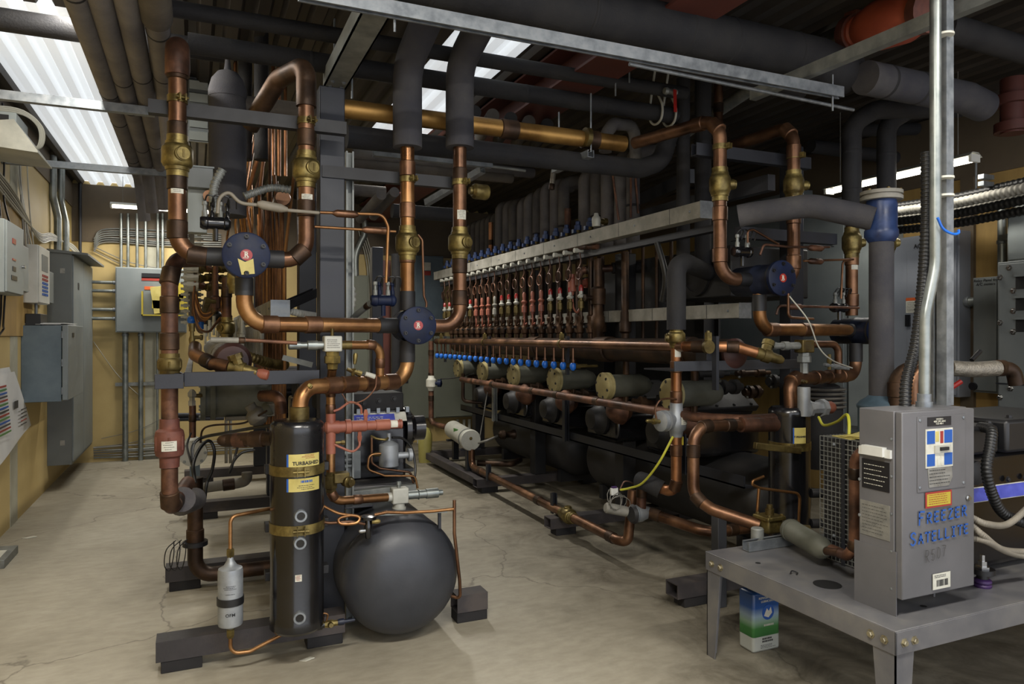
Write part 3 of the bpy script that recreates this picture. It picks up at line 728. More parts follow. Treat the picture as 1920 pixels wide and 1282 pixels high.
# ================= black oil separator cylinder =================
def separator(label, x, y, z0, z1, r, straps, tagz, strapm='brass'):
    t = thing('oil_separator', label, 'cylinder', (x, y, z0)); c = Vector((x, y, 0)); f = cam_dir((x, y, EYE))
    H = z1-z0
    MB().lathe(Vector((x, y, z0)), UZ, [(0, r*.9), (.015, r*1.02), (.045, r*1.03), (.055, r), (H-.055, r), (H-.04, r*1.02), (H-.015, r*.99), (H, r*.86), (H+.004, r*.4)], 40).build('cylinder', 'black_paint', t)
    for i, zz in enumerate(straps):
        MB().lathe(Vector((x, y, zz-.022)), UZ, [(0, r*1.0), (0, r*1.035), (.044, r*1.035), (.044, r*1.0)], 36).build('strap', strapm, t)
        s = Vector((-f.y, f.x, 0)); q = c+UZ*zz+f*r*.98-s*r*-.15
        b = MB()
        for w in (-.016, .016): b.prism([q+s*(w-.002)-UZ*.02, q+s*(w-.002)-UZ*.02+f*.03, q+s*(w-.002)+UZ*.02+f*.03, q+s*(w-.002)+UZ*.02], s*.004)
        b.cyl(q+f*.018-s*.034, q+f*.018+s*.034, .006, 10); b.build('strap_bolt', strapm, t)
    return t, f
zT0 = zat(TX, TY, 1176); zT1 = zat(TX, TY, 787); rT = .118
st = [zat(TX, TY-.1, 883), zat(TX, TY-.1, 993)]
t, f = separator('tall glossy black cylinder with two brass straps and a yellow label', TX, TY, zT0, zT1, rT, st, 0)
s = Vector((-f.y, f.x, 0)); R1 = rT+.0005
fl = (f+s*.3).normalized()
zl = zat(TX, TY-.1, 866); zl2 = zat(TX, TY-.1, 908)
for zz, hh in ((zl+.006, .062), (zl2, .058)):
    arc_patch(t, (TX, TY, zz), UZ, R1, hh, fl, .62, 'label_yellow', 'yellow_label')
    arc_patch(t, (TX, TY, zz), UZ, R1+.001, hh, (fl*math.cos(.56)-s*math.sin(.56)), .035, 'ink_blue', 'blue_stripe')
def wtext(parent, c, r, facing, body, size, m, off=.0):
    """text bent round a vertical cylinder"""
    o = text(body, size, m, None, (0, 0, 0), UX, UZ, off=off)
    f = Vector(facing); f.z = 0; f.normalize(); s_ = Vector((-f.y, f.x, 0)); o.matrix_basis = Matrix.Identity(4); c = Vector(c)
    for v in o.data.vertices:
        a = v.co.x/r; rr = r+.0008+v.co.z*.5
        v.co = c+(f*math.cos(a)+s_*math.sin(a))*rr+UZ*v.co.y - parent.location
    o.parent = parent
    return o
wtext(t, (TX, TY, zl-.004), R1+.0012, (fl+s*.06), 'TURBASHED', .022, 'ink_black', off=.0006)
wtext(t, (TX, TY, zl-.022), R1+.0012, (fl+s*.06), 'OIL SEPARATOR', .009, 'ink_black')
wrap_print(t, (TX, TY, zl+.024), UZ, R1+.0014, .02, (fl+s*.2), .3, 3, 'ink_red', 3)
wrap_print(t, (TX, TY, zl2+.01), UZ, R1+.0014, .012, (fl+s*.1), .34, 1, 'ink_blue', 9, th=.01)
wrap_print(t, (TX, TY, zl2-.012), UZ, R1+.0014, .024, (fl+s*.1), .4, 3, 'ink_black', 5)
for k, (dz, a) in enumerate(((966, .12), (1017, .1), (1156, .08))):
    d = (f*math.cos(a+.0)+s*math.sin(a)).normalized(); q = Vector((TX, TY, zat(TX, TY-.12, dz)))+d*rT*.96
    g = MB().lathe(q, d, [(0, .028), (.022, .028), (.026, .026), (.026, .018), (.018, .017)], 26).build('sight_glass', 'galv', t)
    MB().lathe(q+d*.018, d, [(0, .017), (.002, .017)], 20).build('glass', 'black_paint', g)
fs = (f+s*.1).normalized(); arc_patch(t, (TX, TY, zat(TX, TY-.1, 1081)), UZ, R1, .03, (f+s*.05), .12, 'label_white', 'white_sticker'); wrap_print(t, (TX, TY, zat(TX, TY-.1, 1081)), UZ, R1+.0016, .024, (f+s*.05), .11, 4, 'ink_red')
# side brackets behind the cylinder
for py in (878, 985, 1075):
    q = Vector((TX, TY+.1, zat(TX, TY+.1, py)))
    MB().box(q+Vector((-.13, 0, -.02)), q+Vector((.16, .06, .02))).build('mounting_bracket', 'steel_black', t, bevel=.003)
# bottom drain valve
q = W(612, 1170, Y=TY-.02); t2 = thing('drain_valve', 'small brass drain valve with dark lever at the foot of the black cylinder', 'valve', q)
MB().lathe(q-UX*.07, UX, [(0, .022), (.05, .022), (.05, .016), (.06, .016)], 14).build('elbow', 'black_paint', t2)
MB().lathe(q-UX*.01, UX, [(0, .014), (.015, .018), (.04, .018), (.04, .014), (.06, .014)], 8).build('valve_body', 'brass', t2)
MB().lathe(q+Vector((.015, -.01, 0)), Vector((0, -1, .2)), [(0, .013), (.02, .013), (.03, .01)], 10).build('stem', 'brass', t2)
MB().lathe(q+UX*.05, UX, [(0, .012), (.01, .015), (.03, .015), (.03, .01), (.08, .008)], 10).build('cap', 'valve_navy_dark', t2)
MB().tube(smooth([q+Vector((.0, 0, .015)), q+Vector((.005, 0, .045)), q+Vector((-.03, 0, .055)), q+Vector((-.07, 0, .05))]), .004, 8).build('equalizer_tube', 'copper_warm', t2)

# ================= filter drier can =================
q0 = W(432, 1170, Y=3.42); q1 = W(432, 1062, Y=3.42); xF, yF = q0.x, 3.42
t = thing('filter_drier', 'small grey filter drier can with black strap left of the black cylinder', 'filter', (xF, yF, q0.z)); f = cam_dir((xF, yF, EYE))
h = q1.z-q0.z
MB().lathe((xF, yF, q0.z), UZ, [(-.02, .012), (-.006, .03), (0, .05), (.012, .053), (h-.02, .053), (h-.006, .05), (h+.004, .03), (h+.03, .014), (h+.05, .012)], 30).build('can', 'alu_cast', t)
for zz, m in ((q0.z-.06, 'brass'), (q0.z+h+.04, 'brass')): MB().lathe((xF, yF, zz), UZ, [(0, .013), (.012, .018), (.035, .018), (.04, .013)], 6).build('flare_nut', m, t)
zs = zat(xF, yF, 1124); MB().lathe((xF, yF, zs-.016), UZ, [(0, .053), (0, .057), (.032, .057), (.032, .053)], 28).build('strap', 'black_plastic', t)
for py, r_, sd in ((1096, 3, 1), (1108, 1, 3)): wrap_print(t, (xF, yF, zat(xF, yF, py)), UZ, .0535, .02, f, .6, r_, 'ink_black', sd)
wtext(t, (xF, yF, zat(xF, yF, 1146)), .0535, f, 'OFM', .02, 'ink_black', off=.0002)
pipe('copper_tube', 'thin copper tube rising from the filter drier can and turning right behind the black cylinder', 'tube', [Vector((xF, yF, q0.z+h+.07)), Vector((xF, yF, zat(xF, yF, 968))), Vector((TX+.0, yF+.14, zat(TX, yF, 957)))], .0085, 'copper_warm', R=.03, n=10)
pipe('copper_tube', 'thin copper tube curving from under the drier can to the black cylinder foot', 'tube', [Vector((xF, yF, q0.z-.05)), Vector((xF, yF, q0.z-.13)), Vector((xF+.08, yF, q0.z-.135)), Vector((TX-.02, yF-.0, zT0-.012))], .0085, 'copper_warm', R=.04, n=10)

# ================= grey tank =================
tc = W(751, 1075, Y=3.5); RTk = .292
t = thing('receiver_tank', 'large dark grey round ended tank lying on the front skid', 'tank', (tc.x, 3.5, tc.z))
prof = [(-.17, .001)]
for k in range(1, 10):
    a = k/9*math.pi/2; prof.append((-.17*math.cos(a), RTk*math.sin(a)**.82))
prof += [(.02, RTk), (1.85, RTk), (1.95, RTk*.8), (2.02, RTk*.4)]
MB().lathe((tc.x, 3.5, tc.z), UY, prof, 56).build('shell', 'tank_grey', t)
MB().lathe((tc.x, 3.52, tc.z), UY, [(0, RTk), (.004, RTk*1.006), (.012, RTk*1.006), (.016, RTk)], 56).build('weld_seam', 'tank_grey', t)
for zz, yy in ((3.75, 1), (5.0, 1)):
    MB().bar((tc.x-.22, zz, max(.14, tc.z-RTk+.03)), (tc.x+.22, zz, max(.14, tc.z-RTk+.03)), .08, .07).build('saddle', 'steel_black', t, bevel=.003)
# bracket rail over tank top with copper tube
zr = zat(PX(740, 3.4), 3.4, 963)
t3 = thing('tube_bracket', 'thin steel bracket rail over the top of the grey tank', 'bracket', (tc.x, 3.4, zr))
MB().bar((PX(690, 3.4), 3.4, zat(PX(690, 3.4), 3.4, 966)), (PX(838, 3.4), 3.4, zat(PX(838, 3.4), 3.4, 959)), .012, .006).build('rail', 'conduit', t3)
for px, y0, y1 in ((690, 965, 1005), (824, 958, 990)):
    a = W(px, y0, Y=3.42); b_ = W(px, y1, Y=3.42); MB().bar(a, b_, .014, .014, UY).build('upright', 'steel_dark', t3)
pipe('copper_tube', 'thin copper tube level along the top of the grey tank', 'tube', [W(702, 965, Y=3.38), W(725, 960, Y=3.38), W(760, 961, Y=3.38), W(812, 958, Y=3.38), W(850, 954, Y=3.38)], .008, 'copper_warm', R=.03, n=10)
pipe('copper_tube', 'upright copper tube right of the grey tank down to the skid', 'tube', [W(852, 937, Y=3.38), W(852, 1000, Y=3.38), W(862, 1090, Y=3.4), W(863, 1122, Y=3.42), W(846, 1117, Y=3.45)], .0085, 'copper', R=.03, n=10)
q = W(690, 985, Y=3.38); t4 = thing('pressure_valve', 'small black valve body with disc top left of the tank top', 'valve', q)
MB().lathe(q, UZ, [(-.06, .012), (-.05, .018), (0, .02), (.02, .014), (.03, .014), (.032, .04), (.045, .04), (.05, .02)], 18).build('valve_body', 'black_paint', t4)
MB().lathe(q+Vector((.015, -.01, .018)), UX, [(0, .01), (.03, .012), (.04, .008)], 8).build('side_port', 'brass', t4)
MB().lathe(q+Vector((-.015, -.01, -.02)), -UX, [(0, .009), (.02, .011), (.03, .007)], 8).build('side_port', 'chrome', t4)
pipe('copper_tube', 'looped thin copper tube between the black cylinder and the small black valve', 'tube', smooth([W(600, 945, Y=3.42), W(635, 962, Y=3.38), W(672, 968, Y=3.36), W(668, 980, Y=3.35), W(640, 982, Y=3.35), W(636, 972, Y=3.36), W(660, 966, Y=3.37), W(683, 972, Y=3.38)]), .007, 'copper_warm', R=0, n=8)
pipe('copper_tube', 'thin copper tube looping low between the black cylinder and the small valve', 'tube', smooth([W(600, 955, Y=3.42), W(602, 972, Y=3.4), W(615, 980, Y=3.38), W(655, 978, Y=3.36), W(684, 982, Y=3.37)]), .007, 'copper', R=0, n=8)

# ================= skids, columns, cross beams of the left rack =================
def hollow_bar(label, x0, x1, y, z, w=.1, h=.075, blocks=(), m='skid_steel', name='skid_beam', bh=None, group=None):
    t = thing(name, label, 'steel beam', (x0, y, 0), group)
    o = [(-w/2, -h/2), (-w/2, h/2), (w/2, h/2), (w/2, -h/2)]
    g = .006; b = MB(); i = [(-w/2+g, -h/2+g), (-w/2+g, h/2-g), (w/2-g, h/2-g), (w/2-g, -h/2+g)]
    for q in ([o[0], o[1], i[1], i[0]], [o[1], o[2], i[2], i[1]], [o[2], o[3], i[3], i[2]], [o[3], o[0], i[0], i[3]]):
        b.sec((x0, y, z), (x1, y, z), q)
    b.build('beam', m, t)
    for bx in blocks:
        MB().box((bx, y-w*.45, 0), (bx+.17, y+w*.45, z-h/2)).build('foot_block', 'black_matte', t, bevel=.004)
    return t
sk = hollow_bar('front skid beam under the black cylinder and the grey tank', -.16, .67, 3.6, .1, .11, .09, (-.14, .49))
hollow_bar('short front skid beam sticking out right of the grey tank', 1.25, 1.42, 3.6, .1, .11, .09, (1.25,))
hollow_bar('second skid beam behind the front one, under the dirty brown pipe', -.16, .66, 4.72, .1, .11, .085, (-.14, .46))
hollow_bar('third skid beam from the front of the left rack', -.1, 1.6, 6.45, .1, .11, .085, (.0, 1.3))
hollow_bar('fourth skid beam from the front, farthest back in the left rack', -.1, 1.6, 8.0, .1, .11, .085, (.0, 1.3))
def ibeam(w, h, t=.008):
    a = w/2; b = h/2
    return [(-a,-b),(a,-b),(a,-b+t),(t/2,-b+t),(t/2,b-t),(a,b-t),(a,b),(-a,b),(-a,b-t),(-t/2,b-t),(-t/2,-b+t),(-a,-b+t)]
def column(label, x, y, z0, z1, w=.12, dp=.12, m='steel_dark'):
    return MB().box((x-w/2, y-dp/2, z0), (x+w/2, y+dp/2, z1)).build('steel_column', m, None, bevel=.005, label=label, cat='column')
cx = PX(620, 3.78)
column('wide dark steel column of the left rack standing behind the black cylinder', cx, 3.78, .0, zat(cx, 3.78, 168), .128, .1)
MB().sec((PX(655, 3.85), 3.85, .0), (PX(655, 3.85), 3.85, zat(PX(655, 3.85), 3.85, 285)), strutsec()).build('strut_post', 'galv_dull', label='slotted strut post right beside the wide dark column', cat='strut')
column('second dark column of the left rack, at the second skid', .66, 4.8, .143, 2.5, .11, .1)
column('third dark column of the left rack, at the third skid', .62, 6.5, .143, 2.5, .12, .1)
column('rear dark column of the left rack, at the farthest skid', .62, 8.0, .143, 2.5, .12, .1)
column('slim dark column of the left rack at its right rear side', 1.5, 6.45, .143, 2.3, .1, .1)
column('dark column of the left rack at its far right rear corner', 1.5, 8.0, .143, 2.3, .1, .1)
# front cross beam with bracket
a = W(345, 712, Y=3.56); b_ = W(598, 716, Y=3.56); zc = a.z
t = thing('cross_beam', 'dark angle beam across the front of the left rack at valve height', 'steel beam', a)
MB().box((a.x, 3.54, zc-.03), (b_.x, 3.56, zc+.035)).build('web', 'steel_dark', t, bevel=.002)
MB().box((a.x, 3.56, zc-.03), (b_.x, 3.85, zc-.02)).build('flange', 'steel_dark', t)
c_ = W(290, 717, Y=3.52)
MB().box((c_.x, 3.5, zc-.035), (xH+.06, 3.508, zc+.03)).build('clamp_plate', 'steel_dark', t, bevel=.002)
MB().box((xH+.04, 3.508, zc-.035), (xH+.05, 3.7, zc+.03)).build('clamp_arm', 'steel_dark', t)
MB().box((a.x-.04, 3.55, zc-.01), (a.x+.02, 3.6, zc+.03)).build('joining_lug', 'steel_dark', t, bevel=.002)
MB().box((a.x, 3.6, zc-.02), (a.x+.03, 8.0, zc+.02)).build('side_rail', 'steel_dark', t)
# upper cross struts
def strut(label, p0, p1, m='galv', w=.041, h=.041, up=UZ, name='strut_channel', flip=False):
    sec = strutsec(w, h)
    if flip: sec = [(x, -z) for x, z in sec]
    return MB().sec(p0, p1, sec, up).build(name, m, None, label=label, cat='strut')
z_ = zat(PX(300, 3.5), 3.5, 199)
strut('black strut rail clamping the two left copper risers near the top', (PX(278, 3.53), 3.53, z_), (PX(648, 3.53), 3.53, z_), 'steel_black', .05, .06)
z_ = zat(PX(605, 3.74), 3.74, 322)
strut('black strut rail clamping the two middle copper risers', (PX(603, 3.74), 3.74, z_), (PX(868, 3.74), 3.74, z_), 'steel_black', .045, .06)
q = W(880, 357, Y=3.66); MB().lathe(q, Vector((1, .05, -.02)), [(0, .02), (.015, .02), (.015, .03), (.03, .042), (.1, .042), (.11, .036)], 22).build('brass_cap', 'brass', None, label='round brass cap on the right end of the black strut rail', cat='cap')
# ================= overhead pipes =================
def ins(label, path, r, m='foam', R=None, rings=(), group=None, name='insulated_pipe', rm='foam_black', n=22):
    return pipe(name, label, 'pipe', path, r, m, R=(r*2.2 if R is None else R), rings=rings, ring_m=rm, ringr=1.03, ringl=.02, group=group, n=n, ringname='tape_joint')
# four parallel foam pipes running into the depth at the upper left
zf = 2.9
xs = [-.45, -.36, -.262, -.155]
labs = ['leftmost of the four foam pipes running into the room at the upper left', 'second from left of the four foam pipes running into the room at the upper left',
        'third from left of the four foam pipes running into the room at the upper left', 'rightmost of the four foam pipes running into the room at the upper left']
for k, x in enumerate(xs):
    yend = (7.2, 6.7, 6.5, 4.6)[k]
    P = [Vector((x, 1.6, zf)), Vector((x, yend, zf)), Vector((x+.03, yend+.12, zf-.35))]
    o = ins(labs[k], P, .051, 'foam_brightened', R=.12, rings=(.3, .52, .62, .8))
    if k == 3: MB().lathe((x, 3.1, zf), UY, [(0, .053), (0, .066), (.42, .066), (.42, .053)], 24).build('foam_collar', 'foam_dusty', o)
# dark pipes across
def xpipe(label, px0, px1, py, pxr, Y, r, m='foam_black', **k):
    z = zat(PX(pxr, Y), Y, py)
    return ins(label, [Vector((PX(px0, Y), Y, z)), Vector((PX(px1, Y), Y, z))], r, m, R=0, **k), z
Y_ = 4.37; xpipe('thick dark insulated pipe crossing above the left roof sheet', -60, 420, 45, 60, Y_, .058, 'foam_black', rings=(.5,))
Y_ = 3.78; ins('dark upper cross pipe running behind the two foam drops toward the red lever', [Vector((PX(300, Y_), Y_, zat(PX(807, Y_), Y_, 96))), Vector((PX(1285, Y_), Y_, zat(PX(807, Y_), Y_, 96)))], .04, 'foam_black', R=0, rings=(.32,))
Y_ = 3.98; z_ = zat(PX(750, Y_), Y_, 140); ins('dark lower cross pipe, dusty on top, hanging in plastic loops behind the foam drops', [Vector((PX(352, Y_), Y_, z_)), Vector((PX(1275, Y_), Y_, z_))], .052, 'foam_black', R=0, rings=(.2, .62, .8))
zQ2 = z_
# hooks
for px in (1230, 1255):
    c = Vector((PX(px, 3.98), 3.98, zQ2)); MB().tube(smooth([c+Vector((0, -.02, .12)), c+Vector((0, -.07, .03)), c+Vector((0, -.06, -.05)), c+Vector((0, 0, -.075)), c+Vector((0, .06, -.04)), c+Vector((0, .07, .05)), c+Vector((0, 0, .33))]), .008, 8).build('plastic_hanger', 'cable_white', None, label='pale plastic hanger loop round the lower cross pipe, '+('left' if px < 1240 else 'right')+' of two', cat='hanger')
# small valve with red handle at the end of the upper cross pipe
q = W(1258, 172, Y=3.72); t = thing('ball_valve', 'small ball valve with red lever at the right end of the upper cross pipe', 'valve', q)
MB().lathe(q-UX*.05, UX, [(0, .02), (.02, .024), (.03, .018), (.06, .018), (.07, .024), (.09, .02)], 10).build('valve_body', 'galv_dull', t)
MB().bar(q+Vector((0, -.04, .0)), q+Vector((.0, -.045, -.14)), .022, .005, UY).build('lever', 'glass_red', t)
# copper header with dark pipe beneath
Yh = 3.9; zh = 2.72
pipe('copper_pipe', 'long yellowish copper main crossing high behind the two foam drops', 'pipe', [Vector((PX(640, Yh), Yh, zh)), Vector((PX(1170, Yh), Yh, zh))], .05, 'copper_gold', R=0, rings=(.55, .86), n=24)
ins('dark insulated pipe right below the long copper main', [Vector((PX(650, 3.98), 3.98, 2.595)), Vector((PX(1200, 3.98), 3.98, 2.595)), Vector((PX(1240, 3.98), 3.98, 2.66)), Vector((PX(1255, 3.98), 3.98, 2.85))], .062, 'foam_black', R=.15)
# U shaped rusty hanger on main
c = Vector((PX(1100, 3.86), 3.86, zh)); MB().lathe(c-UX*.015, UX, [(0, .05), (0, .058), (.03, .058), (.03, .05)], 20).build('pipe_clamp', 'brass_dull', None, label='rusty ring clamp round the long copper main', cat='clamp')
ins('grey foam hoop rising behind the right end of the long copper main', [W(1135, 285, Y=4.15), W(1137, 250, Y=4.15), W(1150, 232, Y=4.2), W(1190, 235, Y=4.3), W(1192, 300, Y=4.3)], .042, 'foam_grey', R=.08)
# diag strut pieces and hangers
def rod(label, px, y0, y1, Y, r=.005, m='galv'):
    a = W(px, y0, Y=Y); b_ = Vector((a.x, Y, W(px, y1, Y=Y).z))
    return MB().cyl(a, b_, r, 8).build('threaded_rod', m, None, label=label, cat='rod')
for px, y0, y1, Y, lab in ((627, 35, 130, 3.95, 'behind the big tray'), (740, 22, 60, 2.78, 'above the left part of the top strut'), (660, 110, 185, 3.9, 'right under the big tray'), (1108, 175, 285, 3.86, 'at the clamp of the long copper main'), (1048, 210, 250, 3.9, 'left of the clamp of the long copper main'),
    (1154, 120, 180, 3.75, 'left of the red lever valve'), (1180, 125, 155, 3.7, 'at the little eye bolt'), (898, 52, 85, 3.8, 'between the two foam drops'), (1561, 140, 208, 2.75, 'through the right end of the top strut')):
    rod('thin threaded rod '+lab, px, y0, y1, Y)
# large galvanised tray running into the depth
x_ = .70; z0 = 2.86
b = MB(); b.box((x_-.06, 2.85, z0), (x_+.06, 4.02, z0+.008)); b.box((x_-.06, 2.85, z0), (x_-.052, 4.02, z0+.09)); b.box((x_+.052, 2.85, z0), (x_+.06, 4.02, z0+.09))
t = thing('cable_tray', 'heavy galvanised tray running into the depth left of the foam drops', 'tray', (x_, 3.4, z0)); b.build('channel', 'galv_dull', t)
for k, y in enumerate((3.98, 3.9)):
    for s in (-.03, .03): bolt(t, (x_+s, y, z0), -UZ, .009, 'galv')
# top galvanised strut in front
Yt = 2.75; zt = zat(PX(1500, Yt), Yt, 160)
t = thing('strut_channel', 'long bright galvanised strut across the top of the picture, ending at the right', 'strut', (PX(1577, Yt), Yt, zt))
MB().sec((PX(560, Yt), Yt, zt), (PX(1577, Yt), Yt, zt), [(x, -z) for x, z in strutsec(.041, .055)]).build('channel', 'galv', t)
pipe('conduit', 'thin conduit just under the right part of the top strut', 'conduit', [Vector((PX(1180, 3.0), 3.0, PZ(PX(1180, 3.0), 3.0, 120))), Vector((PX(1600, 3.0), 3.0, PZ(PX(1600, 3.0), 3.0, 206)))], .01, 'galv', R=0, n=8)
strut('galvanised strut under the roof running toward the camera at the upper right', (2.86, 3.15, 2.85), (2.9, 1.2, 2.85), 'galv_dull', .045, .06)
# left struts
strut('long galvanised strut across the left roof sheet, upper of two', (XL, 4.74, 2.82), (PX(290, 4.74), 4.74, 2.82), 'galv', .045, .05)
strut('long galvanised strut across the left roof sheet, lower and farther of two', (XL, 6.49, 2.82), (PX(330, 6.49), 6.49, 2.82), 'galv', .045, .05)
strut('galvanised strut end behind the brass cap, high at middle depth', (PX(700, 4.6), 4.6, zat(PX(900, 4.6), 4.6, 306)), (PX(922, 4.6), 4.6, zat(PX(900, 4.6), 4.6, 306)), 'galv', .045, .05)
strut('short galvanised strut arm carrying the long copper main', W(1040, 318, Y=4.3), W(1108, 288, Y=3.85), 'galv', .045, .045)
strut('galvanised diagonal arm behind the right copper riser', W(800, 380, Y=5.2), W(905, 318, Y=4.62), 'galv', .045, .045)
pipe('threaded_rod', 'threaded rod running right from the galvanised strut end toward the foam risers', 'rod', [W(922, 312, Y=4.6), W(985, 320, Y=4.6)], .01, 'galv_dull', R=0, n=8)
# pale ducts at mid depth
Y_ = 6.2
for (px0, py0, px1, py1, r, lab, m) in ((660, 290, 1000, 322, .05, 'pale round duct pipe far back between the risers, upper', 'foam_grey'), (660, 306, 960, 330, .045, 'grey insulated pipe far back, below the pale duct', 'foam_dusty'), (650, 355, 722, 362, .05, 'grey insulated stub with rounded end right of the wide dark column', 'foam_grey'), (735, 395, 850, 385, .055, 'dark insulated pipe behind the copper risers at valve height', 'foam_black')):
    Yk = Y_ if r != .055 else 5.5
    z = zat(PX(px0, Yk), Yk, py0); a = Vector((PX(px0, Yk), Yk, z)); b_ = Vector((PX(px1, Yk), Yk, z))
    ins(lab, [a, b_], r, m, R=0)
for k, (px, py) in enumerate(((690, 385), (715, 380))):
    ins('grey insulated pipe slanting down behind the wide dark column, '+('left' if k == 0 else 'right')+' of two', [W(px+25, py-20, Y=5.5), W(px-15, py+25, Y=6.2)], .04, 'foam_grey', R=0)
for k in range(5):
    px = 890+k*34; a = W(px, 210+k*6, Y=4.5); b_ = W(px-24, 250+k*6, Y=5.3)
    ins('foam branch pipe slanting under the lower cross pipe', [a, b_], .045, 'foam_dusty' if k % 2 else 'foam_black', R=0, group='foam branches under the lower cross pipe', n=16)
# ---- huge insulated mains at the top right ----
Yp = 2.95; zp = 3.02
ins('huge dark insulated main across the top right of the picture', [Vector((.3, Yp, zp)), Vector((PX(1530, Yp), Yp, zp)), Vector((PX(1590, Yp), Yp, zp-.05))], .115, 'foam_black', R=.1, rings=(.2, .45, .63, .72, .86), n=32)
ins('second thick dark main just below and behind the huge one', [Vector((PX(1200, 3.2), 3.2, 3.02)), Vector((PX(1500, 3.2), 3.2, 2.98))], .09, 'foam_black', R=0, rings=(.4, .8), n=28)
ins('dusty brown insulated main with rounded end behind the upright conduit', [Vector((PX(1622, 2.8), 2.8, 2.9)), Vector((PX(1810, 2.8), 2.8, 2.9)), Vector((PX(1850, 2.8), 2.82, 2.88))], .09, 'foam', R=.05, rings=(.15, .4), n=28)
ins('dark insulated main along the top right edge of the picture', [W(1770, 50, Y=2.5), W(1990, 115, Y=2.5)], .07, 'foam_black', R=0, n=24)
Y_ = 4.4
z_ = zat(PX(1650, Y_), Y_, 292); ins('dark insulated pipe crossing behind the insulated drops', [Vector((PX(1520, Y_), Y_, z_)), Vector((PX(1690, Y_), Y_, z_))], .055, 'foam_black', R=0)
ins('dark pipe with blunt end low under the roof behind the upright conduit', [W(1590, 245, Y=4.2), W(1790, 240, Y=4.2)], .05, 'foam_black', R=0)
# vertical dark pipes behind right risers
for px, w_, lab in ((1281, .045, 'left'), (1318, .055, 'right')):
    Y_ = 3.95; x = PX(px, Y_); ins('tall dark upright pipe behind the rack near the galvanised channel end, %s of two' % lab, [Vector((x, Y_, zat(x, Y_, 148))), Vector((x, Y_, zat(x, Y_, 500)))], w_, 'foam_black', R=0)
x = PX(1347, 4.1); pipe('copper_pipe', 'short copper upright just under the right end of the top strut', 'pipe', [Vector((x, 4.1, zat(x, 4.1, 155))), Vector((x, 4.1, zat(x, 4.1, 235)))], .032, 'copper', R=0, rings=(.6,))
# ---- red victaulic coupling fitting on steel pipe ----
c0 = W(1600, 62, Y=2.9); c1 = W(1735, 22, Y=2.4); d = (c1-c0).normalized()
t = thing('grooved_fitting', 'big orange red pipe fitting hanging under the roof at the upper right', 'pipe fitting', c0); L_ = (c1-c0).length
MB().lathe(c0, d, [(0, .06), (.02, .085), (.05, .085), (.06, .075), (.1, .1), (L_*.4, .128), (L_*.75, .125), (L_*.95, .09), (L_, .075)], 28).build('fitting_body', 'paint_orange', t)
MB().lathe(c0-d*.03, d, [(0, .07), (0, .1), (.06, .1), (.06, .07)], 20).build('coupling', 'paint_rust', t)
for s in (-1, 1):
    q = c0+UZ*.1*s; MB().bar(q-d*.05, q+d*.05, .05, .04).build('coupling_lug', 'paint_rust', t, bevel=.006)
    bolt(t, q+Vector((0, -.03, 0)), -UY, .012, 'galv')
MB().lathe(c1-d*.02, d, [(0, .08), (0, .105), (.06, .105), (.06, .08)], 20).build('coupling', 'paint_rust', t)
pipe('steel_pipe', 'bright steel pipe leaving the orange fitting toward the lower left', 'pipe', [c0-d*.03, W(1520, 92, Y=3.3)], .045, 'conduit', R=0, n=20)
pipe('steel_pipe', 'dull steel pipe continuing to the rear beyond the bright steel pipe', 'pipe', [W(1518, 92, Y=3.32), Vector((3.6, 4.9, 3.1))], .045, 'galv_dull', R=0, n=18)
c = W(1900, 205, Y=3.0); t = thing('red_pipe_assembly', 'dark red pipe assembly at the right edge under the roof', 'pipe fitting', c)
MB().cyl(c+UZ*.2, c-UZ*.16, .075, 22).build('pipe_body', 'beam_red', t)
for dz in (.06, -.12): MB().lathe(c+UZ*dz, UZ, [(-.03, .075), (-.03, .11), (.03, .11), (.03, .075)], 20).build('coupling', 'beam_red', t)
q = W(1712, 300, Y=4.4); t = thing('red_flange', 'small dark red flange behind the upright conduit above the right lamp', 'pipe fitting', q)
MB().box(q+Vector((-.12, -.03, -.08)), q+Vector((.1, .03, .05))).build('flange_plate', 'paint_red', t, bevel=.01)
MB().cyl(q+Vector((-.02, 0, .05)), q+Vector((-.02, 0, .15)), .02, 10).build('stub', 'paint_red', t)
# big vertical foam pipe at the left (dome top)
Yb = 4.25; xb = PX(427, Yb)
fc_ = ins('very thick dark foam column with domed top between the two left copper risers', [Vector((xb, Yb, zat(xb, Yb, 405))), Vector((xb, Yb, zat(xb, Yb, 185)))], .098, 'foam', R=0, n=30)
ins('dark level foam branch leaving the thick foam column to the right', [Vector((xb+.09, Yb+.02, zat(xb, Yb, 192))), Vector((xb+.6, Yb+.02, zat(xb, Yb, 192)))], .055, 'foam_dusty', R=0)
t = MB().lathe((xb, Yb, zat(xb, Yb, 185)), UZ, [(0, .1), (.04, .1), (.1, .085), (.14, .055), (.155, .02), (.22, .012)], 28).build('foam_cap', 'foam', fc_)
x = PX(490, 4.6)
ins('dark foam upright crossing the cross pipes right of the domed foam column', [Vector((x, 4.6, zat(x, 4.6, 40))), Vector((x, 4.6, zat(x, 4.6, 300)))], .042, 'foam_black', R=0)
x = PX(460, 4.9)
ins('dark foam upright with black wire ties behind the domed foam column', [Vector((x, 4.9, zat(x, 4.9, 50))), Vector((x, 4.9, zat(x, 4.9, 300)))], .042, 'foam_black', R=0, rings=(.4, .6, .75))
for k, (px, Y) in enumerate(((441, 5.1), (512, 5.0), (523, 4.8), (535, 5.4))):
    x = PX(px, Y); pipe('copper_tube', 'thin bright copper tube rising to the roof at the upper left', 'tube', [Vector((x, Y, zat(x, Y, 60))), Vector((x, Y, zat(x, Y, 330)))], .012, 'copper_orange', R=0, n=8, group='thin copper tubes rising to the roof at the upper left')
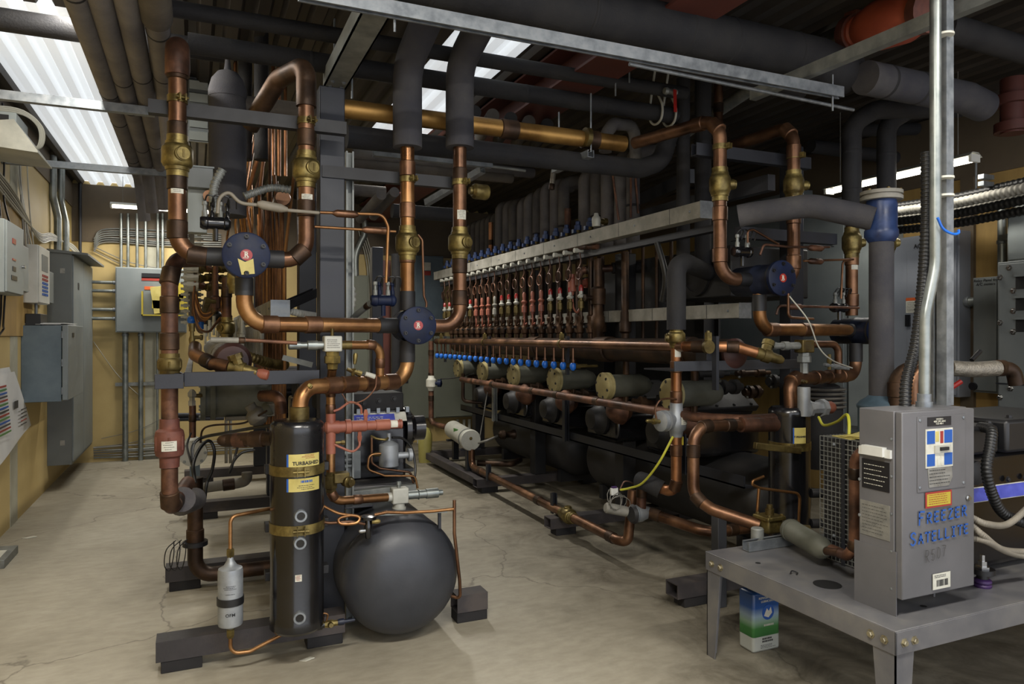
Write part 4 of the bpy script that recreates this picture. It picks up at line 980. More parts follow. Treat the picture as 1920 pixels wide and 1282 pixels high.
# diagonal braces high on the right rack
MB().sec(W(1150, 400, Y=6.0), W(1300, 330, Y=4.2), [(-.03,-.05),(.03,-.05),(.03,.05),(-.03,.05)]).build('steel_rail', 'tank_grey', None, label='blue grey steel rail rising behind the insulated risers', cat='steel beam')
for k, (px, y0, y1, px2) in enumerate(((1148, 320, 412, 1160), (1183, 315, 408, 1183), (1190, 312, 400, 1197))):
    pipe('copper_tube', 'thin brown tube running up behind the upper galvanised channel', 'tube', [W(px, y0, Y=4.6), W(px2, y1, Y=4.6)], .009, 'copper_rust', R=0, n=8, group='thin brown tubes above the upper galvanised channel')
# ================= left wall =================
def wallbox(name, label, cat, x0, x1, y0, y1, z0, z1, m, bevel=.004, door=True, seam=None):
    """enclosure on the left wall: x0 is the wall"""
    t = thing(name, label, cat, (x0, (y0+y1)/2, z0))
    MB().box((x0, y0, z0), (x1-.012, y1, z1)).build('enclosure', m, t, bevel=bevel)
    if door: MB().box((x1-.012, y0+.006, z0+.006), (x1, y1-.006, z1-.006)).build('door', m, t, bevel=.003)
    return t
t = wallbox('control_enclosure', 'light grey control panel with red displays, nearest on the left wall', 'control panel', XL, -1.1, 5.5, 6.0, 1.78, 2.25, 'panel_light')
for k, (dy, dz, w_, h_, m) in enumerate(((.2, .33, .09, .035, 'glass_red'), (.2, .22, .09, .012, 'glass_red'), (.2, .15, .09, .03, 'label_black'), (.2, .09, .16, .03, 'label_black'))):
    MB().box((-1.1, 5.5+dy-w_/2, 1.78+dz), (-1.096, 5.5+dy+w_/2, 1.78+dz+h_)).build('display' if k == 0 else 'marking', m, t, sm=False)
MB().lathe((-1.1, 5.94, 1.98), UX, [(0, .012), (.02, .012)], 10).build('latch', 'chrome', t)
t = wallbox('junction_box', 'flat pale grey box between the display panel and the keypad unit', 'electrical box', XL, -1.24, 6.35, 6.95, 1.85, 2.22, 'panel_light')
MB().box((-1.24, 6.6, 2.05), (-1.236, 6.64, 2.16)).build('display', 'label_black', t, sm=False)
t = wallbox('keypad_controller', 'pale wall controller with screen and rows of blue keys', 'controller', XL, -1.2, 7.15, 7.62, 1.78, 2.27, 'white_plastic')
MB().box((-1.2, 7.25, 2.06), (-1.197, 7.52, 2.2)).build('screen', 'panel_mid', t, sm=False)
for r_ in range(6):
    for c in range(4):
        MB().box((-1.2, 7.27+c*.065, 1.85+r_*.032), (-1.194, 7.27+c*.065+.045, 1.85+r_*.032+.02)).build('key', 'ink_blue' if r_ < 4 else 'ink_red', t, sm=False)
wallbox('junction_box', 'small pale box right behind the keypad controller', 'electrical box', XL, -1.22, 7.66, 7.95, 1.8, 2.1, 'panel_grey')
t = thing('relay_box', 'small black relay box below the keypad controller', 'electrical box', (XL, 7.3, 1.6))
MB().box((XL+.02, 7.2, 1.58), (-1.2, 7.5, 1.69)).build('case', 'black_plastic', t, bevel=.004)
MB().cyl((-1.25, 7.3, 1.69), (-1.25, 7.3, 1.8), .012, 8).build('cable_gland', 'galv', t)
# plywood boards
MB().box((XL, 6.2, 1.5), (XL+.016, 7.5, 2.5)).build('plywood_board', 'wood_ply', None, label='plywood backing board behind the keypad controller', cat='board', bevel=.002)
MB().box((XL, 5.2, 1.32), (XL+.016, 5.95, 2.0)).build('plywood_board', 'wood_ply', None, label='plywood board below the display panel at the left edge', cat='board', bevel=.002)
# deep enclosure with papers
y0_, y1_ = 7.14, 8.05; x1_ = -.99
zt_ = PZ(-1.2, y0_, 610); zb_ = PZ(-1.2, y0_, 754)
t = thing('control_cabinet', 'deep blue grey steel cabinet with papers lying on top, on the left wall', 'cabinet', (XL, y0_, zb_))
MB().box((XL, y0_, zb_), (x1_-.05, y1_, zt_)).build('enclosure', 'panel_blue', t, bevel=.004)
MB().box((x1_-.045, y0_-.005, zb_+.01), (x1_, y1_, zt_+.005)).build('door', 'panel_grey', t, bevel=.006)
MB().box((x1_, y0_+.2, zt_-.1), (x1_+.004, y0_+.3, zt_-.06)).build('nameplate', 'label_black', t)
for dz in (.06, .3, .54): MB().cyl((x1_-.045, y0_-.008, zb_+dz), (x1_-.045, y0_-.008, zb_+dz+.06), .006, 8).build('hinge', 'galv', t)
for k in range(6):
    z = zt_+.002+k*.004; R_ = Matrix.Rotation(random.uniform(-.12, .12), 3, 'Z')
    MB().box((-.14, -.25, 0), (.14, .25, .003), R_, (-1.17+random.uniform(-.02, .02), 7.5+random.uniform(-.06, .05), z)).build('paper_sheet', 'paper', None, label='loose paper sheet on top of the blue grey cabinet', cat='paper', group='papers on the blue grey cabinet')
# tall grey cabinet along the wall to the corner
t = thing('switchgear_cabinet', 'tall grey switchgear cabinet with sloped hood on the left wall near the corner', 'cabinet', (XL, 8.3, .23))
zt_ = PZ(-1.2, 8.3, 473); zb_ = PZ(-1.2, 8.3, 872)
MB().box((XL, 8.3, zb_), (-1.12, 9.8, zt_)).build('enclosure', 'panel_mid', t, bevel=.003)
MB().box((-1.12, 8.32, zb_+.03), (-1.108, 9.02, zt_-.03)).build('door', 'panel_grey', t, bevel=.002)
MB().box((-1.12, 9.04, zb_+.03), (-1.108, 9.77, zt_-.03)).build('door', 'panel_grey', t, bevel=.002)
MB().prism([(XL, 8.28, zt_), (-.98, 8.28, zt_-.02), (-.98, 8.28, zt_+.0), (XL, 8.28, zt_+.03)], (0, 1.4, 0)).build('hood', 'panel_mid', t)
MB().box((-1.108, 8.6, 1.98), (-1.104, 8.68, 2.05)).build('nameplate', 'label_black', t)
for z in (.42, 2.12): MB().box((-1.22, 8.296, z), (-1.18, 8.3, z+.05)).build('label', 'label_silver', t)
# conduits over the cabinet
def conduit(label, path, r=.014, m='conduit', R=.08, group=None, rings=()):
    return pipe('conduit', label, 'conduit', path, r, m, R=R, n=12, group=group, rings=rings, ring_m='galv', ringr=1.2, ringl=.03)
for k, (x, y, r) in enumerate(((-1.27, 8.5, .035), (-1.24, 8.75, .028), (-1.25, 8.95, .02))):
    conduit('thick bent conduit entering the top of the tall grey cabinet', [Vector((x, y, zt_)), Vector((x, y, 2.7)), Vector((x-.03, y-.08, 2.9)), Vector((x-.03, y-.08, 3.3))], r, R=.1, group='conduits above the tall grey cabinet')
# cables hanging on the left wall
rnd = random.Random(3)
for k in range(9):
    y = 5.6+rnd.random()*1.6; m = rnd.choice(['cable_grey', 'cable_white', 'cable_black'])
    P = [Vector((XL+.02+.01*k*.3, y, 3.2)), Vector((XL+.03, y+rnd.uniform(-.05, .15), 2.8)), Vector((XL+.03, y+rnd.uniform(0, .3), 2.5)), Vector((XL+.04, y+rnd.uniform(.1, .5), 2.25))]
    pipe('wall_cable', 'thin cable hanging down the left wall above the controllers', 'cable', smooth(P), rnd.choice((.006, .009, .007)), m, R=0, n=6, group='cables above the wall controllers')
for k in range(6):
    o = k*.012
    pipe('wall_cable', 'grey cable in the loose bundle sagging along the left wall to the tall cabinet', 'cable', smooth([Vector((XL+.03+o*.5, 5.9, 2.62+o)), Vector((XL+.03, 6.8, 2.5+o*2)), Vector((XL+.05, 7.6, 2.42-o)), Vector((XL+.05, 8.3, 2.5-o)), Vector((XL+.1, 9.2, 2.44+o)), Vector((XL+.1+o, 9.78, 2.4-o))]), .008, rnd.choice(['cable_grey', 'cable_white']), R=0, n=6, group='cable bundle along the left wall')
for k, (y, z0, z1) in enumerate(((5.75, 1.3, 1.78), (5.85, 1.1, 1.78), (5.95, 1.45, 1.78))):
    pipe('wall_cable', 'black cable dropping from the display panel', 'cable', smooth([Vector((-1.2, y, z1)), Vector((-1.22, y+.05, z1-.2)), Vector((-1.27, y+.3*(k == 2), z0+.1)), Vector((-1.29, y+.1, z0))]), .007, 'cable_black', R=0, n=6, group='cables under the display panel')
# fixture at top left
q = W(20, 240, Y=5.6); t = thing('unit_fixture', 'pale metal fixture with coiled cables at the upper left corner', 'fixture', q)
MB().box(q+Vector((-.3, -.05, -.02)), q+Vector((.04, .3, .09))).build('housing', 'panel_light', t, bevel=.004)
MB().prism([q+Vector((-.35, -.12, -.13)), q+Vector((.17, -.12, -.17)), q+Vector((.17, -.12, -.16)), q+Vector((.04, -.12, .03)), q+Vector((-.35, -.12, -.04))], (0, .5, 0)).build('reflector', 'white_metal', t)
MB().box(q+Vector((-.2, -.058, .0)), q+Vector((.0, -.05, .07))).build('dark_panel', 'black_plastic', t)
for k in range(3):
    pipe('wall_cable', 'pale cable looped round the fixture at the upper left corner', 'cable', smooth([q+Vector((-.25, .1, .12+k*.012)), q+Vector((.02, .1, .13+k*.012)), q+Vector((.13+k*.01, .12, .06)), q+Vector((.13+k*.01, .15, -.06)), q+Vector((.06, .2, -.1))]), .008, 'cable_white', R=0, n=6, group='cable loops on the upper left fixture')
# drawings pinned on the wall
def sheet(label, corners, m='paper'):
    b = MB(); n = 8; c = [Vector(p) for p in corners]
    for th in (0, .0012):
        for i in range(n+1):
            for j in range(n+1):
                u, v = i/n, j/n; p = (c[0]*(1-u)+c[1]*u)*(1-v)+(c[3]*(1-u)+c[2]*u)*v
                b.v.append(p+UX*(th+.02*v*v*math.sin(u*5)+.012*v))
    N_ = (n+1)**2
    for s in (0, 1):
        for i in range(n):
            for j in range(n):
                a = s*N_+i*(n+1)+j; b.f.append((a, a+1, a+n+2, a+n+1) if s else (a, a+n+1, a+n+2, a+1))
    return b.build('drawing_sheet', m, None, label=label, cat='drawing')
for k, (ya, yb, zt2, zb2, sk_) in enumerate(((5.2, 6.95, 1.26, .74, .25), (5.4, 7.05, 1.22, .62, .42))):
    X_ = XL+.006+k*.014
    s_ = sheet(('large printed plan pinned to the left wall, the rear of two', 'large printed plan with coloured tables pinned to the left wall, the front of two')[k], [(X_, ya, zt2), (X_, yb-.25, zt2), (X_, yb+sk_, zb2+.1), (X_, ya+.1, zb2-.12)])
    if k == 1:
        for i in range(14):
            zz = 1.12-i*.026; m = ('ink_red', 'tin_green', 'ink_blue', 'ink_grey')[i % 4]
            MB().box((X_+.006+.0024*i, 6.15, zz), (X_+.0082+.0024*i, 6.5, zz+.013)).build('printed_row', m, s_, sm=False)
        MB().box((X_+.016, 6.72, .93), (X_+.019, 6.84, .99)).build('printed_block', 'ink_grey', s_, sm=False)
        for i in range(5): MB().box((X_+.022, 6.92, .90-i*.03), (X_+.026, 7.12, .908-i*.03)).build('printed_row', 'ink_red' if i == 3 else 'ink_grey', s_, sm=False)

# ================= back wall =================
yb = YB
def px_x(px, y=yb): return PX(px, y)
def pz(px, py, y=yb): return zat(PX(px, y), y, py)
x0, x1 = px_x(216, 9.66), px_x(350, 9.66)
zt_, zb_ = pz(280, 502, 9.66), pz(280, 623, 9.66)
t = thing('electrical_enclosure', 'wide pale grey electrical enclosure on the back wall with yellow boxes tucked in front', 'electrical box', (x0, yb, zb_))
MB().box((x0, 9.68, zb_), (x1, yb, zt_)).build('enclosure', 'panel_light', t, bevel=.004)
MB().box((x0+.01, 9.665, zb_+.01), (x1-.01, 9.68, zt_-.01)).build('cover', 'panel_grey', t, bevel=.004)
for (px, py, w_, h_, m) in ((283, 517, .1, .03, 'label_black'), (283, 523, .1, .02, 'ink_red'), (283, 540, .07, .02, 'label_orange')):
    c = Vector((px_x(px, 9.66), 9.66, pz(px, py, 9.66))); MB().box(c+Vector((-w_, 0, -h_)), c+Vector((w_, .005, h_))).build('warning_label', m, t, sm=False)
for k, (px, py, w_, h_, rot) in enumerate(((300, 562, .085, .16, -8), (320, 572, .2, .05, 2), (338, 545, .05, .09, 10), (328, 566, .06, .06, 20), (343, 565, .045, .09, -3))):
    c = W(px, py, Y=9.6); R_ = Matrix.Rotation(math.radians(rot), 3, 'Y')
    MB().box((-w_, -.03, -h_), (w_, .03, h_), R_, c).build('small_box' if k else 'rolled_paper', 'yellow_bright' if k else 'label_yellow', None,
       label=('tan rolled paper leaning on the pale wall enclosure', 'long yellow box at the bottom of the pocket on the wall enclosure', 'yellow and black box standing at the top right of the pocket', 'yellow box tilted in the middle of the pocket', 'narrow yellow box at the right of the pocket')[k], cat='box', bevel=.002)
c = W(318, 566, Y=9.62); t = thing('wall_pocket', 'clear yellow edged pocket on the front of the wall enclosure', 'holder', c)
MB().box(c+Vector((-.3, -.07, -.17)), c+Vector((.3, .04, -.155))).build('pocket_floor', 'yellow_bright', t)
for s in (-.3, .285): MB().box(c+Vector((s, -.07, -.17)), c+Vector((s+.015, .04, .12))).build('pocket_side', 'yellow_bright', t)
# conduits: above
for k, px in enumerate((227, 240, 257, 273, 296, 305)):
    x = px_x(px, 9.78); conduit('slim conduit rising from the top of the pale wall enclosure', [Vector((x, 9.78, zt_)), Vector((x, 9.78, pz(px, 400, 9.78)))], .017, R=0, group='conduits above the pale wall enclosure')
for k, (px, r) in enumerate(((235, .032), (264, .028))):
    x = px_x(px, 9.78); conduit('thick upright conduit from the pale wall enclosure to the floor, %s of two' % ('left', 'right')[k], [Vector((x, 9.78, zb_)), Vector((x, 9.78, 0))], r, R=0, rings=(.02,))
x = px_x(295, 9.8); conduit('thin upright conduit on the plaster joint below the pale enclosure', [Vector((x, 9.8, zb_)), Vector((x, 9.8, .02))], .012, R=0)
for k, py in enumerate((529, 545, 580, 597)):
    z = pz(195, py, 9.7); conduit('short level conduit between the tall cabinet and the pale wall enclosure', [Vector((-1.12, 9.72, z)), Vector((x0, 9.72, z))], .02, R=0, group='level conduits between cabinet and enclosure', rings=(.94,))
strut('strut bar holding the thick upright conduits on the back wall', (px_x(216, 9.8), 9.82, pz(250, 720, 9.8)), (px_x(300, 9.8), 9.82, pz(250, 720, 9.8)), 'galv_dull', .041, .041, UY)
# cables along the back wall
for k in range(7):
    z = pz(250, 432+k*4, 9.8)
    pipe('wall_cable', 'grey cable in the level bundle high on the back wall', 'cable', smooth([Vector((-1.1, 9.82-k*.004, z-.12)), Vector((-.98, 9.82, z)), Vector((-.4, 9.82, z+rnd.uniform(-.02, .02))), Vector((.3, 9.82, z+.01))]), .008, rnd.choice(['cable_grey', 'cable_white', 'galv_dull']), R=0, n=6, group='cable bundle high on the back wall')
for k in range(5):
    z = .06+k*.03
    pipe('wall_cable', 'grey cable lying along the foot of the back wall', 'cable', smooth([Vector((-1.1, 9.8-k*.01, z)), Vector((-.6, 9.8, z+rnd.uniform(-.015, .015))), Vector((.1, 9.8, z)), Vector((1.4, 9.78, z*.8+.01))]), .011, rnd.choice(['cable_grey', 'galv_dull']), R=0, n=6, group='cables at the foot of the back wall')
for k, (p, q_) in enumerate((((175, 838), (330, 800)), ((190, 822), (330, 770)), ((175, 640), (265, 745)))):
    a = W(*p, Y=9.82); b_ = W(*q_, Y=9.8); mid = (a+b_)/2-UZ*.06
    pipe('wall_cable', ('thin wire sloping up along the lower back wall', 'second thin wire sloping across the lower back wall', 'thin pale string hanging diagonally across the back wall')[k], 'cable', smooth([a, mid, b_]), .004, 'cable_white' if k == 2 else 'cable_grey', R=0, n=6)
for k, (p, q_) in enumerate((((175, 470), (300, 512)), ((175, 462), (310, 505)))):
    a = W(*p, Y=9.82); b_ = W(*q_, Y=9.8)
    pipe('wall_cable', 'thin cable sagging from the tall cabinet behind the conduits', 'cable', smooth([a, (a+b_)/2-UZ*.05, b_]), .006, 'cable_grey', R=0, n=6, group='sagging cables beside the tall cabinet')
# dark upright in corner
conduit('dark upright pipe in the rear left corner', [Vector((-1.24, 9.8, 2.33)), Vector((-1.24, 9.8, 3.3))], .018, 'steel_dark', R=0)
# olive and grey panels on the back wall, centre
def backbox(label, px0, px1, py0, py1, d, m, name='electrical_enclosure', cat='electrical box'):
    yy = yb-d; x0, x1 = PX(px0, yy), PX(px1, yy); z0, z1 = zat(x0, yy, py1), zat(x0, yy, py0)
    t = thing(name, label, cat, (x0, yb, z0))
    MB().box((x0, yy+.015, z0), (x1, yb, z1)).build('enclosure', m, t, bevel=.004)
    MB().box((x0+.015, yy, z0+.015), (x1-.015, yy+.015, z1-.015)).build('door', m, t, bevel=.003)
    return t, x0, x1, z0, z1, yy
t, a0, a1, b0, b1, yy = backbox('tall olive grey electrical panel on the back wall behind the middle blue valve', 752, 812, 600, 787, .2, 'panel_olive')
MB().box((a0+.06, yy-.006, b0+.5), (a0+.1, yy, b0+.68)).build('handle', 'label_black', t)
t, a0, a1, b0, b1, yy = backbox('wide olive grey electrical panel on the back wall left of the right rack', 815, 902, 630, 784, .24, 'panel_olive')
t, a0, a1, b0, b1, yy = backbox('tall dark blue grey panel with a small warning label on the back wall', 778, 832, 478, 620, .18, 'panel_blue')
q = Vector((PX(801, yy), yy-.003, zat(PX(801, yy), yy, 500))); MB().box(q+Vector((-.05, 0, -.05)), q+Vector((.05, .003, .06))).build('warning_label', 'label_white', t); MB().box(q+Vector((-.05, -.001, -.12)), q+Vector((.05, .003, -.06))).build('warning_label', 'ink_red', t)
t, a0, a1, b0, b1, yy = backbox('narrow olive grey panel on the back wall right of the wide dark column', 662, 692, 515, 730, .2, 'panel_olive')
for k, px in enumerate((690, 785, 793, 870, 880, 858, 891)):
    x = PX(px, 9.75); z = zat(x, 9.75, 786)
    conduit('pale conduit from the olive panels into the floor', [Vector((x, 9.75, z)), Vector((x, 9.75, 0))], .022, 'white_metal', R=0, group='conduits below the olive panels')
# bent conduit at panel
conduit('bent shiny conduit rising from the narrow olive panel', smooth([W(667, 520, Y=9.7), W(667, 480, Y=9.7), W(676, 455, Y=9.7), W(684, 435, Y=9.7), W(684, 390, Y=9.7)]), .045, R=0)
# red-brown upright and black pipe
MB().box((PX(716, 8.9), 8.9, 0), (PX(733, 8.9), 9.0, 2.45)).build('red_column', 'beam_red', None, label='dark red brown steel upright near the back wall', cat='column', bevel=.004)
x = PX(742, 8.6); ins('black upright pipe in front of the dark red upright', [Vector((x, 8.6, 0.0)), Vector((x, 8.6, 2.5))], .055, 'foam_black', R=0)
# wires at the right of plaster
for k in range(4):
    a = W(672+k*4, 430, Y=9.8); b_ = W(690+k*3, 740, Y=9.8)
    pipe('wall_cable', 'pale wire hanging beside the narrow olive panel', 'cable', smooth([a, W(690+k*4, 520, Y=9.78), b_]), .008, 'cable_white', R=0, n=6, group='wires beside the narrow olive panel')
# object at floor left edge
t = thing('ballast_box', 'low grey metal box with pale label lying on the floor at the left edge', 'metal box', W(0, 1055, Z=0))
c = W(0, 1060, Z=0); 
P0 = W(-40, 1085, Z=0); P1 = W(8, 1066, Z=0); P2 = W(31, 1040, Z=0)
u = (P2-P1).normalized(); v = Vector((u.y, -u.x, 0)); L_ = (P2-P1).length
b = MB().prism([P1, P1+u*L_*1.15, P1+u*L_*1.15-v*-.0-(v*.0)+Vector((-.35, .06, 0)), P1+Vector((-.35, .06, 0))], (0, 0, .055)).build('case', 'galv_dull', t, bevel=.003)
MB().prism([P1+u*.06+Vector((-.04, 0, .055)), P1+u*L_*.8+Vector((-.04, 0, .055)), P1+u*L_*.8+Vector((-.2, .03, .055)), P1+u*.06+Vector((-.2, .03, .055))], (0, 0, .001)).build('label', 'label_white', t)
# floor scraps
for k, (px, py, s_) in enumerate(((575, 1237, .035), (55, 1008, .05), (921, 890, .03))):
    p = W(px, py, Z=0); b = MB()
    b.prism([p+Vector((-s_, 0, .001)), p+Vector((-.2*s_, -.5*s_, .001)), p+Vector((s_, -.1*s_, .004)), p+Vector((.5*s_, .5*s_, .003))], (0, 0, .003))
    b.build('paper_scrap', 'label_white', None, label=('pale chip lying on the floor before the front skid', 'narrow pale scrap on the floor near the left wall', 'tiny pale scrap on the floor between the racks')[k], cat='scrap', sm=False)
p = W(797, 866, Z=0); t = thing('yellow_cylinder', 'small olive yellow gas cylinder standing near the olive panels', 'gas cylinder', p)
MB().lathe(p, UZ, [(0, .075), (.28, .085), (.34, .08), (.4, .05), (.42, .01)], 22).build('cylinder', 'yellow_olive' if 'yellow_olive' in M_ else 'label_yellow', t)
p = W(808, 868, Z=0); MB().lathe(p-UY*.12+UZ*.03, UZ, [(0, .03), (.05, .03), (.06, .01)], 12).build('bottle_lid', 'knob_blue', None, label='small blue cap on the floor beside the gas cylinder', cat='cap')
# ================= right rack : frame =================
for y, x0, lab in ((3.3, 2.42, 'nearest hollow skid beam of the right rack, left of the grey bench'), (4.86, 2.43, 'second hollow skid beam of the right rack, under the brass floor valve'), (6.45, 2.45, 'third hollow skid beam of the right rack, under the long floor pipe'), (8.2, 2.55, 'farthest hollow skid beam of the right rack')):
    hollow_bar(lab, x0, 4.0, y, .095, .11, .08, (x0+.05, 3.6))
MB().box((2.47, 6.52, .06), (2.57, 8.12, .135)).build('skid_rail', 'skid_steel', None, label='long low steel rail joining the two farthest beams of the right rack', cat='steel beam', bevel=.004)
for k, (x, y, zt_) in enumerate(((3.12, 6.45, 2.15), (3.12, 4.86, 2.15), (3.16, 8.2, 2.15), (3.9, 4.86, 2.2), (3.9, 6.45, 2.2))):
    column(('dark steel column of the right rack, third from the camera', 'dark steel column of the right rack, second from the camera', 'farthest dark steel column of the right rack', 'rear side column of the right rack at the second skid beam', 'rear side column of the right rack at the third skid beam')[k], x, y, .136, zt_, .12, .12, 'steel_black')
column('near dark column of the right rack behind the right pair of blue valves', PX(1484, 3.62), 3.62, .0, 2.75, .115, .1, 'steel_dark')
t = thing('frame_rail', 'dark angle rail running the length of the right rack above its tanks', 'steel beam', (2.95, 3.3, .64))
MB().box((2.93, 3.3, .61), (2.94, 8.2, .68)).build('web', 'steel_dark', t); MB().box((2.93, 3.3, .61), (3.0, 8.2, .62)).build('flange', 'steel_dark', t)
for k, (y, z1) in enumerate(((7.05, .98), (5.45, .95), (3.85, .95))):
    MB().sec((2.9, y, .6), (2.9, y, z1), strutsec(.045, .045)).build('strut_post', 'galv_dull' if k == 0 else 'steel_dark', None, label=('short grey strut post, farthest on the angle rail of the right rack', 'short dark strut post in the middle of the angle rail', 'short dark strut post near the grey solenoid valve')[k], cat='strut')
# galvanised channels
def channel_box(label, x, y0, y1, z0, z1, d=.09, m='galv_dusty'):
    t = thing('wire_trough', label, 'trough', (x, y0, z0))
    MB().box((x, y0, z0), (x+d, y1, z1)).build('trough', m, t, bevel=.003)
    n = int((y1-y0)/.62)
    for k in range(n): MB().box((x-.001, y0+.6*k+.3, z0+.002), (x, y0+.6*k+.304, z1-.002)).build('cover_joint', 'steel_black', t, sm=False)
    for k in range(n): bolt(t, (x, y0+.6*k+.1, (z0+z1)/2), -UX, .006, 'galv')
    MB().box((x-.002, y0-.004, z0-.002), (x+d+.002, y0, z1+.002)).build('end_cap', 'galv', t)
    return t
ya_ = 3.47; yb_ = 8.7
channel_box('upper long galvanised wire trough along the right rack', 2.75, ya_, yb_, 2.205, 2.305)
channel_box('lower long galvanised wire trough along the right rack', 3.0, 3.42, 8.6, 1.61, 1.70)
MB().box((2.8, 3.4, 2.12), (2.86, 8.6, 2.16)).build('frame_rail', 'steel_dark', None, label='dark rail directly beneath the upper galvanised trough', cat='steel beam')
MB().box((3.3, 3.5, 2.42), (3.36, 8.2, 2.52)).build('frame_rail', 'tank_grey', None, label='high dark rail behind the insulated risers', cat='steel beam')
MB().box((3.05, 3.46, 2.1), (3.85, 3.52, 2.17)).build('frame_rail', 'steel_dark', None, label='dark cross rail just under the near end of the upper trough', cat='steel beam')
# ---- insulated risers ----
NR = 15
for k in range(NR):
    y = 4.66+.188*k; top = 2.62+.0*k
    if k == 5: continue
    x = 3.06+.01*(k % 2); P = [Vector((x, y, 2.2)), Vector((x, y, 2.90+.03*math.sin(k))), Vector((x+.3, y+.02, 2.95))]
    ins('black grey foam riser standing behind the upper galvanised trough', P, .052, 'foam_brightened' if k % 3 else 'foam_grey', R=.08, group='foam risers behind the upper trough', rings=((.3,) if k % 3 == 0 else ()), n=18)
for k in range(9):
    y = 7.55+.16*k
    ins('far foam riser in shade behind the upper galvanised trough', [Vector((3.1, y, 2.0)), Vector((3.1, y, 2.85)), Vector((3.3, y, 2.9))], .045, 'foam_grey', R=.06, group='far foam risers behind the upper trough', n=12)
y = 5.6; pipe('copper_pipe', 'bare pitted copper riser between the foam risers', 'pipe', [Vector((3.0, y, 2.2)), Vector((3.0, y, 2.42)), Vector((3.0, y, 2.62))], .03, 'copper_rust', R=0, rings=(.25,), n=14)
y = 7.35; pipe('copper_pipe', 'bare orange copper riser far back between foam risers', 'pipe', [Vector((2.98, y, 2.2)), Vector((2.98, y, 2.75))], .026, 'copper_orange', R=0, rings=(.3, .6), n=12)
# flex with nut
pipe('flex_conduit', 'short braided flexible tube ending in a nut before the foam risers', 'hose', smooth([W(1040, 305, Y=4.9), W(1037, 330, Y=4.9), W(1034, 355, Y=4.9)]), .02, 'braid', R=0, n=12, rings=(.9,))
# ---- blue capped valves on the upper trough ----
def cap_valve(x, y, z):
    t = thing('capped_valve', 'small valve with dark blue cap on the upper galvanised trough', 'valve', (x, y, z), 'blue capped valves on the upper trough')
    MB().lathe((x, y, z), UZ, [(0, .02), (.03, .02), (.03, .028), (.05, .028)], 10).build('valve_body', 'brass_dull', t)
    MB().lathe((x, y, z+.05), UZ, [(0, .03), (.04, .03), (.045, .02), (.07, .02), (.075, .012)], 8).build('cap', 'strainer_blue', t)
    MB().bar((x-.05, y, z+.04), (x-.01, y, z+.04), .03, .03).build('port', 'strainer_blue', t)
    return t
p0 = cap_valve(2.85, 4.95, 2.31)
for k in range(1, 19): put(p0, (2.85, 4.95+.195*k, 2.31))
# nearest one is wider and greyish
q = W(1118, 412, Y=4.72); t = thing('capped_valve', 'pale grey double valve at the near end of the blue capped row', 'valve', q)
MB().lathe(q, UZ, [(-.05, .03), (0, .035), (.02, .03), (.03, .02), (.05, .015)], 12).build('valve_body', 'white_metal', t)
MB().lathe(q-UZ*.01, UX, [(0, .02), (.06, .02), (.06, .028), (.09, .028)], 10).build('port', 'brass_dull', t)
# ---- stations: white connectors, coils, solenoids, dark valve risers ----
def station(kind, x, y):
    """one branch: connector, thin tube with a loop, solenoid valve, dark riser below"""
    o = Vector((x, y, 0))
    t = thing('branch_valve', '', 'valve', (x, y, 1.45))
    MB().lathe(o+Vector((0, 0, 2.175)), -UX, [(-.03, .014), (.02, .014), (.02, .02), (.05, .02)], 8).build('white_connector', 'white_metal', t)
    # loop of tube
    c = o+Vector((-.02, -.03, 1.99)); loop = [o+Vector((0, 0, 2.16)), o+Vector((0, -.02, 2.08))]
    for a in range(0, 11):
        th = math.pi*.35+a/10*math.pi*2; loop.append(c+Vector((-.006*a/10, .045*math.cos(th), .045*math.sin(th))))
    loop += [o+Vector((0, .02, 1.92)), o+Vector((0, .01, 1.86))]
    MB().tube(smooth(loop, 3), .005, 6).build('tube_loop', 'copper_rust' if kind else 'copper', t)
    mb = {'red': 'brass_dull', 'salmon': 'paint_salmon', 'dark': 'galv_dusty'}[kind]
    MB().lathe(o+Vector((0, -.02, 1.70)), UZ, [(0, .012), (.02, .016), (.02, .026), (.075, .026), (.08, .018), (.1, .016)], 8).build('solenoid_body', mb, t)
    MB().lathe(o+Vector((0, -.02, 1.80)), UZ, [(0, .02), (.012, .03), (.02, .03), (.03, .016), (.055, .016)], 8).build('collar', 'white_metal' if kind == 'red' else mb, t)
    MB().lathe(o+Vector((0, -.02, 1.855)), UZ, [(0, .017), (.035, .017), (.05, .008)], 8).build('solenoid_cap', {'red': 'glass_red', 'salmon': 'paint_salmon', 'dark': 'galv_dusty'}[kind], t)
    MB().tube(smooth([o+Vector((0, -.02, 1.71)), o+Vector((0, -.03, 1.64)), o+Vector((.01, .0, 1.6)), o+Vector((.05, .03, 1.62))]), .008, 6).build('outlet_tube', 'paint_salmon' if kind == 'salmon' else 'copper_dark', t)
    x2 = x+.1
    MB().lathe((x2, y, 1.47), UZ, [(0, .024), (.05, .024), (.06, .036), (.1, .04), (.12, .036), (.13, .028), (.16, .028), (.17, .034), (.19, .034), (.2, .022), (.7, .022)], 10).build('riser', 'copper_dark', t)
    MB().lathe((x2-.035, y, 1.575), -UX, [(0, .012), (.03, .012)], 6).build('stem_nut', 'steel_black', t)
    return t
protos = {}
seq = ['red', 'red', 'red', 'red', 'salmon', 'salmon', 'salmon', 'red', 'red', 'red', 'dark', 'salmon', 'salmon', 'salmon', 'red', 'dark', 'red', 'red', 'red', 'red']
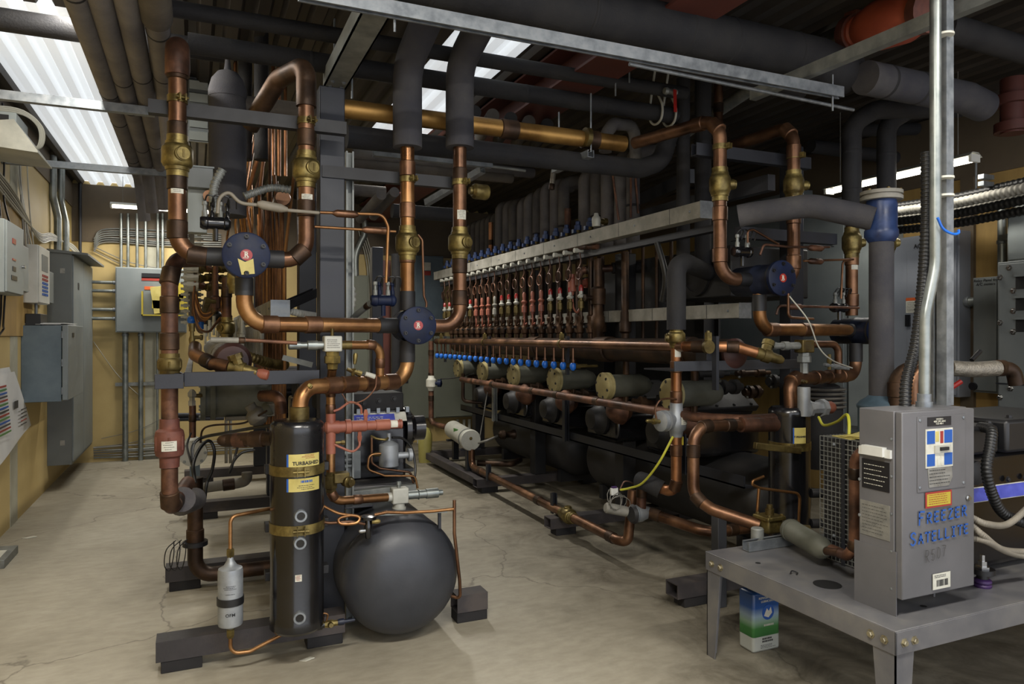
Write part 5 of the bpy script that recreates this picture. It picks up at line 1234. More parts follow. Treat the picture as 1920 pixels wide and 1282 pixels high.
for k, kd in enumerate(seq):
    y = 4.99+.178*k
    lab = {'red': 'brass solenoid valve with red cap and tube loop under the upper trough', 'salmon': 'salmon painted solenoid valve with tube loop under the upper trough', 'dark': 'dull grey solenoid valve with tube loop under the upper trough'}[kd]
    g = {'red': 'red capped solenoid valves', 'salmon': 'salmon painted solenoid valves', 'dark': 'grey solenoid valves'}[kd]
    if kd not in protos:
        t = station(kd, 2.78, y); t['label'] = lab; t['group'] = g; protos[kd] = (t, y)
    else:
        put(protos[kd][0], (2.78, y, 1.45))
# extra thick dark risers behind
for k in range(10):
    y = 4.66+.36*k
    b = MB().lathe((2.99, y, 1.46), UZ, [(0, .03), (.06, .03), (.075, .045), (.14, .048), (.16, .036), (.22, .036), (.23, .03), (.68, .03)], 12)
    b.build('dark_riser', 'copper_dark', None, label='thick dark valve riser between the long brown drum and the upper trough', cat='pipe', group='thick dark valve risers of the right rack')
# near station: salmon regulator and copper elbow into foam pipe
t = thing('regulator_valve', 'salmon painted regulator valve nearest in the row under the upper trough', 'valve', (2.8, 4.62, 1.7))
c = W(1073, 530, X=2.8)
MB().lathe(c-UZ*.1, UZ, [(0, .014), (.03, .02), (.03, .034), (.13, .034), (.14, .022), (.17, .022)], 10).build('valve_body', 'paint_salmon', t)
MB().lathe(c, UX, [(0, .03), (.12, .03), (.12, .04), (.2, .042), (.24, .03)], 12).build('side_body', 'paint_salmon', t)
MB().tube(smooth([c-UZ*.1, c+Vector((0, -.02, -.2)), c+Vector((.03, -.03, -.24)), c+Vector((.07, -.02, -.18))]), .009, 8).build('outlet_tube', 'paint_salmon', t)
e = W(1085, 507, X=2.82)
pipe('copper_pipe', 'dusty copper elbow at the top of the near dark riser of the right rack', 'pipe', [e-UZ*.12, e, e+Vector((.25, -.1, .02))], .03, 'copper_rust', R=.06, rings=(.5,), n=14)
ins('black foam pipe leading right from the dusty copper elbow into the rack', [e+Vector((.25, -.1, .02)), e+Vector((.8, -.3, .04))], .045, 'foam_black', R=0)
c = W(1121, 560, X=2.9); t = thing('dark_valve', 'thick dark copper valve riser nearest the camera in the right rack', 'valve', (c.x, c.y, 1.45))
MB().lathe((c.x, c.y, 1.45), UZ, [(0, .04), (.1, .04), (.12, .055), (.2, .055), (.22, .04), (.3, .04), (.3, .06), (.42, .062), (.44, .035), (.66, .035)], 14).build('valve_body', 'copper_dark', t)
MB().lathe((c.x-.05, c.y, 1.8), -UX, [(0, .02), (.05, .02), (.05, .028), (.07, .028)], 10).build('stem', 'copper_dark', t)
c = W(1090, 460, X=2.8)
pipe('copper_pipe', 'rusty short pipe with fittings just below the near end of the upper trough', 'pipe', [W(1050, 468, X=2.8), W(1100, 462, X=2.78), W(1120, 462, X=2.8)], .022, 'copper_rust', R=0, rings=(.3, .8), n=12)
# ---- copper header with clamps ----
yh0, yh1 = 3.42, 8.12
hd = pipe('copper_header', 'long level copper header above the row of blue knobs on the right rack', 'pipe', [Vector((2.6, yh0, 1.44)), Vector((2.6, yh1, 1.44))], .031, 'copper', R=0, n=20)
MB().lathe((2.6, yh1, 1.44), UY, [(-.03, .034), (0, .034), (.01, .02)], 18).build('end_cap', 'copper_dark', hd)
for k, px in enumerate((827, 909, 1053, 1328)):
    y = PY(px, 2.6)
    t = thing('header_bracket', 'brass coloured bracket clamp on the copper header, %s from the far end' % ('first', 'second', 'third', 'fourth')[k], 'bracket', (2.6, y, 1.44))
    MB().lathe((2.6, y-.012, 1.44), UY, [(0, .031), (0, .037), (.024, .037), (.024, .031)], 18).build('ring', 'brass_dull', t)
    MB().box((2.585, y-.012, 1.475), (2.615, y+.012, 1.52)).build('lug', 'brass', t); bolt(t, (2.6, y, 1.52), UZ, .01, 'brass')
    MB().box((2.64, y-.018, 1.2), (2.66, y+.018, 1.5)).build('strut_arm', 'steel_dark', t)
# blue knobs
def knob(x, y, z):
    t = thing('knob_valve', 'bright blue ball knob valve hanging below the copper header', 'valve', (x, y, z), 'blue knob valves under the copper header')
    MB().sphere((x, y, z), .03, 12, (.85, .85, 1.15)).build('knob', 'knob_blue', t)
    MB().lathe((x, y, z+.02), UZ, [(0, .014), (.015, .018), (.03, .018), (.03, .01), (.145, .01)], 8).build('stub_tube', 'copper', t)
    MB().lathe((x+.01, y, z), UX, [(0, .018), (.05, .018), (.05, .01), (.2, .01)], 8).build('outlet', 'brass_dull', t)
    return t
k0 = knob(2.6, 4.77, 1.272)
for k in range(1, 22): put(k0, (2.6, 4.77+.158*k, 1.272))
# ---- long brown drum pipe ----
dr = pipe('suction_header', 'long thick brown drum pipe directly behind the copper header', 'pipe', [Vector((2.87, 3.3, 1.40)), Vector((2.87, 8.15, 1.40))], .085, 'copper_dark', R=0, n=26, rings=(.1, .3, .55, .8))
MB().lathe((2.87, 3.3, 1.40), -UY, [(-.02, .088), (0, .088), (.02, .07), (.035, .03), (.04, .005)], 26).build('end_dome', 'drum_brown', dr)
# flanged cylinder heads
def head(y, label):
    x, z = 2.72, 1.135
    t = thing('flanged_cylinder', label, 'filter shell', (x, y, z), None)
    MB().lathe((x, y, z), UX, [(-.01, .085), (0, .1), (.022, .1), (.024, .094), (.03, .094), (.032, .1), (.05, .1), (.05, .08)], 26).build('end_flange', 'cream_flange', t)
    MB().lathe((x+.05, y, z), UX, [(0, .083), (.27, .083), (.33, .06), (.36, .03)], 24).build('shell', 'cyl_grey', t)
    for k in range(6):
        a = k*math.pi/3+.3; bolt(t, (x-.0, y+.08*math.cos(a), z+.08*math.sin(a)), -UX, .0115, 'steel_black')
    MB().lathe((x+.2, y, z-.08), -UZ, [(0, .02), (.04, .02)], 10).build('drain_stub', 'copper_dark', t)
    MB().lathe((x+.2, y, z+.08), UZ, [(0, .025), (.14, .025)], 10).build('inlet_stub', 'copper_dark', t)
    return t
ordn = ['farthest', 'second farthest', 'third farthest', 'third nearest', 'second nearest', 'nearest']
for k, y in enumerate((7.75, 7.0, 6.2, 5.35, 4.54, 3.74)):
    head(y, 'cream flanged grey cylinder under the blue knobs, %s of the six' % ordn[k])
op = pipe('copper_pipe', 'long stained copper pipe running just below the six cream flanges', 'pipe', [Vector((2.62, 7.3, 1.035)), Vector((2.62, 3.35, 1.035)), Vector((2.75, 3.12, 1.04)), Vector((3.0, 3.1, 1.04))], .028, 'copper_rust', R=.06, rings=(.08, .2, .4, .5, .64), n=16)
pipe('copper_pipe', 'thin level pipe behind the cream flanges', 'pipe', [Vector((2.98, 8.0, 1.0)), Vector((2.98, 3.3, 1.0))], .014, 'copper_rust', R=0, n=10)
# ---- compressors in the dark ----
def compressor(y, label):
    t = thing('compressor', label, 'compressor', (3.3, y, .68))
    b = MB(); b.box((2.98, y-.24, .68), (3.62, y+.24, .9)); b.build('crankcase', 'black_paint', t, bevel=.03)
    for s in (-1, 1):
        R_ = Matrix.Rotation(math.radians(38*s), 3, 'X')
        MB().box((-.24, -.09, 0), (.3, .09, .22), R_, (3.3, y, .86)).build('cylinder_bank', 'black_matte', t, bevel=.02)
        MB().box((-.25, -.1, .22), (.31, .1, .27), R_, (3.3, y, .86)).build('cylinder_head', 'steel_black', t, bevel=.01)
        for k in range(4):
            for w in (-.075, .075): 
                p = Vector((3.3, y, .86))+R_@Vector((-.2+k*.15, w, .27)); bolt(t, p, R_@UZ, .009, 'steel_black')
    MB().lathe((2.98, y, .84), -UX, [(0, .13), (.02, .13), (.04, .1), (.1, .08), (.11, .03)], 20).build('end_bell', 'steel_black', t)
    MB().lathe((3.05, y-.28, .93), -UX, [(0, .07), (.06, .11), (.1, .1), (.16, .06), (.18, .02)], 18).build('oil_bell', 'copper_rust', t)
    MB().lathe((3.05, y+.2, 1.0), Vector((-1, 0, .2)), [(0, .03), (.1, .03), (.1, .045), (.14, .045), (.14, .02), (.2, .02)], 10).build('service_port', 'copper_dark', t)
    MB().box((3.02, y-.02, .95), (3.2, y+.16, 1.08)).build('terminal_box', 'black_plastic', t, bevel=.01)
    return t
for k, y in enumerate((4.15, 5.0, 5.85, 6.7, 7.55)): compressor(y, 'black compressor in the shade of the right rack, %s from the camera' % ('first', 'second', 'third', 'fourth', 'fifth')[k])
# greenish grey shells right of the near flange
for k, (px, py, m, r, L_) in enumerate(((1345, 726, 'steel_black', .05, .2), (1395, 735, 'copper_dark', .045, .15), (1440, 715, 'steel_black', .05, .2), (1380, 700, 'copper_dark', .03, .3), (1300, 702, 'steel_black', .03, .3))):
    q = W(px, py, Y=3.75+.05*k); t = thing('pipe_fitting', ('dark flanged fitting right of the nearest cream flange', 'dark brown fitting between the near column and the nearest flange', 'black fitting left of the near column of the right rack', 'brown stub pipe just under the near cross rail', 'black stub pipe under the near cross rail, further left')[k], 'pipe fitting', q)
    MB().lathe(q, UX, [(0, r*.6), (.03, r*.6), (.03, r), (.06, r), (.06, r*.7), (L_*.6, r*.7), (L_*.6, r), (L_*.8, r), (L_*.8, r*.5), (L_, r*.5)], 14).build('body', m, t)
    for s in (-1, 1): bolt(t, q+Vector((.03, 0, r*.8*s)), -UX, .008, 'galv_dull')
# tanks of the right rack
def longtank(label, x, y0, y1, z, r):
    prof = [(0, .001)]
    for k in range(1, 8): a = k/7*math.pi/2; prof.append((.16*(1-math.cos(a)), r*math.sin(a)**.85))
    L_ = y1-y0; prof += [(L_-p, q) for p, q in reversed(prof)]
    t = thing('receiver_tank', label, 'tank', (x, y0, z-r))
    MB().lathe((x, y0, z), UY, prof, 44).build('shell', 'tank_dark', t)
    for y in (y0+.25, y1-.25): MB().box((x-.2, y-.03, .08), (x+.2, y+.03, z-r+.06)).build('saddle', 'steel_black', t)
    return t
longtank('long dark tank low in the near half of the right rack', 3.45, 3.45, 5.7, .42, .28)
longtank('shorter dark tank low in the far half of the right rack', 3.45, 6.0, 7.9, .42, .28)
# black guard box and round duct at valve height
t = thing('motor_guard', 'big black sheet metal guard between the two troughs at the near end', 'guard', (3.2, 3.6, 1.75))
MB().box((3.22, 3.75, 1.76), (3.9, 4.5, 2.1)).build('casing', 'steel_black', t, bevel=.01)
MB().lathe((3.22, 4.1, 1.93), -UX, [(0, .15), (.02, .15), (.02, .12), (.005, .12)], 28).build('round_opening', 'black_matte', t)
pipe('flex_conduit', 'black ribbed conduit hanging before the black guard box', 'conduit', smooth([W(1232, 455, Y=3.9), W(1245, 500, Y=3.85), W(1248, 530, Y=3.85), W(1242, 565, Y=3.9)]), .02, 'cable_black', R=0, n=10)
MB().box((3.3, 4.6, 1.72), (3.36, 5.5, 2.12)).build('back_sheet', 'tank_grey', None, label='grey sheet metal plate seen between the tubes behind the valve row', cat='panel')
for k in range(4):
    y = 4.3+.18*k; pipe('copper_tube', 'thin upright dark tube before the grey sheet metal plate', 'tube', [Vector((3.15, y, 1.48)), Vector((3.15, y, 2.2))], .013, 'copper_dark', R=0, n=8, group='thin upright tubes before the grey sheet plate')
# gas/pipes near floor: white filter shell
a = Vector((2.54, 6.8, .45)); b_ = Vector((2.66, 7.7, .45)); d = (b_-a)
t = thing('filter_shell', 'pale grey cylinder lying on a stand at the far end of the floor pipe', 'filter', a)
MB().lathe(a, d, [(0, .03), (.003, .1), (.02, .108), (.05, .108), (.05, .098), (.9, .098), (.93, .07), (.95, .035), (1.0, .035)], 30).build('shell', 'white_metal', t)
MB().lathe(a+d.normalized()*.12, d, [(0, .098), (0, .103), (.03, .103), (.03, .098)], 28).build('band', 'galv_dull', t)
bolt(t, a+Vector((0, 0, .02)), -UY, .012, 'brass_dull')
s_ = a+d*.5+Vector((-.085, -.04, .055)); MB().box(s_+Vector((-.01, -.1, -.02)), s_+Vector((.0, .02, .02))).build('green_label', 'tin_green', t)
for q in (.1, .85):
    p = a+d*q; MB().box((p.x-.03, p.y-.03, .136), (p.x+.03, p.y+.03, .36)).build('stand_leg', 'steel_dark', t); MB().bar((p.x-.1, p.y, .35), (p.x+.12, p.y, .35), .05, .02).build('stand_bar', 'steel_dark', t)
# floor pipe
fp = pipe('copper_pipe', 'long copper pipe running low over the floor toward the camera along the right rack', 'pipe', [Vector((2.56, 6.83, .36)), Vector((2.56, 6.83, .18)), Vector((2.52, 4.02, .17)), Vector((2.56, 3.96, .17)), Vector((2.6, 3.96, .5))], .033, 'copper', R=.09, rings=(.12, .2, .52, .86), n=20)
ball_valve('brass ball valve low on the long floor pipe beside the second skid beam', Vector((2.53, 4.72, .17)), Vector((.01, 1, 0)), .033, .2, 1.75, (.0, .1, 1))
for y in (4.95, 6.3):
    MB().sec((2.53, y, .136), (2.53, y, .29), strutsec(.04, .04)).build('pipe_stand', 'steel_dark', None, label='short upright strut holding the floor pipe near the %s' % ('brass floor valve' if y < 5 else 'pale filter shell'), cat='strut')
# riser at the far left end of right rack with white valve
xx, yy_ = 2.56, 8.2
pw = pipe('copper_pipe', 'rusty copper drop from the far header end down to the pale filter shell', 'pipe', [Vector((xx, yy_, 1.44)), Vector((xx, yy_, .47)), Vector((2.66, 7.8, .45))], .03, 'copper_rust', R=.08, rings=(.1, .3, .5, .7), n=14)
q = Vector((xx, yy_, PZ(xx, yy_, 718))); t = thing('ball_valve', 'white painted ball valve with dark blue knob on the far copper drop', 'valve', q)
MB().lathe(q-UZ*.09, UZ, [(0, .034), (.03, .04), (.05, .06), (.13, .06), (.15, .04), (.18, .034)], 16).build('valve_body', 'label_white', t)
MB().lathe(q+Vector((.04, -.04, 0)), Vector((1, -.6, 0)), [(0, .02), (.03, .02), (.03, .045), (.07, .045), (.08, .02)], 12).build('knob', 'valve_navy', t)
pipe('cable', 'dark cable from the white ball valve to the farthest cream flange', 'cable', smooth([q+Vector((.1, -.06, .05)), W(855, 708, Y=7.9), W(890, 700, Y=7.6)]), .007, 'cable_black', R=0, n=6)
pipe('copper_pipe', 'small brown pipe turning beneath the farthest cream flange', 'pipe', [W(868, 700, Y=7.6), W(868, 752, Y=7.6), W(905, 755, Y=7.5)], .02, 'copper_dark', R=.05, n=10)
pipe('cable', 'grey hose from the pale filter shell to the far tank', 'hose', smooth([a+Vector((.08, 0, -.03)), W(915, 825, Y=6.7), W(938, 815, Y=6.8)]), .012, 'cable_grey', R=0, n=8)
q = W(945, 815, Y=6.75); t = MB().lathe(q, UX, [(-.06, .02), (-.04, .045), (.0, .05), (.02, .035), (.08, .035), (.1, .05), (.12, .05)], 10).build('pipe_fitting', 'copper_dark', None, label='dark valve fitting on the far tank of the right rack', cat='pipe fitting')
pipe('copper_pipe', 'dark low pipe below the far tank of the right rack', 'pipe', [W(895, 868, Y=6.9), W(960, 870, Y=6.7), W(975, 862, Y=6.9)], .03, 'copper_dark', R=.05, n=12)
pipe('cable', 'grey cord slanting from the farthest column to the filter stand', 'cable', [W(914, 735, Y=7.0), W(898, 830, Y=7.0)], .006, 'cable_grey', R=0, n=6)

MB().box((3.95, 4.75, .7), (3.97, 8.3, 2.15)).build('back_panel_sheet', 'steel_black', None, label='dark sheet closing the far side of the right rack behind the compressors', cat='sheet')
# ================= right front piping =================
V3 = Vector((3.01, 3.08, PZ(3.01, 3.08, 521))); V4 = Vector((3.99, 3.25, PZ(3.99, 3.25, 620)))
three_way_valve('round dark blue valve cover with red sticker at the right, in full view', V3, .1, .36)
three_way_valve('dark blue valve cover at the far right, half hidden by the upright foam pipe', V4, .1, .34)
y3 = 3.26; xJ = PX(1350, y3); xK = PX(1488, y3)
pJ = pipe('copper_pipe', 'copper riser left of the right blue valve, curving up from its left port', 'pipe', [Vector((V3.x-.07, y3, V3.z)), Vector((xJ, y3, V3.z)), Vector((xJ, y3, PZ(xJ, y3, 222))), W(1190, 268, Y=3.9)], .0375, 'copper', R=.12, rings=(.18, .32, .45, .62, .7), ring_m='copper', n=22)
MB().cyl((V3.x-.085, y3, V3.z), (V3.x-.16, y3, V3.z), .041, 20).build('black_sleeve', 'steel_black', pJ)
clampring(pJ, (xJ, y3, PZ(xJ, y3, 276)), UZ, .0375)
ball_valve('large brass ball valve on the riser left of the right blue valve', (xJ, y3, PZ(xJ, y3, 346)), UZ, .0375, .19, 1.6, (.9, -.4, 0), 1.6)
pK = pipe('copper_pipe', 'copper riser right of the right blue valve, partly behind a dark column', 'pipe', [Vector((V3.x+.07, y3, V3.z)), Vector((xK, y3, V3.z)), Vector((xK, y3, PZ(xK, y3, 235))), Vector((xK-.02, y3+.75, PZ(xK, y3, 235)))], .0375, 'copper', R=.12, rings=(.15, .3, .42, .52, .6), ring_m='copper', n=22)
clampring(pK, (xK, y3, PZ(xK, y3, 293)), UZ, .0375)
ball_valve('large brass ball valve right below the top elbow above the thick foam pipe', (xK, y3, PZ(xK, y3, 348)), UZ, .0375, .18, 1.6, (.9, -.4, 0), 1.6)
for p_, x_, py in ((pJ, xJ, 392), (pK, xK, 520)): pass
# C'
zc2 = V4.z+.005
pC2 = pipe('copper_pipe', 'copper pipe below the right blue valve running right to the half hidden valve', 'pipe', [Vector((V3.x, y3, V3.z-.08)), Vector((V3.x, y3, zc2)), Vector((V4.x-.08, V4.y+.15, zc2))], .0375, 'copper_warm', R=.13, rings=(.25, .55), ring_m='copper', n=22)
MB().cyl((V3.x, y3, V3.z-.085), (V3.x, y3, V3.z-.18), .041, 20).build('black_sleeve', 'steel_black', pC2)
MB().cyl((V4.x-.2, V4.y+.145, zc2), (V4.x-.08, V4.y+.15, zc2), .041, 20).build('black_sleeve', 'steel_black', pC2)
# F'
S2 = Vector((3.08, 3.1, 0)); zF2 = 1.245
pF2 = pipe('copper_pipe', 'thick copper pipe bending from the half hidden valve down into the right black cylinder', 'pipe', [Vector((3.95, V4.y+.15, V4.z-.08)), Vector((3.95, V4.y+.15, zF2)), Vector((S2.x+.02, S2.y+.02, zF2+.01)), Vector((S2.x+.01, S2.y, 1.1))], .0375, 'copper', R=.12, rings=(.3, .45, .6, .85), ring_m='copper', n=22)
MB().cyl((3.95, V4.y+.15, V4.z-.08), (3.95, V4.y+.15, V4.z-.2), .041, 20).build('black_sleeve', 'steel_black', pF2)
q = Vector((S2.x+.05, S2.y-.045, zF2)); MB().lathe(q, Vector((0, -1, 0)), [(0, .012), (.02, .012), (.022, .008), (.034, .008)], 6).build('access_nut', 'brass_dull', pF2)
# L risers
y4 = 3.4; xL1 = PX(1597, y4); xL2 = PX(1662, y4)
for k, (x_, zb_) in enumerate(((xL1, V4.z+.1), (xL2, V4.z+.02))):
    p_ = pipe('copper_pipe', ('copper riser just left of the upright foam pipe at the right', 'copper riser just right of the upright foam pipe at the right')[k], 'pipe', [Vector((x_, y4, zb_)), Vector((x_, y4, 2.3))], .0375, 'copper', R=0, rings=(.15, .55), n=20, ring_m='copper')
    ball_valve(('large brass valve left of the blue strainer and upright foam pipe', 'large brass valve right of the blue strainer and upright foam pipe')[k], (x_, y4, PZ(x_, y4, 455)), UZ, .0375, .2, 1.6, (.9, -.4, 0), 1.4)
    arc_patch(p_, (x_, y4, PZ(x_, y4, 498)), UZ, .038, .055, (-.3, -1, 0), .6, 'label_white')
    ins(('left of two dark insulated drops behind the blue strainer', 'right of two dark insulated drops behind the blue strainer')[k], [Vector((x_, y4, 2.26)), Vector((x_, y4, PZ(x_, y4, 232))), Vector((x_+.15, y4-.05, PZ(x_, y4, 205))), Vector((x_+.6, y4-.1, PZ(x_, y4, 190)))], .06, 'foam_black', R=.14, rings=(.15, .35))
# black vertical strut beams holding
strut('dark strut rail clamping the two right risers near their tops', (PX(1305, 3.33), 3.35, PZ(xJ, y3, 277)), (PX(1520, 3.33), 3.35, PZ(xJ, y3, 277)), 'steel_dark', .05, .07)
# foam elbow N
yN = 3.5; xN = PX(1268, yN)
def nz(py): return PZ(xN, yN, py)
ins('black foam elbow pipe coming out of the rack and dropping to a brass valve', [W(1330, 512, Y=4.0), W(1285, 492, Y=3.55), Vector((xN, yN, nz(498))), Vector((xN, yN, nz(618)))], .056, 'foam_black', R=.09, n=24)
ball_valve('brass valve directly below the black foam elbow pipe', (xN, yN, nz(633)), UZ, .031, .12, 1.7, (-.8, .4, 0))
pN = pipe('copper_pipe', 'copper drop through the grey solenoid valve, bending left above the floor', 'pipe', [Vector((xN, yN, nz(650))), Vector((xN, yN, nz(925))), W(1232, 913, Y=3.65)], .0315, 'copper_orange', R=.09, rings=(.12, .3, .62, .83), n=20, ring_m='copper')
arc_patch(pN, (xN, yN, nz(661)), UZ, .032, .05, (-.3, -1, 0), .6, 'label_white')
c = Vector((xN, yN, nz(787))); t = thing('solenoid_valve', 'light grey cast valve with round side housing on the copper drop', 'valve', c)
MB().lathe(c-UZ*.1, UZ, [(0, .036), (.03, .04), (.05, .058), (.09, .062), (.13, .05), (.16, .038), (.2, .038)], 22).build('valve_body', 'alu_cast', t)
dv = Vector((-1, -.15, 0)); MB().lathe(c+Vector((0, 0, -.0)), dv, [(0, .04), (.07, .045), (.07, .06), (.09, .062), (.095, .05), (.105, .05), (.105, .062), (.13, .06), (.14, .04)], 22).build('side_housing', 'alu_cast', t)
arc_patch(t, c+UZ*.0, UZ, .0625, .045, (.3, -1, 0), .45, 'label_white'); wrap_print(t, c, UZ, .0638, .04, (.3, -1, 0), .35, 4)
MB().lathe(c+Vector((-.14, -.03, .0)), Vector((-1, -.1, .1)), [(0, .012), (.03, .012), (.03, .018), (.05, .018), (.05, .01), (.09, .012), (.1, .006)], 8).build('brass_port', 'brass', t)
MB().tube(smooth([c+Vector((-.16, -.03, .01)), c+Vector((-.17, -.03, .07)), c+Vector((-.14, -.03, .12)), c+Vector((-.08, -.02, .13)), c+Vector((-.02, -.03, .125))]), .006, 8).build('pilot_tube', 'copper', t)
MB().box(c+Vector((.03, -.01, -.15)), c+Vector((.045, .0, -.1))).build('yellow_tag', 'yellow_bright', t)
# foam lump and floor elbow
pipe('foam_sleeve', 'lumpy black foam wrapping at the bottom left bend of the copper drop', 'pipe insulation', [W(1240, 918, Y=3.62), W(1215, 905, Y=3.68), W(1200, 900, Y=3.75)], .055, 'foam_black', R=.05, n=16)
pipe('copper_pipe', 'short upright copper piece between the foam wrapping and the grey coupling', 'pipe', [W(1204, 900, Y=3.85), W(1202, 955, Y=3.85)], .031, 'copper_rust', R=0, rings=(.4,), n=16)
q = W(1200, 962, Y=3.86); t = thing('pipe_coupling', 'grey coupling fitting at the elbow near the floor left of the bench', 'pipe fitting', q)
MB().lathe(q-UX*.06, UX, [(0, .045), (.03, .045), (.03, .055), (.06, .055), (.09, .045), (.13, .034)], 18).build('coupling_body', 'alu_cast', t)
MB().lathe(q-UX*.07, UX, [(0, .05), (.02, .062), (.03, .05)], 18).build('dark_ring', 'steel_black', t)
MB().lathe(q-UX*.08+Vector((-.02, 0, .02)), Vector((-1, .15, .25)), [(0, .032), (.14, .034), (.15, .025)], 14).build('pale_sleeve', 'galv_dusty', t)
pipe('copper_pipe', 'copper pipe running low to the right from the grey coupling under the black pipe', 'pipe', [q+UX*.06, W(1325, 998, Y=3.5), W(1400, 990, Y=3.55), W(1440, 980, Y=3.7)], .034, 'copper', R=.12, rings=(.05, .55), n=18)
for k in range(5):
    cc = W(1152+k*2, 935+k*3, Y=3.86); P = [cc+Vector((.07*math.cos(a)*(.7+.08*k), .03*math.sin(a+k), .06*math.sin(a))) for a in [i*math.pi/6 for i in range(13)]]
    pipe('wire_coil', 'tangled thin wire coil hanging left of the grey coupling', 'wire', P, .0025, 'cable_grey', R=0, n=5, group='wire coils beside the grey coupling')
q = W(1150, 925, Y=3.86); t = thing('wire_connector', 'small white and purple plug above the tangled wire coil', 'connector', q)
MB().box(q+Vector((-.02, -.01, -.01)), q+Vector((.03, .01, .035))).build('plug', 'white_plastic', t, bevel=.003); MB().box(q+Vector((-.012, -.012, .035)), q+Vector((.02, .008, .045))).build('purple_tip', 'purple_rubber', t)
pipe('yellow_cable', 'bright yellow cable curving from the grey valve down to the white plug', 'cable', smooth([W(1262, 818, Y=3.45), W(1235, 868, Y=3.5), W(1205, 905, Y=3.65), W(1180, 915, Y=3.8), W(1163, 918, Y=3.86)]), .007, 'hose_yellow', R=0, n=8)
pipe('copper_tube', 'thin brown tube arcing over the white plug', 'tube', smooth([W(1162, 918, Y=3.86), W(1172, 902, Y=3.86), W(1190, 908, Y=3.84), W(1202, 918, Y=3.83)]), .005, 'copper_rust', R=0, n=6)
# cross rail right
a = W(1265, 687, Y=3.3); b_ = W(1500, 690, Y=3.3)
t = thing('cross_beam', 'blue grey angle beam across the near end of the right rack', 'steel beam', a)
MB().box((a.x, 3.3, a.z-.028), (b_.x, 3.31, a.z+.028)).build('web', 'tank_grey', t, bevel=.002); MB().box((a.x, 3.31, a.z-.028), (b_.x, 3.6, a.z-.02)).build('flange', 'steel_dark', t)
c = W(1338, 668, Y=3.34); MB().box(c+Vector((-.05, 0, -.05)), c+Vector((.04, .1, .06))).build('support_block', 'tank_grey', t, bevel=.003)
# branch from header to brass strainer end
h0 = Vector((2.6, 3.45, 1.44))
pipe('copper_pipe', 'bright copper branch from the near end of the copper header to a brass strainer', 'pipe', [h0+UY*.02, h0-UY*.12+UX*.02, W(1380, 650, Y=3.2), W(1420, 662, Y=3.15)], .031, 'copper_orange', R=.1, rings=(.3, .7), n=18)
q = W(1418, 661, Y=3.15); d = (W(1462, 674, Y=3.1)-q).normalized(); t = thing('y_strainer', 'brass strainer valve sticking out at the near end of the right rack', 'valve', q)
MB().lathe(q, d, [(0, .033), (.04, .033), (.04, .04), (.08, .04), (.08, .03), (.14, .026), (.16, .015)], 14).build('valve_body', 'brass_dull', t)
MB().lathe(q+d*.05, Vector((.5, .1, 1)), [(0, .03), (.06, .03), (.06, .036), (.09, .034)], 8).build('branch', 'brass', t)
# same on the left rack
def drum_set(x, y, z, side):
    t = thing('suction_header', 'long drum pipe with brown end dome at the left rack, wrapped in pale tape', 'pipe', (x, y, z))
    MB().lathe((x, y, z), UY, [(-.03, .02), (-.02, .075), (0, .092), (.02, .094), (.1, .094)], 30).build('end_dome', 'drum_brown', t)
    MB().lathe((x, y+.1, z), UY, [(0, .09), (.2, .09), (.2, .096), (.23, .096), (.23, .09), (.5, .09), (.5, .096), (.53, .096), (.53, .09), (4.3, .09)], 26).build('wrapped_shell', 'galv_dusty', t)
xd = PX(436, 3.85); zd = PZ(xd, 3.85, 677); drum_set(xd, 3.85, zd, 0)
pipe('copper_pipe', 'brown copper bend in front of the brown drum end at the left rack', 'pipe', [W(366, 650, Y=3.9), W(365, 665, Y=3.75), W(395, 680, Y=3.65), W(430, 688, Y=3.6)], .03, 'copper', R=.07, rings=(.7,), n=18)
q = W(430, 688, Y=3.6); d = (W(495, 702, Y=3.55)-q).normalized(); t = thing('y_strainer', 'brass strainer valve with pinkish cap lying before the brown drum end', 'valve', q)
MB().lathe(q, d, [(0, .03), (.03, .03), (.03, .036), (.07, .036), (.07, .028), (.13, .024)], 14).build('valve_body', 'brass', t)
MB().lathe(q+d*.05, Vector((-.35, 0, 1)), [(0, .026), (.05, .026), (.05, .034), (.075, .034)], 8).build('branch', 'brass', t)
MB().lathe(q+d*.13, d, [(0, .02), (.02, .026), (.05, .024), (.055, .015)], 12).build('cap', 'paint_salmon', t)
q = W(360, 640, Y=3.92); t = thing('gauge_valve', 'small steel needle valve standing on the brown copper bend', 'valve', q)
MB().lathe(q-UZ*.02, UZ, [(0, .012), (.03, .016), (.05, .01), (.07, .01), (.07, .015), (.11, .015)], 10).build('valve_body', 'brass_dull', t)
MB().lathe(q+UZ*.02, Vector((1, -.3, 0)), [(0, .009), (.04, .009), (.04, .014), (.05, .014)], 8).build('side_port', 'brass_dull', t)
# pilot assemblies on blue valves
def pilot(label, c, m, parent=None):
    t = thing('pilot_valve', label, 'valve', c); c = Vector(c)
    MB().lathe(c-UX*.065, UX, [(0, .024), (.015, .032), (.03, .032), (.035, .028), (.1, .028), (.105, .032), (.12, .03), (.13, .018)], 16).build('pilot_body', m, t)
    for k, dx in enumerate((-.045, -.015, .02, .05)):
        MB().lathe(c+Vector((dx, (-.01, .02, -.015, .01)[k], .025)), UZ, [(0, .012), (.025, .012), (.03, .008), (.05, .008), (.055, .012), (.07, .01)], 8).build('solenoid_stem', m if k % 2 else 'galv_dull', t)
        P = [c+Vector((dx, 0, .09)), c+Vector((dx+.01, -.02, .12)), c+Vector((dx+.035, -.02, .115)), c+Vector((dx+.04, 0, .07))]
        MB().tube(smooth(P), .004, 6).build('wire', 'cable_black', t)
    MB().lathe(c-UZ*.02, -UZ, [(0, .012), (.06, .012)], 8).build('stem', m, t)
    return t
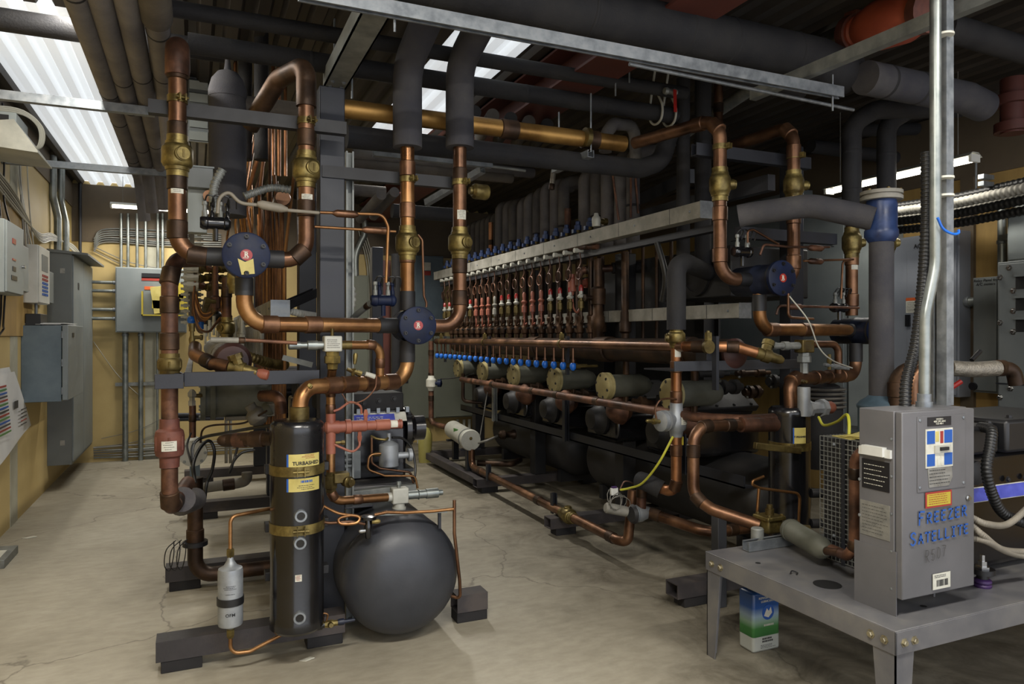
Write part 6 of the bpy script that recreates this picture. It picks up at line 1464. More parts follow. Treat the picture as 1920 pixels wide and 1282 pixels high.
pilot('cluster of small navy pilot valves on top of the middle blue valve', V2+Vector((-.15, .12, .13)), 'valve_navy')
pilot('cluster of black pilot valves left above the upper left blue valve', V1+Vector((-.12, .2, .16)), 'black_paint')
pilot('cluster of black pilot valves above the right blue valve', V3+Vector((-.18, .12, .15)), 'black_paint')
pilot('cluster of black pilot valves above the half hidden blue valve', V4+Vector((-.2, .14, .15)), 'black_paint')
# pilot tubes left
def cut(label, lst, r=.006, m='copper_warm', Y=None, R=.03, sm=False, group=None, **k):
    P = pts(lst, Y); return pipe('copper_tube', label, 'tube', smooth(P) if sm else P, r, m, R=0 if sm else R, n=10, group=group, **k)
t = cut('thin copper tube with fat muffler running right and down to the middle pilot valves', [(600, 398), (718, 402), (728, 425), (724, 530)], .0075, Y=3.4, R=.05)
for px in (648,): p = W(px, 401, Y=3.4); MB().lathe(p-UX*.06, UX, [(0, .008), (.02, .018), (.1, .018), (.12, .008)], 12).build('muffler', 'copper', t)
t = cut('thin copper tube with fat muffler crossing left of the middle riser', [(590, 425), (742, 434)], .007, Y=3.45, R=0)
p = W(705, 432, Y=3.45); MB().lathe(p-UX*.07, UX, [(0, .008), (.02, .017), (.12, .017), (.14, .008)], 12).build('muffler', 'copper', t)
cut('thin copper tube dropping from the brass ball valve to the middle blue valve cover', [(784, 440), (792, 450), (795, 555), (800, 568), (799, 576)], .006, 'copper', Y=3.5)
t = pipe('capillary_tube', 'grey flexible tube with thick wrapped middle at the upper left', 'tube', smooth([W(408, 400, Y=3.35), W(412, 372, Y=3.35), W(430, 362, Y=3.35), W(452, 380, Y=3.35), W(490, 385, Y=3.35), W(520, 392, Y=3.38), W(598, 399, Y=3.4)]), .008, 'flex_tan', R=0, n=10)
p = W(482, 382, Y=3.34); MB().lathe(p, Vector((1, .05, -.12)), [(0, .01), (.02, .02), (.1, .02), (.13, .01)], 12).build('wrapped_muffler', 'flex_tan', t)
pipe('conduit_nipple', 'steel conduit slanting down left from the navy pilot cluster', 'conduit', [W(708, 558, Y=3.65), W(662, 595, Y=3.85)], .016, 'galv_dull', R=0, rings=(.1, .4), n=12)
# right pilot tubes
cut('thin brown tube rising over the right blue valve in a loop', [(1402, 455), (1402, 432), (1412, 430), (1460, 458)], .007, 'copper', Y=3.15, R=.03)
t = cut('thin brown tube ending in a fat muffler right of the near column', [(1425, 478), (1432, 458), (1480, 463), (1555, 463)], .007, 'copper_rust', Y=3.05)
p = W(1515, 464, Y=3.05); MB().lathe(p, UX, [(0, .008), (.02, .018), (.1, .018), (.12, .006)], 12).build('muffler', 'copper_rust', t)
t = cut('thin brown tube with muffler level with the right blue valve cover', [(1507, 489), (1600, 486)], .007, 'copper', Y=3.15)
p = W(1515, 489, Y=3.15); MB().lathe(p, UX, [(0, .008), (.02, .018), (.1, .018), (.12, .006)], 12).build('muffler', 'copper_rust', t)
cut('thin tube bending down left of the insulated drop at the right', [(1598, 486), (1580, 490), (1577, 560)], .007, 'copper', Y=3.3)
cut('brown tube hanging under the right blue valve cover and turning right', [(1478, 550), (1478, 595), (1525, 598)], .008, 'copper', Y=3.08)
t = cut('long thin brown tube crossing toward the half hidden valve', [(1456, 590), (1460, 573), (1610, 577)], .008, 'copper_rust', Y=3.2)
p = W(1490, 575, Y=3.2); MB().lathe(p-UX*.05, UX, [(0, .008), (.02, .018), (.09, .018), (.11, .008)], 12).build('muffler', 'copper_rust', t)
pipe('sensor_cable', 'thin white cable running from the right blue valve down to a pipe sensor', 'cable', smooth([W(1480, 555, Y=3.07), W(1515, 600, Y=3.0), W(1535, 650, Y=3.0), W(1560, 675, Y=3.0), W(1598, 690, Y=3.05)]), .004, 'cable_white', R=0, n=6)
q = W(1555, 683, Y=3.12); t = thing('service_valve', 'small brass service valve on the right thick copper pipe', 'valve', q)
MB().lathe(q-UZ*.03, UZ, [(0, .01), (.04, .012), (.05, .016), (.07, .01), (.09, .01)], 8).build('valve_stem', 'brass_dull', t)
MB().lathe(q+Vector((-.04, 0, 0)), Vector((1, 0, -.15)), [(0, .01), (.04, .012), (.07, .012), (.07, .016), (.12, .016), (.14, .01), (.2, .008)], 8).build('sensor_body', 'galv', t)
# pale valve block on the right
pv = W(1508, 648, Y=3.15); t = thing('shutoff_valve', 'pale square valve block standing on the right thick copper pipe', 'valve', pv)
MB().box(pv+Vector((-.045, -.035, -.04)), pv+Vector((.045, .035, .035))).build('valve_block', 'brass_dull', t, bevel=.006)
lines_on(t, pv+Vector((0, -.0365, .0)), UX, UZ, .06, .045, 5, 'ink_grey')
MB().lathe(pv-UX*.045, -UX, [(0, .022), (.08, .02), (.08, .026), (.12, .026), (.12, .018), (.17, .018), (.17, .022), (.2, .02)], 14).build('stem_housing', 'galv_dull', t)
MB().lathe(pv-UZ*.04, -UZ, [(0, .034), (.02, .034), (.022, .04), (.055, .04), (.06, .024), (.12, .024)], 6).build('nut', 'galv_dull', t)
cut('copper loop from the pale valve block bending down to the right thick copper pipe', [(1520, 645), (1572, 645), (1572, 700)], .022, 'copper', Y=3.2, R=.06)
# second separator
t, f = separator('dark matt cylinder with brass strap behind the filter on the bench', 3.08, 3.1, .13, PZ(3.08, 3.1, 762), .112, [PZ(3.08, 3.0, 838)], 0)
s = Vector((-f.y, f.x, 0)); fl = (f+s*.55).normalized(); zl = PZ(3.08, 3.0, 818)
arc_patch(t, (3.08, 3.1, zl), UZ, .1125, .1, fl, .34, 'label_yellow', 'yellow_label'); arc_patch(t, (3.08, 3.1, zl), UZ, .1135, .1, (fl*math.cos(.3)-s*math.sin(.3)), .03, 'ink_blue', 'blue_stripe')
wtext(t, (3.08, 3.1, zl), .1135, (fl+s*.02), 'TURBASHED', .013, 'ink_black', off=.0006)
MB().bar(W(1415, 835, Y=3.0), W(1500, 845, Y=2.96), .03, .035).build('strap_arm', 'brass_dull', t, bevel=.003)
for z in (.62, .45): MB().lathe((3.08+.08, 3.02, z), Vector((1, -.4, 0)), [(0, .026), (.06, .026), (.06, .018)], 16).build('sight_glass', 'steel_black', t)
# pipe M
pM = pipe('copper_pipe', 'weathered copper pipe looping left from the right dark cylinder, down and toward the bench', 'pipe', [Vector((3.0, 3.1, PZ(3.0, 3.1, 795))), W(1385, 796, Y=3.1), W(1300, 800, Y=3.05), W(1300, 930, Y=3.05), W(1335, 955, Y=2.95), W(1424, 985, Y=2.78)], .031, 'copper', R=.1, rings=(.28, .42, .55, .75), n=20)
MB().cyl((3.0, 3.1, PZ(3.0, 3.1, 795)), W(1388, 796, Y=3.1), .042, 20).build('reducer', 'copper_rust', pM)
cut('thin copper tube forking above the brass bench valve', [(1432, 893), (1402, 905), (1425, 915), (1500, 925), (1497, 985)], .008, 'copper_warm', Y=2.95, R=.04)
cut('short thin copper tube dropping to the brass bench valve', [(1423, 916), (1419, 970)], .008, 'copper_warm', Y=2.85, R=0)

# ================= bench =================
bx0, bx1, by0, by1, bz = 2.2, 4.35, 1.73, 2.74, .487
t = thing('bench', 'grey steel bench with tapered legs at the right front, carrying the control box', 'table', (bx0, by0, 0))
MB().box((bx0, by0, bz-.006), (bx1, by1, bz)).build('top_plate', 'bench_grey', t, bevel=.003)
for (a, b2) in (((bx0, by0-.0, bz-.085), (bx1, by0+.006, bz-.004)), ((bx0, by0, bz-.085), (bx0+.006, by1, bz-.004)), ((bx0, by1-.006, bz-.085), (bx1, by1, bz-.004))):
    MB().box(a, b2).build('apron', 'bench_grey', t, bevel=.002)
for (x, y, sx, sy) in ((bx0, by0, 1, 1), (bx0, by1, 1, -1), (bx1, by0, -1, 1), (bx1, by1, -1, -1)):
    b = MB()
    b.prism([(x+sx*.006, y+sy*.006, bz-.06), (x+sx*.1, y+sy*.006, bz-.06), (x+sx*.06, y+sy*.006, 0), (x+sx*.006, y+sy*.006, 0)], (0, sy*.005, 0))
    b.prism([(x+sx*.006, y+sy*.006, bz-.06), (x+sx*.006, y+sy*.1, bz-.06), (x+sx*.006, y+sy*.06, 0), (x+sx*.006, y+sy*.006, 0)], (sx*.005, 0, 0))
    b.build('leg', 'bench_grey', t)
for y in (by0+.045, by0+.1, by1-.05, by1-.11): bolt(t, (bx0, y, bz-.045), -UX, .011, 'solder')
for x in (bx0+.04, bx0+.09): bolt(t, (x, by0, bz-.045), -UY, .011, 'solder')
MB().lathe((2.36, 2.17, bz+.0005), UZ, [(0, .055), (.0008, .055)], 24).build('access_hole', 'dark_void', t)
for (x, y) in ((2.3, 2.5), (2.5, 1.85)): MB().lathe((x, y, bz+.0003), UZ, [(0, .012), (.0008, .012)], 12).build('small_hole', 'dark_void', t)
# front hole in right side of the apron
q = Vector((2.33, 2.32, bz)); t = thing('wire_clip', 'tiny wire clip lying on the bench top', 'clip', q)
MB().tube(smooth([q+Vector((-.02, 0, .006)), q+Vector((0, .01, .012)), q+Vector((.02, 0, .005)), q+Vector((.0, -.015, .006))]), .003, 6).build('wire', 'steel_black', t)
# ---- control box ----
X0, X1, Ya, Yb_, Z0, Z1 = 2.317, 2.715, 1.8, 1.98, .548, 1.228
t = thing('control_box', 'grey control box marked FREEZER SATELLITE in blue handwriting on the bench', 'electrical box', (X0, Ya, bz))
MB().box((X0, Ya+.03, Z0), (X1, Yb_, Z1)).build('enclosure', 'box_grey', t, bevel=.003)
dr_ = MB().box((X0+.004, Ya, Z0+.003), (X1, Ya+.028, Z1-.002)).build('door', 'box_grey', t, bevel=.004)
MB().box((X0-.002, Ya+.02, bz), (X0+.002, Yb_+.02, .72)).build('left_support_plate', 'box_grey', t)
MB().box((X1-.09, Ya+.1, bz), (X1-.08, Yb_, Z0)).build('right_support_plate', 'box_grey', t)
yf = Ya-.0012
def P(u, v): return Vector((X0+(X1-X0)*u, yf, Z0+(Z1-Z0)*v))      # u,v on the door
# inner panel
pa, pb = P(.2, .565), P(.86, .97); ip = MB().box((pa.x, yf-.002, pa.z), (pb.x, yf+.001, pb.z)).build('cover_plate', 'box_grey', t, bevel=.001)
for u, v in ((.23, .59), (.83, .59), (.23, .95), (.83, .95)): MB().lathe(P(u, v)-UY*.002, -UY, [(0, .006), (.002, .006), (.003, .004)], 12).build('screw', 'galv', t)
def lab(u0, u1, v0, v1, m, th=.0012, nm='label', off=0.): a, b = P(u0, v0), P(u1, v1); return MB().box((a.x, yf-.003-th-off, a.z), (b.x, yf-.0028, b.z)).build(nm, m, t, sm=False)
lab(.33, .65, .915, .963, 'label_black'); 
for k, (s, v) in enumerate((('SYSTEM 1', .95), ('480V, 3PH, 60HZ', .938), ('CLG 460-1', .926))): text(s, .009, 'label_white', t, P(.49, v)-UY*.0046, UX, UZ)
lab(.3, .67, .69, .9, 'label_white', .002, 'breaker_plate')
for (u0, u1, v0, v1, m) in ((.315, .42, .82, .89, 'ink_blue'), (.55, .66, .82, .89, 'ink_blue'), (.315, .42, .7, .765, 'ink_blue'), (.55, .66, .7, .765, 'ink_blue'), (.43, .475, .83, .885, 'label_yellow'), (.495, .535, .82, .885, 'ink_red')): lab(u0, u1, v0, v1, m, .0022, 'printed_block', .001)
lab(.41, .63, .77, .81, 'cable_white', .008, 'switch_frame'); lab(.47, .58, .782, .8, 'black_plastic', .014, 'breaker_toggle')
for u in (.47, .52): lab(u-.018, u+.018, .7, .75, 'label_white', .0024, 'printed_block', .0014)
a = [P(.33, .68), P(.34, .695), P(.66, .69), P(.67, .63), P(.62, .585), P(.35, .585)]; MB().prism([p-UY*.004 for p in a], UY*.0015).build('nameplate', 'label_silver', t, sm=False)
lines_on(t, P(.49, .64)-UY*.0045, UX, UZ, .11, .06, 5, 'ink_black')
lab(.3, .66, .475, .56, 'ink_red', .001, 'warning_label'); lab(.32, .64, .485, .55, 'yellow_bright', .0014, 'warning_label', .0003); lines_on(t, P(.48, .52)-UY*.0048, UX, UZ, .11, .04, 5, 'ink_red', seed=4)
lab(.4, .64, .03, .115, 'label_white', .001, 'barcode_label')
rnd2 = random.Random(5); b = MB(); u = .45
while u < .6:
    w_ = rnd2.choice((.004, .007, .01)); a_, b2 = P(u, .045), P(u+w_, .08); b.box((a_.x, yf-.0048, a_.z), (b2.x, yf-.0042, b2.z)); u += w_+rnd2.choice((.004, .008))
b.build('barcode', 'ink_black', t, sm=False); lines_on(t, P(.52, .1)-UY*.0043, UX, UZ, .08, .012, 2, 'ink_grey')
BW, BH = X1-X0, Z1-Z0
def hand(word, px, py, hs, m, pen, first=1., ws=.8, gap=.25, dy=0.):
    L_ = []
    for i, ch in enumerate(word):
        hh = hs*(first if i == 0 else 1); L_.append((ch, px[i], py+dy*i, (px[i+1]-px[i])*ws, hh))
    handwrite(t, L_, P(0, 0)-UY*.0035, UX, UZ, m, pen)
def spread(u0, u1, n, w0=1.3):
    ws_ = [w0]+[1]*(n-1); s_ = sum(ws_); o_ = [u0]; 
    for q_ in ws_: o_.append(o_[-1]+(u1-u0)*q_/s_)
    return [x*BW for x in o_]
hand('FREEZER', spread(.21, .9, 7, 1.15), .392*BH, .037, 'ink_blue', .0062, 1.28, dy=.0016)
hand('SATELLITE', spread(.1, .92, 9, 1.2), .29*BH, .035, 'ink_blue', .006, 1.25, dy=.0014)
hand('R507', spread(.3, .6, 4, 1.), .185*BH, .04, 'ink_grey', .0018, 1.1, dy=.004)
MB().lathe(P(.9, .5), -UY, [(0, .011), (.004, .011), (.006, .008), (.01, .008)], 18).build('lock', 'chrome', t)
# left side of box (faces -X)
def Q(w_, v): return Vector((X0-.0012, Ya+.03+(Yb_-Ya-.03)*w_, Z0+(Z1-Z0)*v))
def slab(w0, w1, v0, v1, m, th=.0015, nm='label'): a, b = Q(w0, v0), Q(w1, v1); return MB().box((a.x-th, min(a.y, b.y), a.z), (a.x+.001, max(a.y, b.y), b.z)).build(nm, m, t, sm=False)
slab(.12, .9, .56, .72, 'label_black'); lines_on(t, Q(.5, .64)-UX*.0018, -UY, UZ, .1, .09, 5, 'label_white', seed=9)
slab(.1, .95, .3, .49, 'label_silver'); lines_on(t, Q(.52, .395)-UX*.0018, -UY, UZ, .11, .11, 9, 'ink_grey', seed=11, th=.0015)
slab(.05, .95, .745, .79, 'white_plastic', .01, 'terminal_strip'); slab(.2, .8, .75, .8, 'white_plastic', .022, 'terminal_strip')
for v in (.05, .25, .45, .65, .85):
    MB().lathe(Q(.0, v)+UY*.01, -UX, [(0, .005), (.002, .005), (.003, .003)], 10).build('screw', 'galv', t)
for v in (.4, .6, .75): MB().lathe(Q(.97, v), -UX, [(0, .006), (.003, .006), (.004, .003)], 10).build('screw', 'galv', t)
# conduit and strut standing on the box
pc = pipe('conduit', 'bright upright steel conduit with an offset bend standing on the grey control box', 'conduit', [Vector((PX(1733, 1.9), 1.9, Z1)), Vector((PX(1735, 1.9), 1.9, PZ(2.5, 1.9, 590))), Vector((PX(1754, 1.9), 1.9, PZ(2.5, 1.9, 495))), Vector((PX(1754, 1.9), 1.9, 3.25))], .0205, 'conduit', R=.25, n=18)
MB().lathe((PX(1733, 1.9), 1.9, Z1), UZ, [(0, .03), (.02, .03), (.02, .025), (.05, .025)], 16).build('connector', 'galv', pc)
pc2 = pipe('conduit', 'second thinner upright steel conduit right behind the offset one', 'conduit', [Vector((PX(1751, 1.97), 1.97, Z1)), Vector((PX(1753, 1.97), 1.97, 2.9))], .0125, 'galv', R=0, n=14)
xs_ = PX(1772, 1.92); 
MB().sec((xs_, 1.92, Z1), (xs_, 1.92, 3.28), strutsec(.042, .042), UY).build('strut_post', 'galv', None, label='tall bright strut post standing on the grey control box beside the conduit', cat='strut')
for k, z in enumerate((2.05, 2.12, 2.68)):
    c = Vector((PX(1762, 1.92), 1.9, z)); MB().lathe(c-UZ*.004, UZ, [(0, .03), (0, .034), (.008, .034), (.008, .03)], 20).build('cable_tie', 'label_white', None, label='pale cable tie round conduit and strut post, %s' % ('lowest of three', 'middle of three', 'top of three')[k], cat='cable tie')
pipe('blue_wire', 'short blue wire poking out at the cable ties on the strut post', 'wire', smooth([W(1758, 408, Y=1.86), W(1768, 428, Y=1.86), W(1785, 438, Y=1.86), W(1797, 437, Y=1.86), W(1797, 430, Y=1.86)]), .005, 'knob_blue', R=0, n=8)
# black corrugated flex
def corr(name, label, cat, path, r, m, pitch=.014, amp=.12, n=14, parent=None):
    P_ = smooth(path, 10); L = [0]
    for i in range(1, len(P_)): L.append(L[-1]+(P_[i]-P_[i-1]).length)
    N_ = int(L[-1]/(pitch/4)); out = []; j = 0
    for i in range(N_+1):
        s_ = L[-1]*i/N_
        while j < len(L)-2 and L[j+1] < s_: j += 1
        f_ = (s_-L[j])/max(1e-6, L[j+1]-L[j]); out.append(P_[j].lerp(P_[j+1], f_))
    o = MB().tube(out, r, n, rf=lambda i, n_: r*(1+amp*math.sin(i*math.pi/2))).build(name, m, parent, ang=180)
    tag(o, label, cat); return o
corr('flex_conduit', 'black ribbed flexible conduit hanging down behind the bright offset conduit', 'conduit', [W(1737, 285, Y=2.0), W(1737, 400, Y=2.0), W(1731, 520, Y=2.0), W(1718, 640, Y=1.98), W(1700, 715, Y=1.97), W(1697, 768, Y=1.95)], .021, 'cable_black', .016, .1)
# ---- compressor drum and strainer ----
DX, DY = 3.2, 2.6
zd0, zd1 = bz, PZ(DX, DY, 741)
t = thing('compressor_drum', 'blue grey drum marked ACLR behind the grey control box', 'compressor', (DX, DY, bz))
MB().lathe((DX, DY, bz), UZ, [(0, .11), (zd1-bz-.07, .11), (zd1-bz-.06, .116), (zd1-bz-.05, .116), (zd1-bz-.03, .1), (zd1-bz-.01, .07), (zd1-bz, .06)], 32).build('shell', 'drum_blue', t)
f = cam_dir((DX, DY, EYE)); arc_patch(t, (DX, DY, zd1-.088), UZ, .1105, .045, f, .5, 'label_white'); wtext(t, (DX, DY, zd1-.088), .112, f, 'ACLR', .03, 'ink_black', off=.0004)
zs = PZ(DX, DY, 447)
ins('tall upright black foam pipe standing on the blue grey drum', [Vector((DX, DY, zd1-.01)), Vector((DX, DY, zs))], .058, 'foam', R=0, n=28)
t = thing('suction_strainer', 'blue painted strainer elbow with round flange above the upright foam pipe', 'strainer', (DX, DY, zs))
zt2 = PZ(DX, DY, 376)
MB().lathe((DX, DY, zs-.02), UZ, [(0, .06), (.03, .08), (.06, .08), (.07, .074), (zt2-zs, .074), (zt2-zs+.02, .07)], 28).build('strainer_body', 'strainer_blue', t)
MB().lathe((DX, DY, zt2), UZ, [(0, .1), (.018, .1), (.02, .09), (.026, .09), (.028, .1), (.045, .1), (.046, .05)], 30).build('flange', 'galv_dusty', t)
for k in range(6): a_ = k*math.pi/3; bolt(t, (DX+.086*math.cos(a_), DY+.086*math.sin(a_), zt2+.045), UZ, .009, 'brass_dull')
ins('thick foam pipe with a shallow bend running level into the blue strainer', [W(1385, 405, Y=3.15), W(1410, 400, Y=3.1), W(1520, 385, Y=2.85), Vector((DX-.05, DY, (zs+zt2)/2+.0))], .062, 'foam', R=.3, n=28)
# elbow and braided hose
e0 = Vector((PX(1680, 2.5), 2.5, 1.15)); ze = PZ(e0.x, 2.5, 690)
pipe('copper_pipe', 'brown elbow pipe rising behind the control box and turning right', 'pipe', [e0, Vector((e0.x, 2.5, ze)), Vector((PX(1760, 2.35), 2.35, ze+.01))], .035, 'copper_dark', R=.09, rings=(.25,), n=18)
e1 = Vector((PX(1712, 2.2), 2.2, 1.15)); ze1 = PZ(e1.x, 2.2, 690)
pipe('copper_pipe', 'pinkish steel pipe rising between the drum and the conduit', 'pipe', [e1, Vector((e1.x, 2.2, ze1)), Vector((PX(1790, 2.2), 2.2, ze1))], .024, 'copper', R=.08, n=16)
h0 = W(1782, 690, Y=2.1); h1 = W(1872, 690, Y=2.02)
hb = pipe('braided_hose', 'thick braided steel hose running level right of the conduit', 'hose', smooth([h0, (h0+h1)/2-UZ*.006, h1]), .034, 'braid', R=0, n=24)
MB().tube(fillet([h1, h1+Vector((.07, -.02, -.004)), h1+Vector((.09, -.02, -.07))], .05), .031, 18).build('elbow', 'copper_dark', hb)
MB().lathe(h1-UX*.01, UX, [(0, .036), (.04, .036), (.05, .03)], 18).build('ferrule', 'copper_dark', hb)
# ---- bench compressor ----
t = thing('compressor', 'black compressor with purple and white label on the bench behind the control box', 'compressor', (2.95, 2.1, bz))
MB().box((2.80, 2.0, bz+.02), (3.9, 2.45, 1.0)).build('crankcase', 'black_paint', t, bevel=.03)
MB().box((2.82, 1.98, 1.0), (3.15, 2.4, 1.12)).build('cylinder_head', 'black_plastic', t, bevel=.015)
MB().box((3.17, 1.96, 1.0), (3.8, 2.4, 1.14)).build('cylinder_head', 'black_plastic', t, bevel=.015)
for k in range(6): bolt(t, (2.86+.14*k, 2.02, 1.12 if k < 3 else 1.14), UZ, .012, 'steel_black')
for k in range(7): bolt(t, (2.86+.12*k, 1.99, .88), -UY, .01, 'steel_black')
MB().prism([(2.80, 1.985, .80), (3.7, 1.985, .80), (3.7, 2.0, .86), (2.80, 2.0, .86)], (0, .02, 0)).build('label_strip', 'label_white', t)
MB().prism([(2.93, 1.982, .804), (3.7, 1.982, .804), (3.7, 1.996, .856), (2.93, 1.996, .856)], (0, .004, 0)).build('label_strip', 'ink_blue' if 'label_purple' not in M_ else 'label_purple', t)
lines_on(t, Vector((2.87, 1.984, .83)), UX, UZ, .09, .03, 3, 'ink_grey')
MB().lathe((2.98, 1.99, .93), -UY, [(0, .05), (.03, .05), (.04, .03)], 18).build('oil_plug', 'steel_black', t)
corr('flex_conduit', 'black ribbed conduit curving down over the bench compressor', 'conduit', [W(1838, 800, Y=2.0), W(1858, 806, Y=1.93), W(1858, 830, Y=1.9), W(1850, 880, Y=1.88), W(1862, 930, Y=1.88), W(1885, 965, Y=1.88), W(1935, 985, Y=1.85)], .02, 'cable_black', .014, .1)
for k, P_ in enumerate(([(1822, 970), (1850, 982), (1890, 982), (1935, 945)], [(1822, 985), (1845, 1005), (1880, 1030), (1935, 1035)], [(1822, 1008), (1850, 1015), (1890, 1035), (1935, 1045)])):
    corr('flex_conduit', ('tan flexible conduit leaving the control box, upper of three', 'tan flexible conduit leaving the control box, middle of three', 'tan flexible conduit leaving the control box, lowest of three')[k], 'conduit', [W(p[0], p[1], Y=1.84-.03*(i == 1)) for i, p in enumerate(P_)], .0125, 'flex_tan', .008, .06)
# vibration mount
q = W(1842, 1100, Y=1.9); q.z = bz; t = thing('vibration_mount', 'purple rubber vibration mount with bolt on the bench', 'mount', q)
MB().lathe(q, UZ, [(0, .032), (.008, .034), (.014, .028), (.02, .034), (.028, .034), (.034, .026)], 18).build('rubber_ring', 'purple_rubber', t)
MB().lathe(q+UZ*.034, UZ, [(0, .022), (.02, .022), (.02, .045), (.04, .045)], 14).build('bracket', 'black_plastic', t)
MB().lathe(q+UZ*.074, UZ, [(0, .028), (.01, .028), (.01, .018), (.03, .018), (.03, .01), (.055, .01)], 6).build('bolt', 'chrome', t)
# grille guard
t = thing('condenser_guard', 'wire mesh guard box with papers on top, left of the grey control box', 'guard', (2.6, 2.1, bz))
gx0, gx1, gy0, gy1, gz1 = 2.62, 2.78, 2.12, 2.45, 1.045
MB().box((gx0+.012, gy0+.012, bz), (gx1, gy1-.012, gz1-.01)).build('core', 'black_matte', t)
b = MB()
n_ = 15
for k in range(n_+1):
    y = gy0+(gy1-gy0)*k/n_; b.box((gx0-.0015, y-.0012, bz+.01), (gx0+.001, y+.0012, gz1))
for k in range(26):
    z = bz+.01+(gz1-bz-.01)*k/25; b.box((gx0-.0025, gy0, z-.0012), (gx0, gy1, z+.0012))
for k in range(9):
    x = gx0+(gx1-gx0)*k/8; b.box((x-.0012, gy0, gz1-.001), (x+.0012, gy1, gz1+.001))
b.build('mesh', 'galv_dull', t, sm=False); tag(t.children[-1], kind=None)
for (y, z) in ((gy0+.25, gz1-.03), (gy0+.03, gz1-.03), (gy0+.25, bz+.12), (gy0+.05, bz+.1)): bolt(t, (gx0-.002, y, z), -UX, .006, 'galv')
MB().box((gx0-.004, gy0+.19, bz), (gx0-.001, gy0+.21, gz1)).build('seam_strip', 'steel_dark', t)
for k in range(3):
    R_ = Matrix.Rotation(.3*k-.2, 3, 'Z'); MB().box((-.08, -.06, 0), (.08, .06, .003), R_, (2.71+.01*k, 2.33-.02*k, gz1+.002+.006*k)).build('paper_envelope', 'label_yellow', None, label=('tan envelope lowest on the mesh guard', 'tan envelope in the middle of the pile on the mesh guard', 'tan envelope topmost on the mesh guard')[k], cat='paper')
pipe('copper_pipe', 'copper pipe rising before the mesh guard beside the control box', 'pipe', [W(1560, 1030, Y=2.28), Vector((PX(1590, 2.14), 2.14, .6)), Vector((PX(1602, 2.12), 2.12, .65)), Vector((PX(1603, 2.08), 2.08, 1.0)), Vector((PX(1612, 2.05), 2.05, 1.04)), Vector((PX(1640, 2.05), 2.05, 1.05))], .022, 'copper_rust', R=.05, rings=(.3, .75), n=16)
a = Vector((2.6, 2.63, .58)); b_ = Vector((2.5, 2.3, .57)); d = (b_-a)
t = MB().lathe(a-d*.05, d, [(0, .022), (.02, .035), (.04, .05), (.05, .053), (.07, .053), (.07, .05), (.31, .05), (.335, .042), (.36, .022)], 28).build('filter_drier', 'cyl_grey', None, label='greenish grey filter drier lying on the bench before the mesh guard', cat='filter')
pipe('copper_pipe', 'short copper stub between the filter drier and the elbow on the bench', 'pipe', [b_-d*.02, W(1575, 1036, Y=2.2)], .018, 'copper', R=0, n=14)
q = W(1443, 978, Y=2.76); t = thing('bench_valve', 'square brass angle valve on the far edge of the bench', 'valve', q)
MB().box(q+Vector((-.05, -.045, -.05)), q+Vector((.045, .045, .03))).build('valve_block', 'brass', t, bevel=.01)
MB().box(q+Vector((-.06, -.055, .015)), q+Vector((.055, .055, .035))).build('bonnet_plate', 'brass', t, bevel=.005)
for s1 in (-1, 1):
    for s2 in (-1, 1): bolt(t, q+Vector((.04*s1, .04*s2, .035)), UZ, .009, 'brass_dull')
MB().lathe(q+UZ*.035, UZ, [(0, .022), (.03, .022), (.03, .015), (.05, .015)], 12).build('stem', 'brass_dull', t)
MB().lathe(q+Vector((.045, -.04, -.03)), Vector((1, -.6, 0)), [(0, .025), (.03, .03), (.05, .024), (.13, .022)], 14).build('outlet', 'brass_dull', t)
MB().box(q+Vector((.04, -.09, -.07)), q+Vector((.1, -.06, .02))).build('flange_plate', 'brass_dull', t, bevel=.006)
yb2 = 2.66; MB().sec((PX(1398, yb2), yb2, bz+.025), (PX(1480, yb2), yb2, bz+.025), strutsec(.045, .045)).build('strut_block', 'galv', None, label='short galvanised strut piece lying on the bench under the brass valve', cat='strut')
q = W(1420, 1010, Y=2.7); q.z = bz; MB().lathe(q, UZ, [(0, .03), (.085, .03), (.09, .026)], 16).build('steel_cup', 'galv_dull', None, label='small grey steel cup behind the strut piece on the bench', cat='cup')
# upright behind the bench corner
p = W(1348, 1035, Y=3.2); MB().box((p.x-.03, 3.17, .0), (p.x+.03, 3.23, PZ(p.x, 3.2, 962))).build('steel_upright', 'tank_grey', None, label='short blue grey steel upright behind the bench corner', cat='column', bevel=.003)
# ---- oil tin ----
o = W(1412, 1226, Z=0); w_, d_, h_ = .165, .1, .285
t = thing('oil_can', 'blue green and white lubricant tin on the floor under the bench', 'can', o)
zones = [(0, .075, 'label_white'), (.075, .125, 'tin_green')]
def tin_mat():
    m = bpy.data.materials.new('tin_print'); m.use_nodes = True; nt = m.node_tree; N = nt.nodes; L = nt.links; b = N['Principled BSDF']
    g = N.new('ShaderNodeTexCoord'); s = N.new('ShaderNodeSeparateXYZ'); L.new(g.outputs['Object'], s.inputs[0])
    mr = N.new('ShaderNodeMapRange'); mr.inputs['From Min'].default_value = 0; mr.inputs['From Max'].default_value = .285; L.new(s.outputs[2], mr.inputs[0])
    r = N.new('ShaderNodeValToRGB'); e = r.color_ramp.elements; e[0].position = 0; e[0].color = lin(hx('a0a29a')); e[1].position = 1; e[1].color = lin(hx('15345f'))
    for p_, c_ in ((.255, 'a0a29a'), (.26, '2d5c2c'), (.4, '3a6f36'), (.5, '7f9a84'), (.6, '8a9fb0'), (.74, '1d4a8c')): q = e.new(p_); q.color = lin(hx(c_))
    L.new(mr.outputs[0], r.inputs[0]); L.new(r.outputs[0], b.inputs['Base Color']); b.inputs['Roughness'].default_value = .3; M_['tin_print'] = m
tin_mat()
ob = MB().box((0, 0, 0), (w_, d_, h_)).build('tin_body', 'tin_print', None, bevel=.012); ob.parent = t; ob.location = (0, 0, 0)
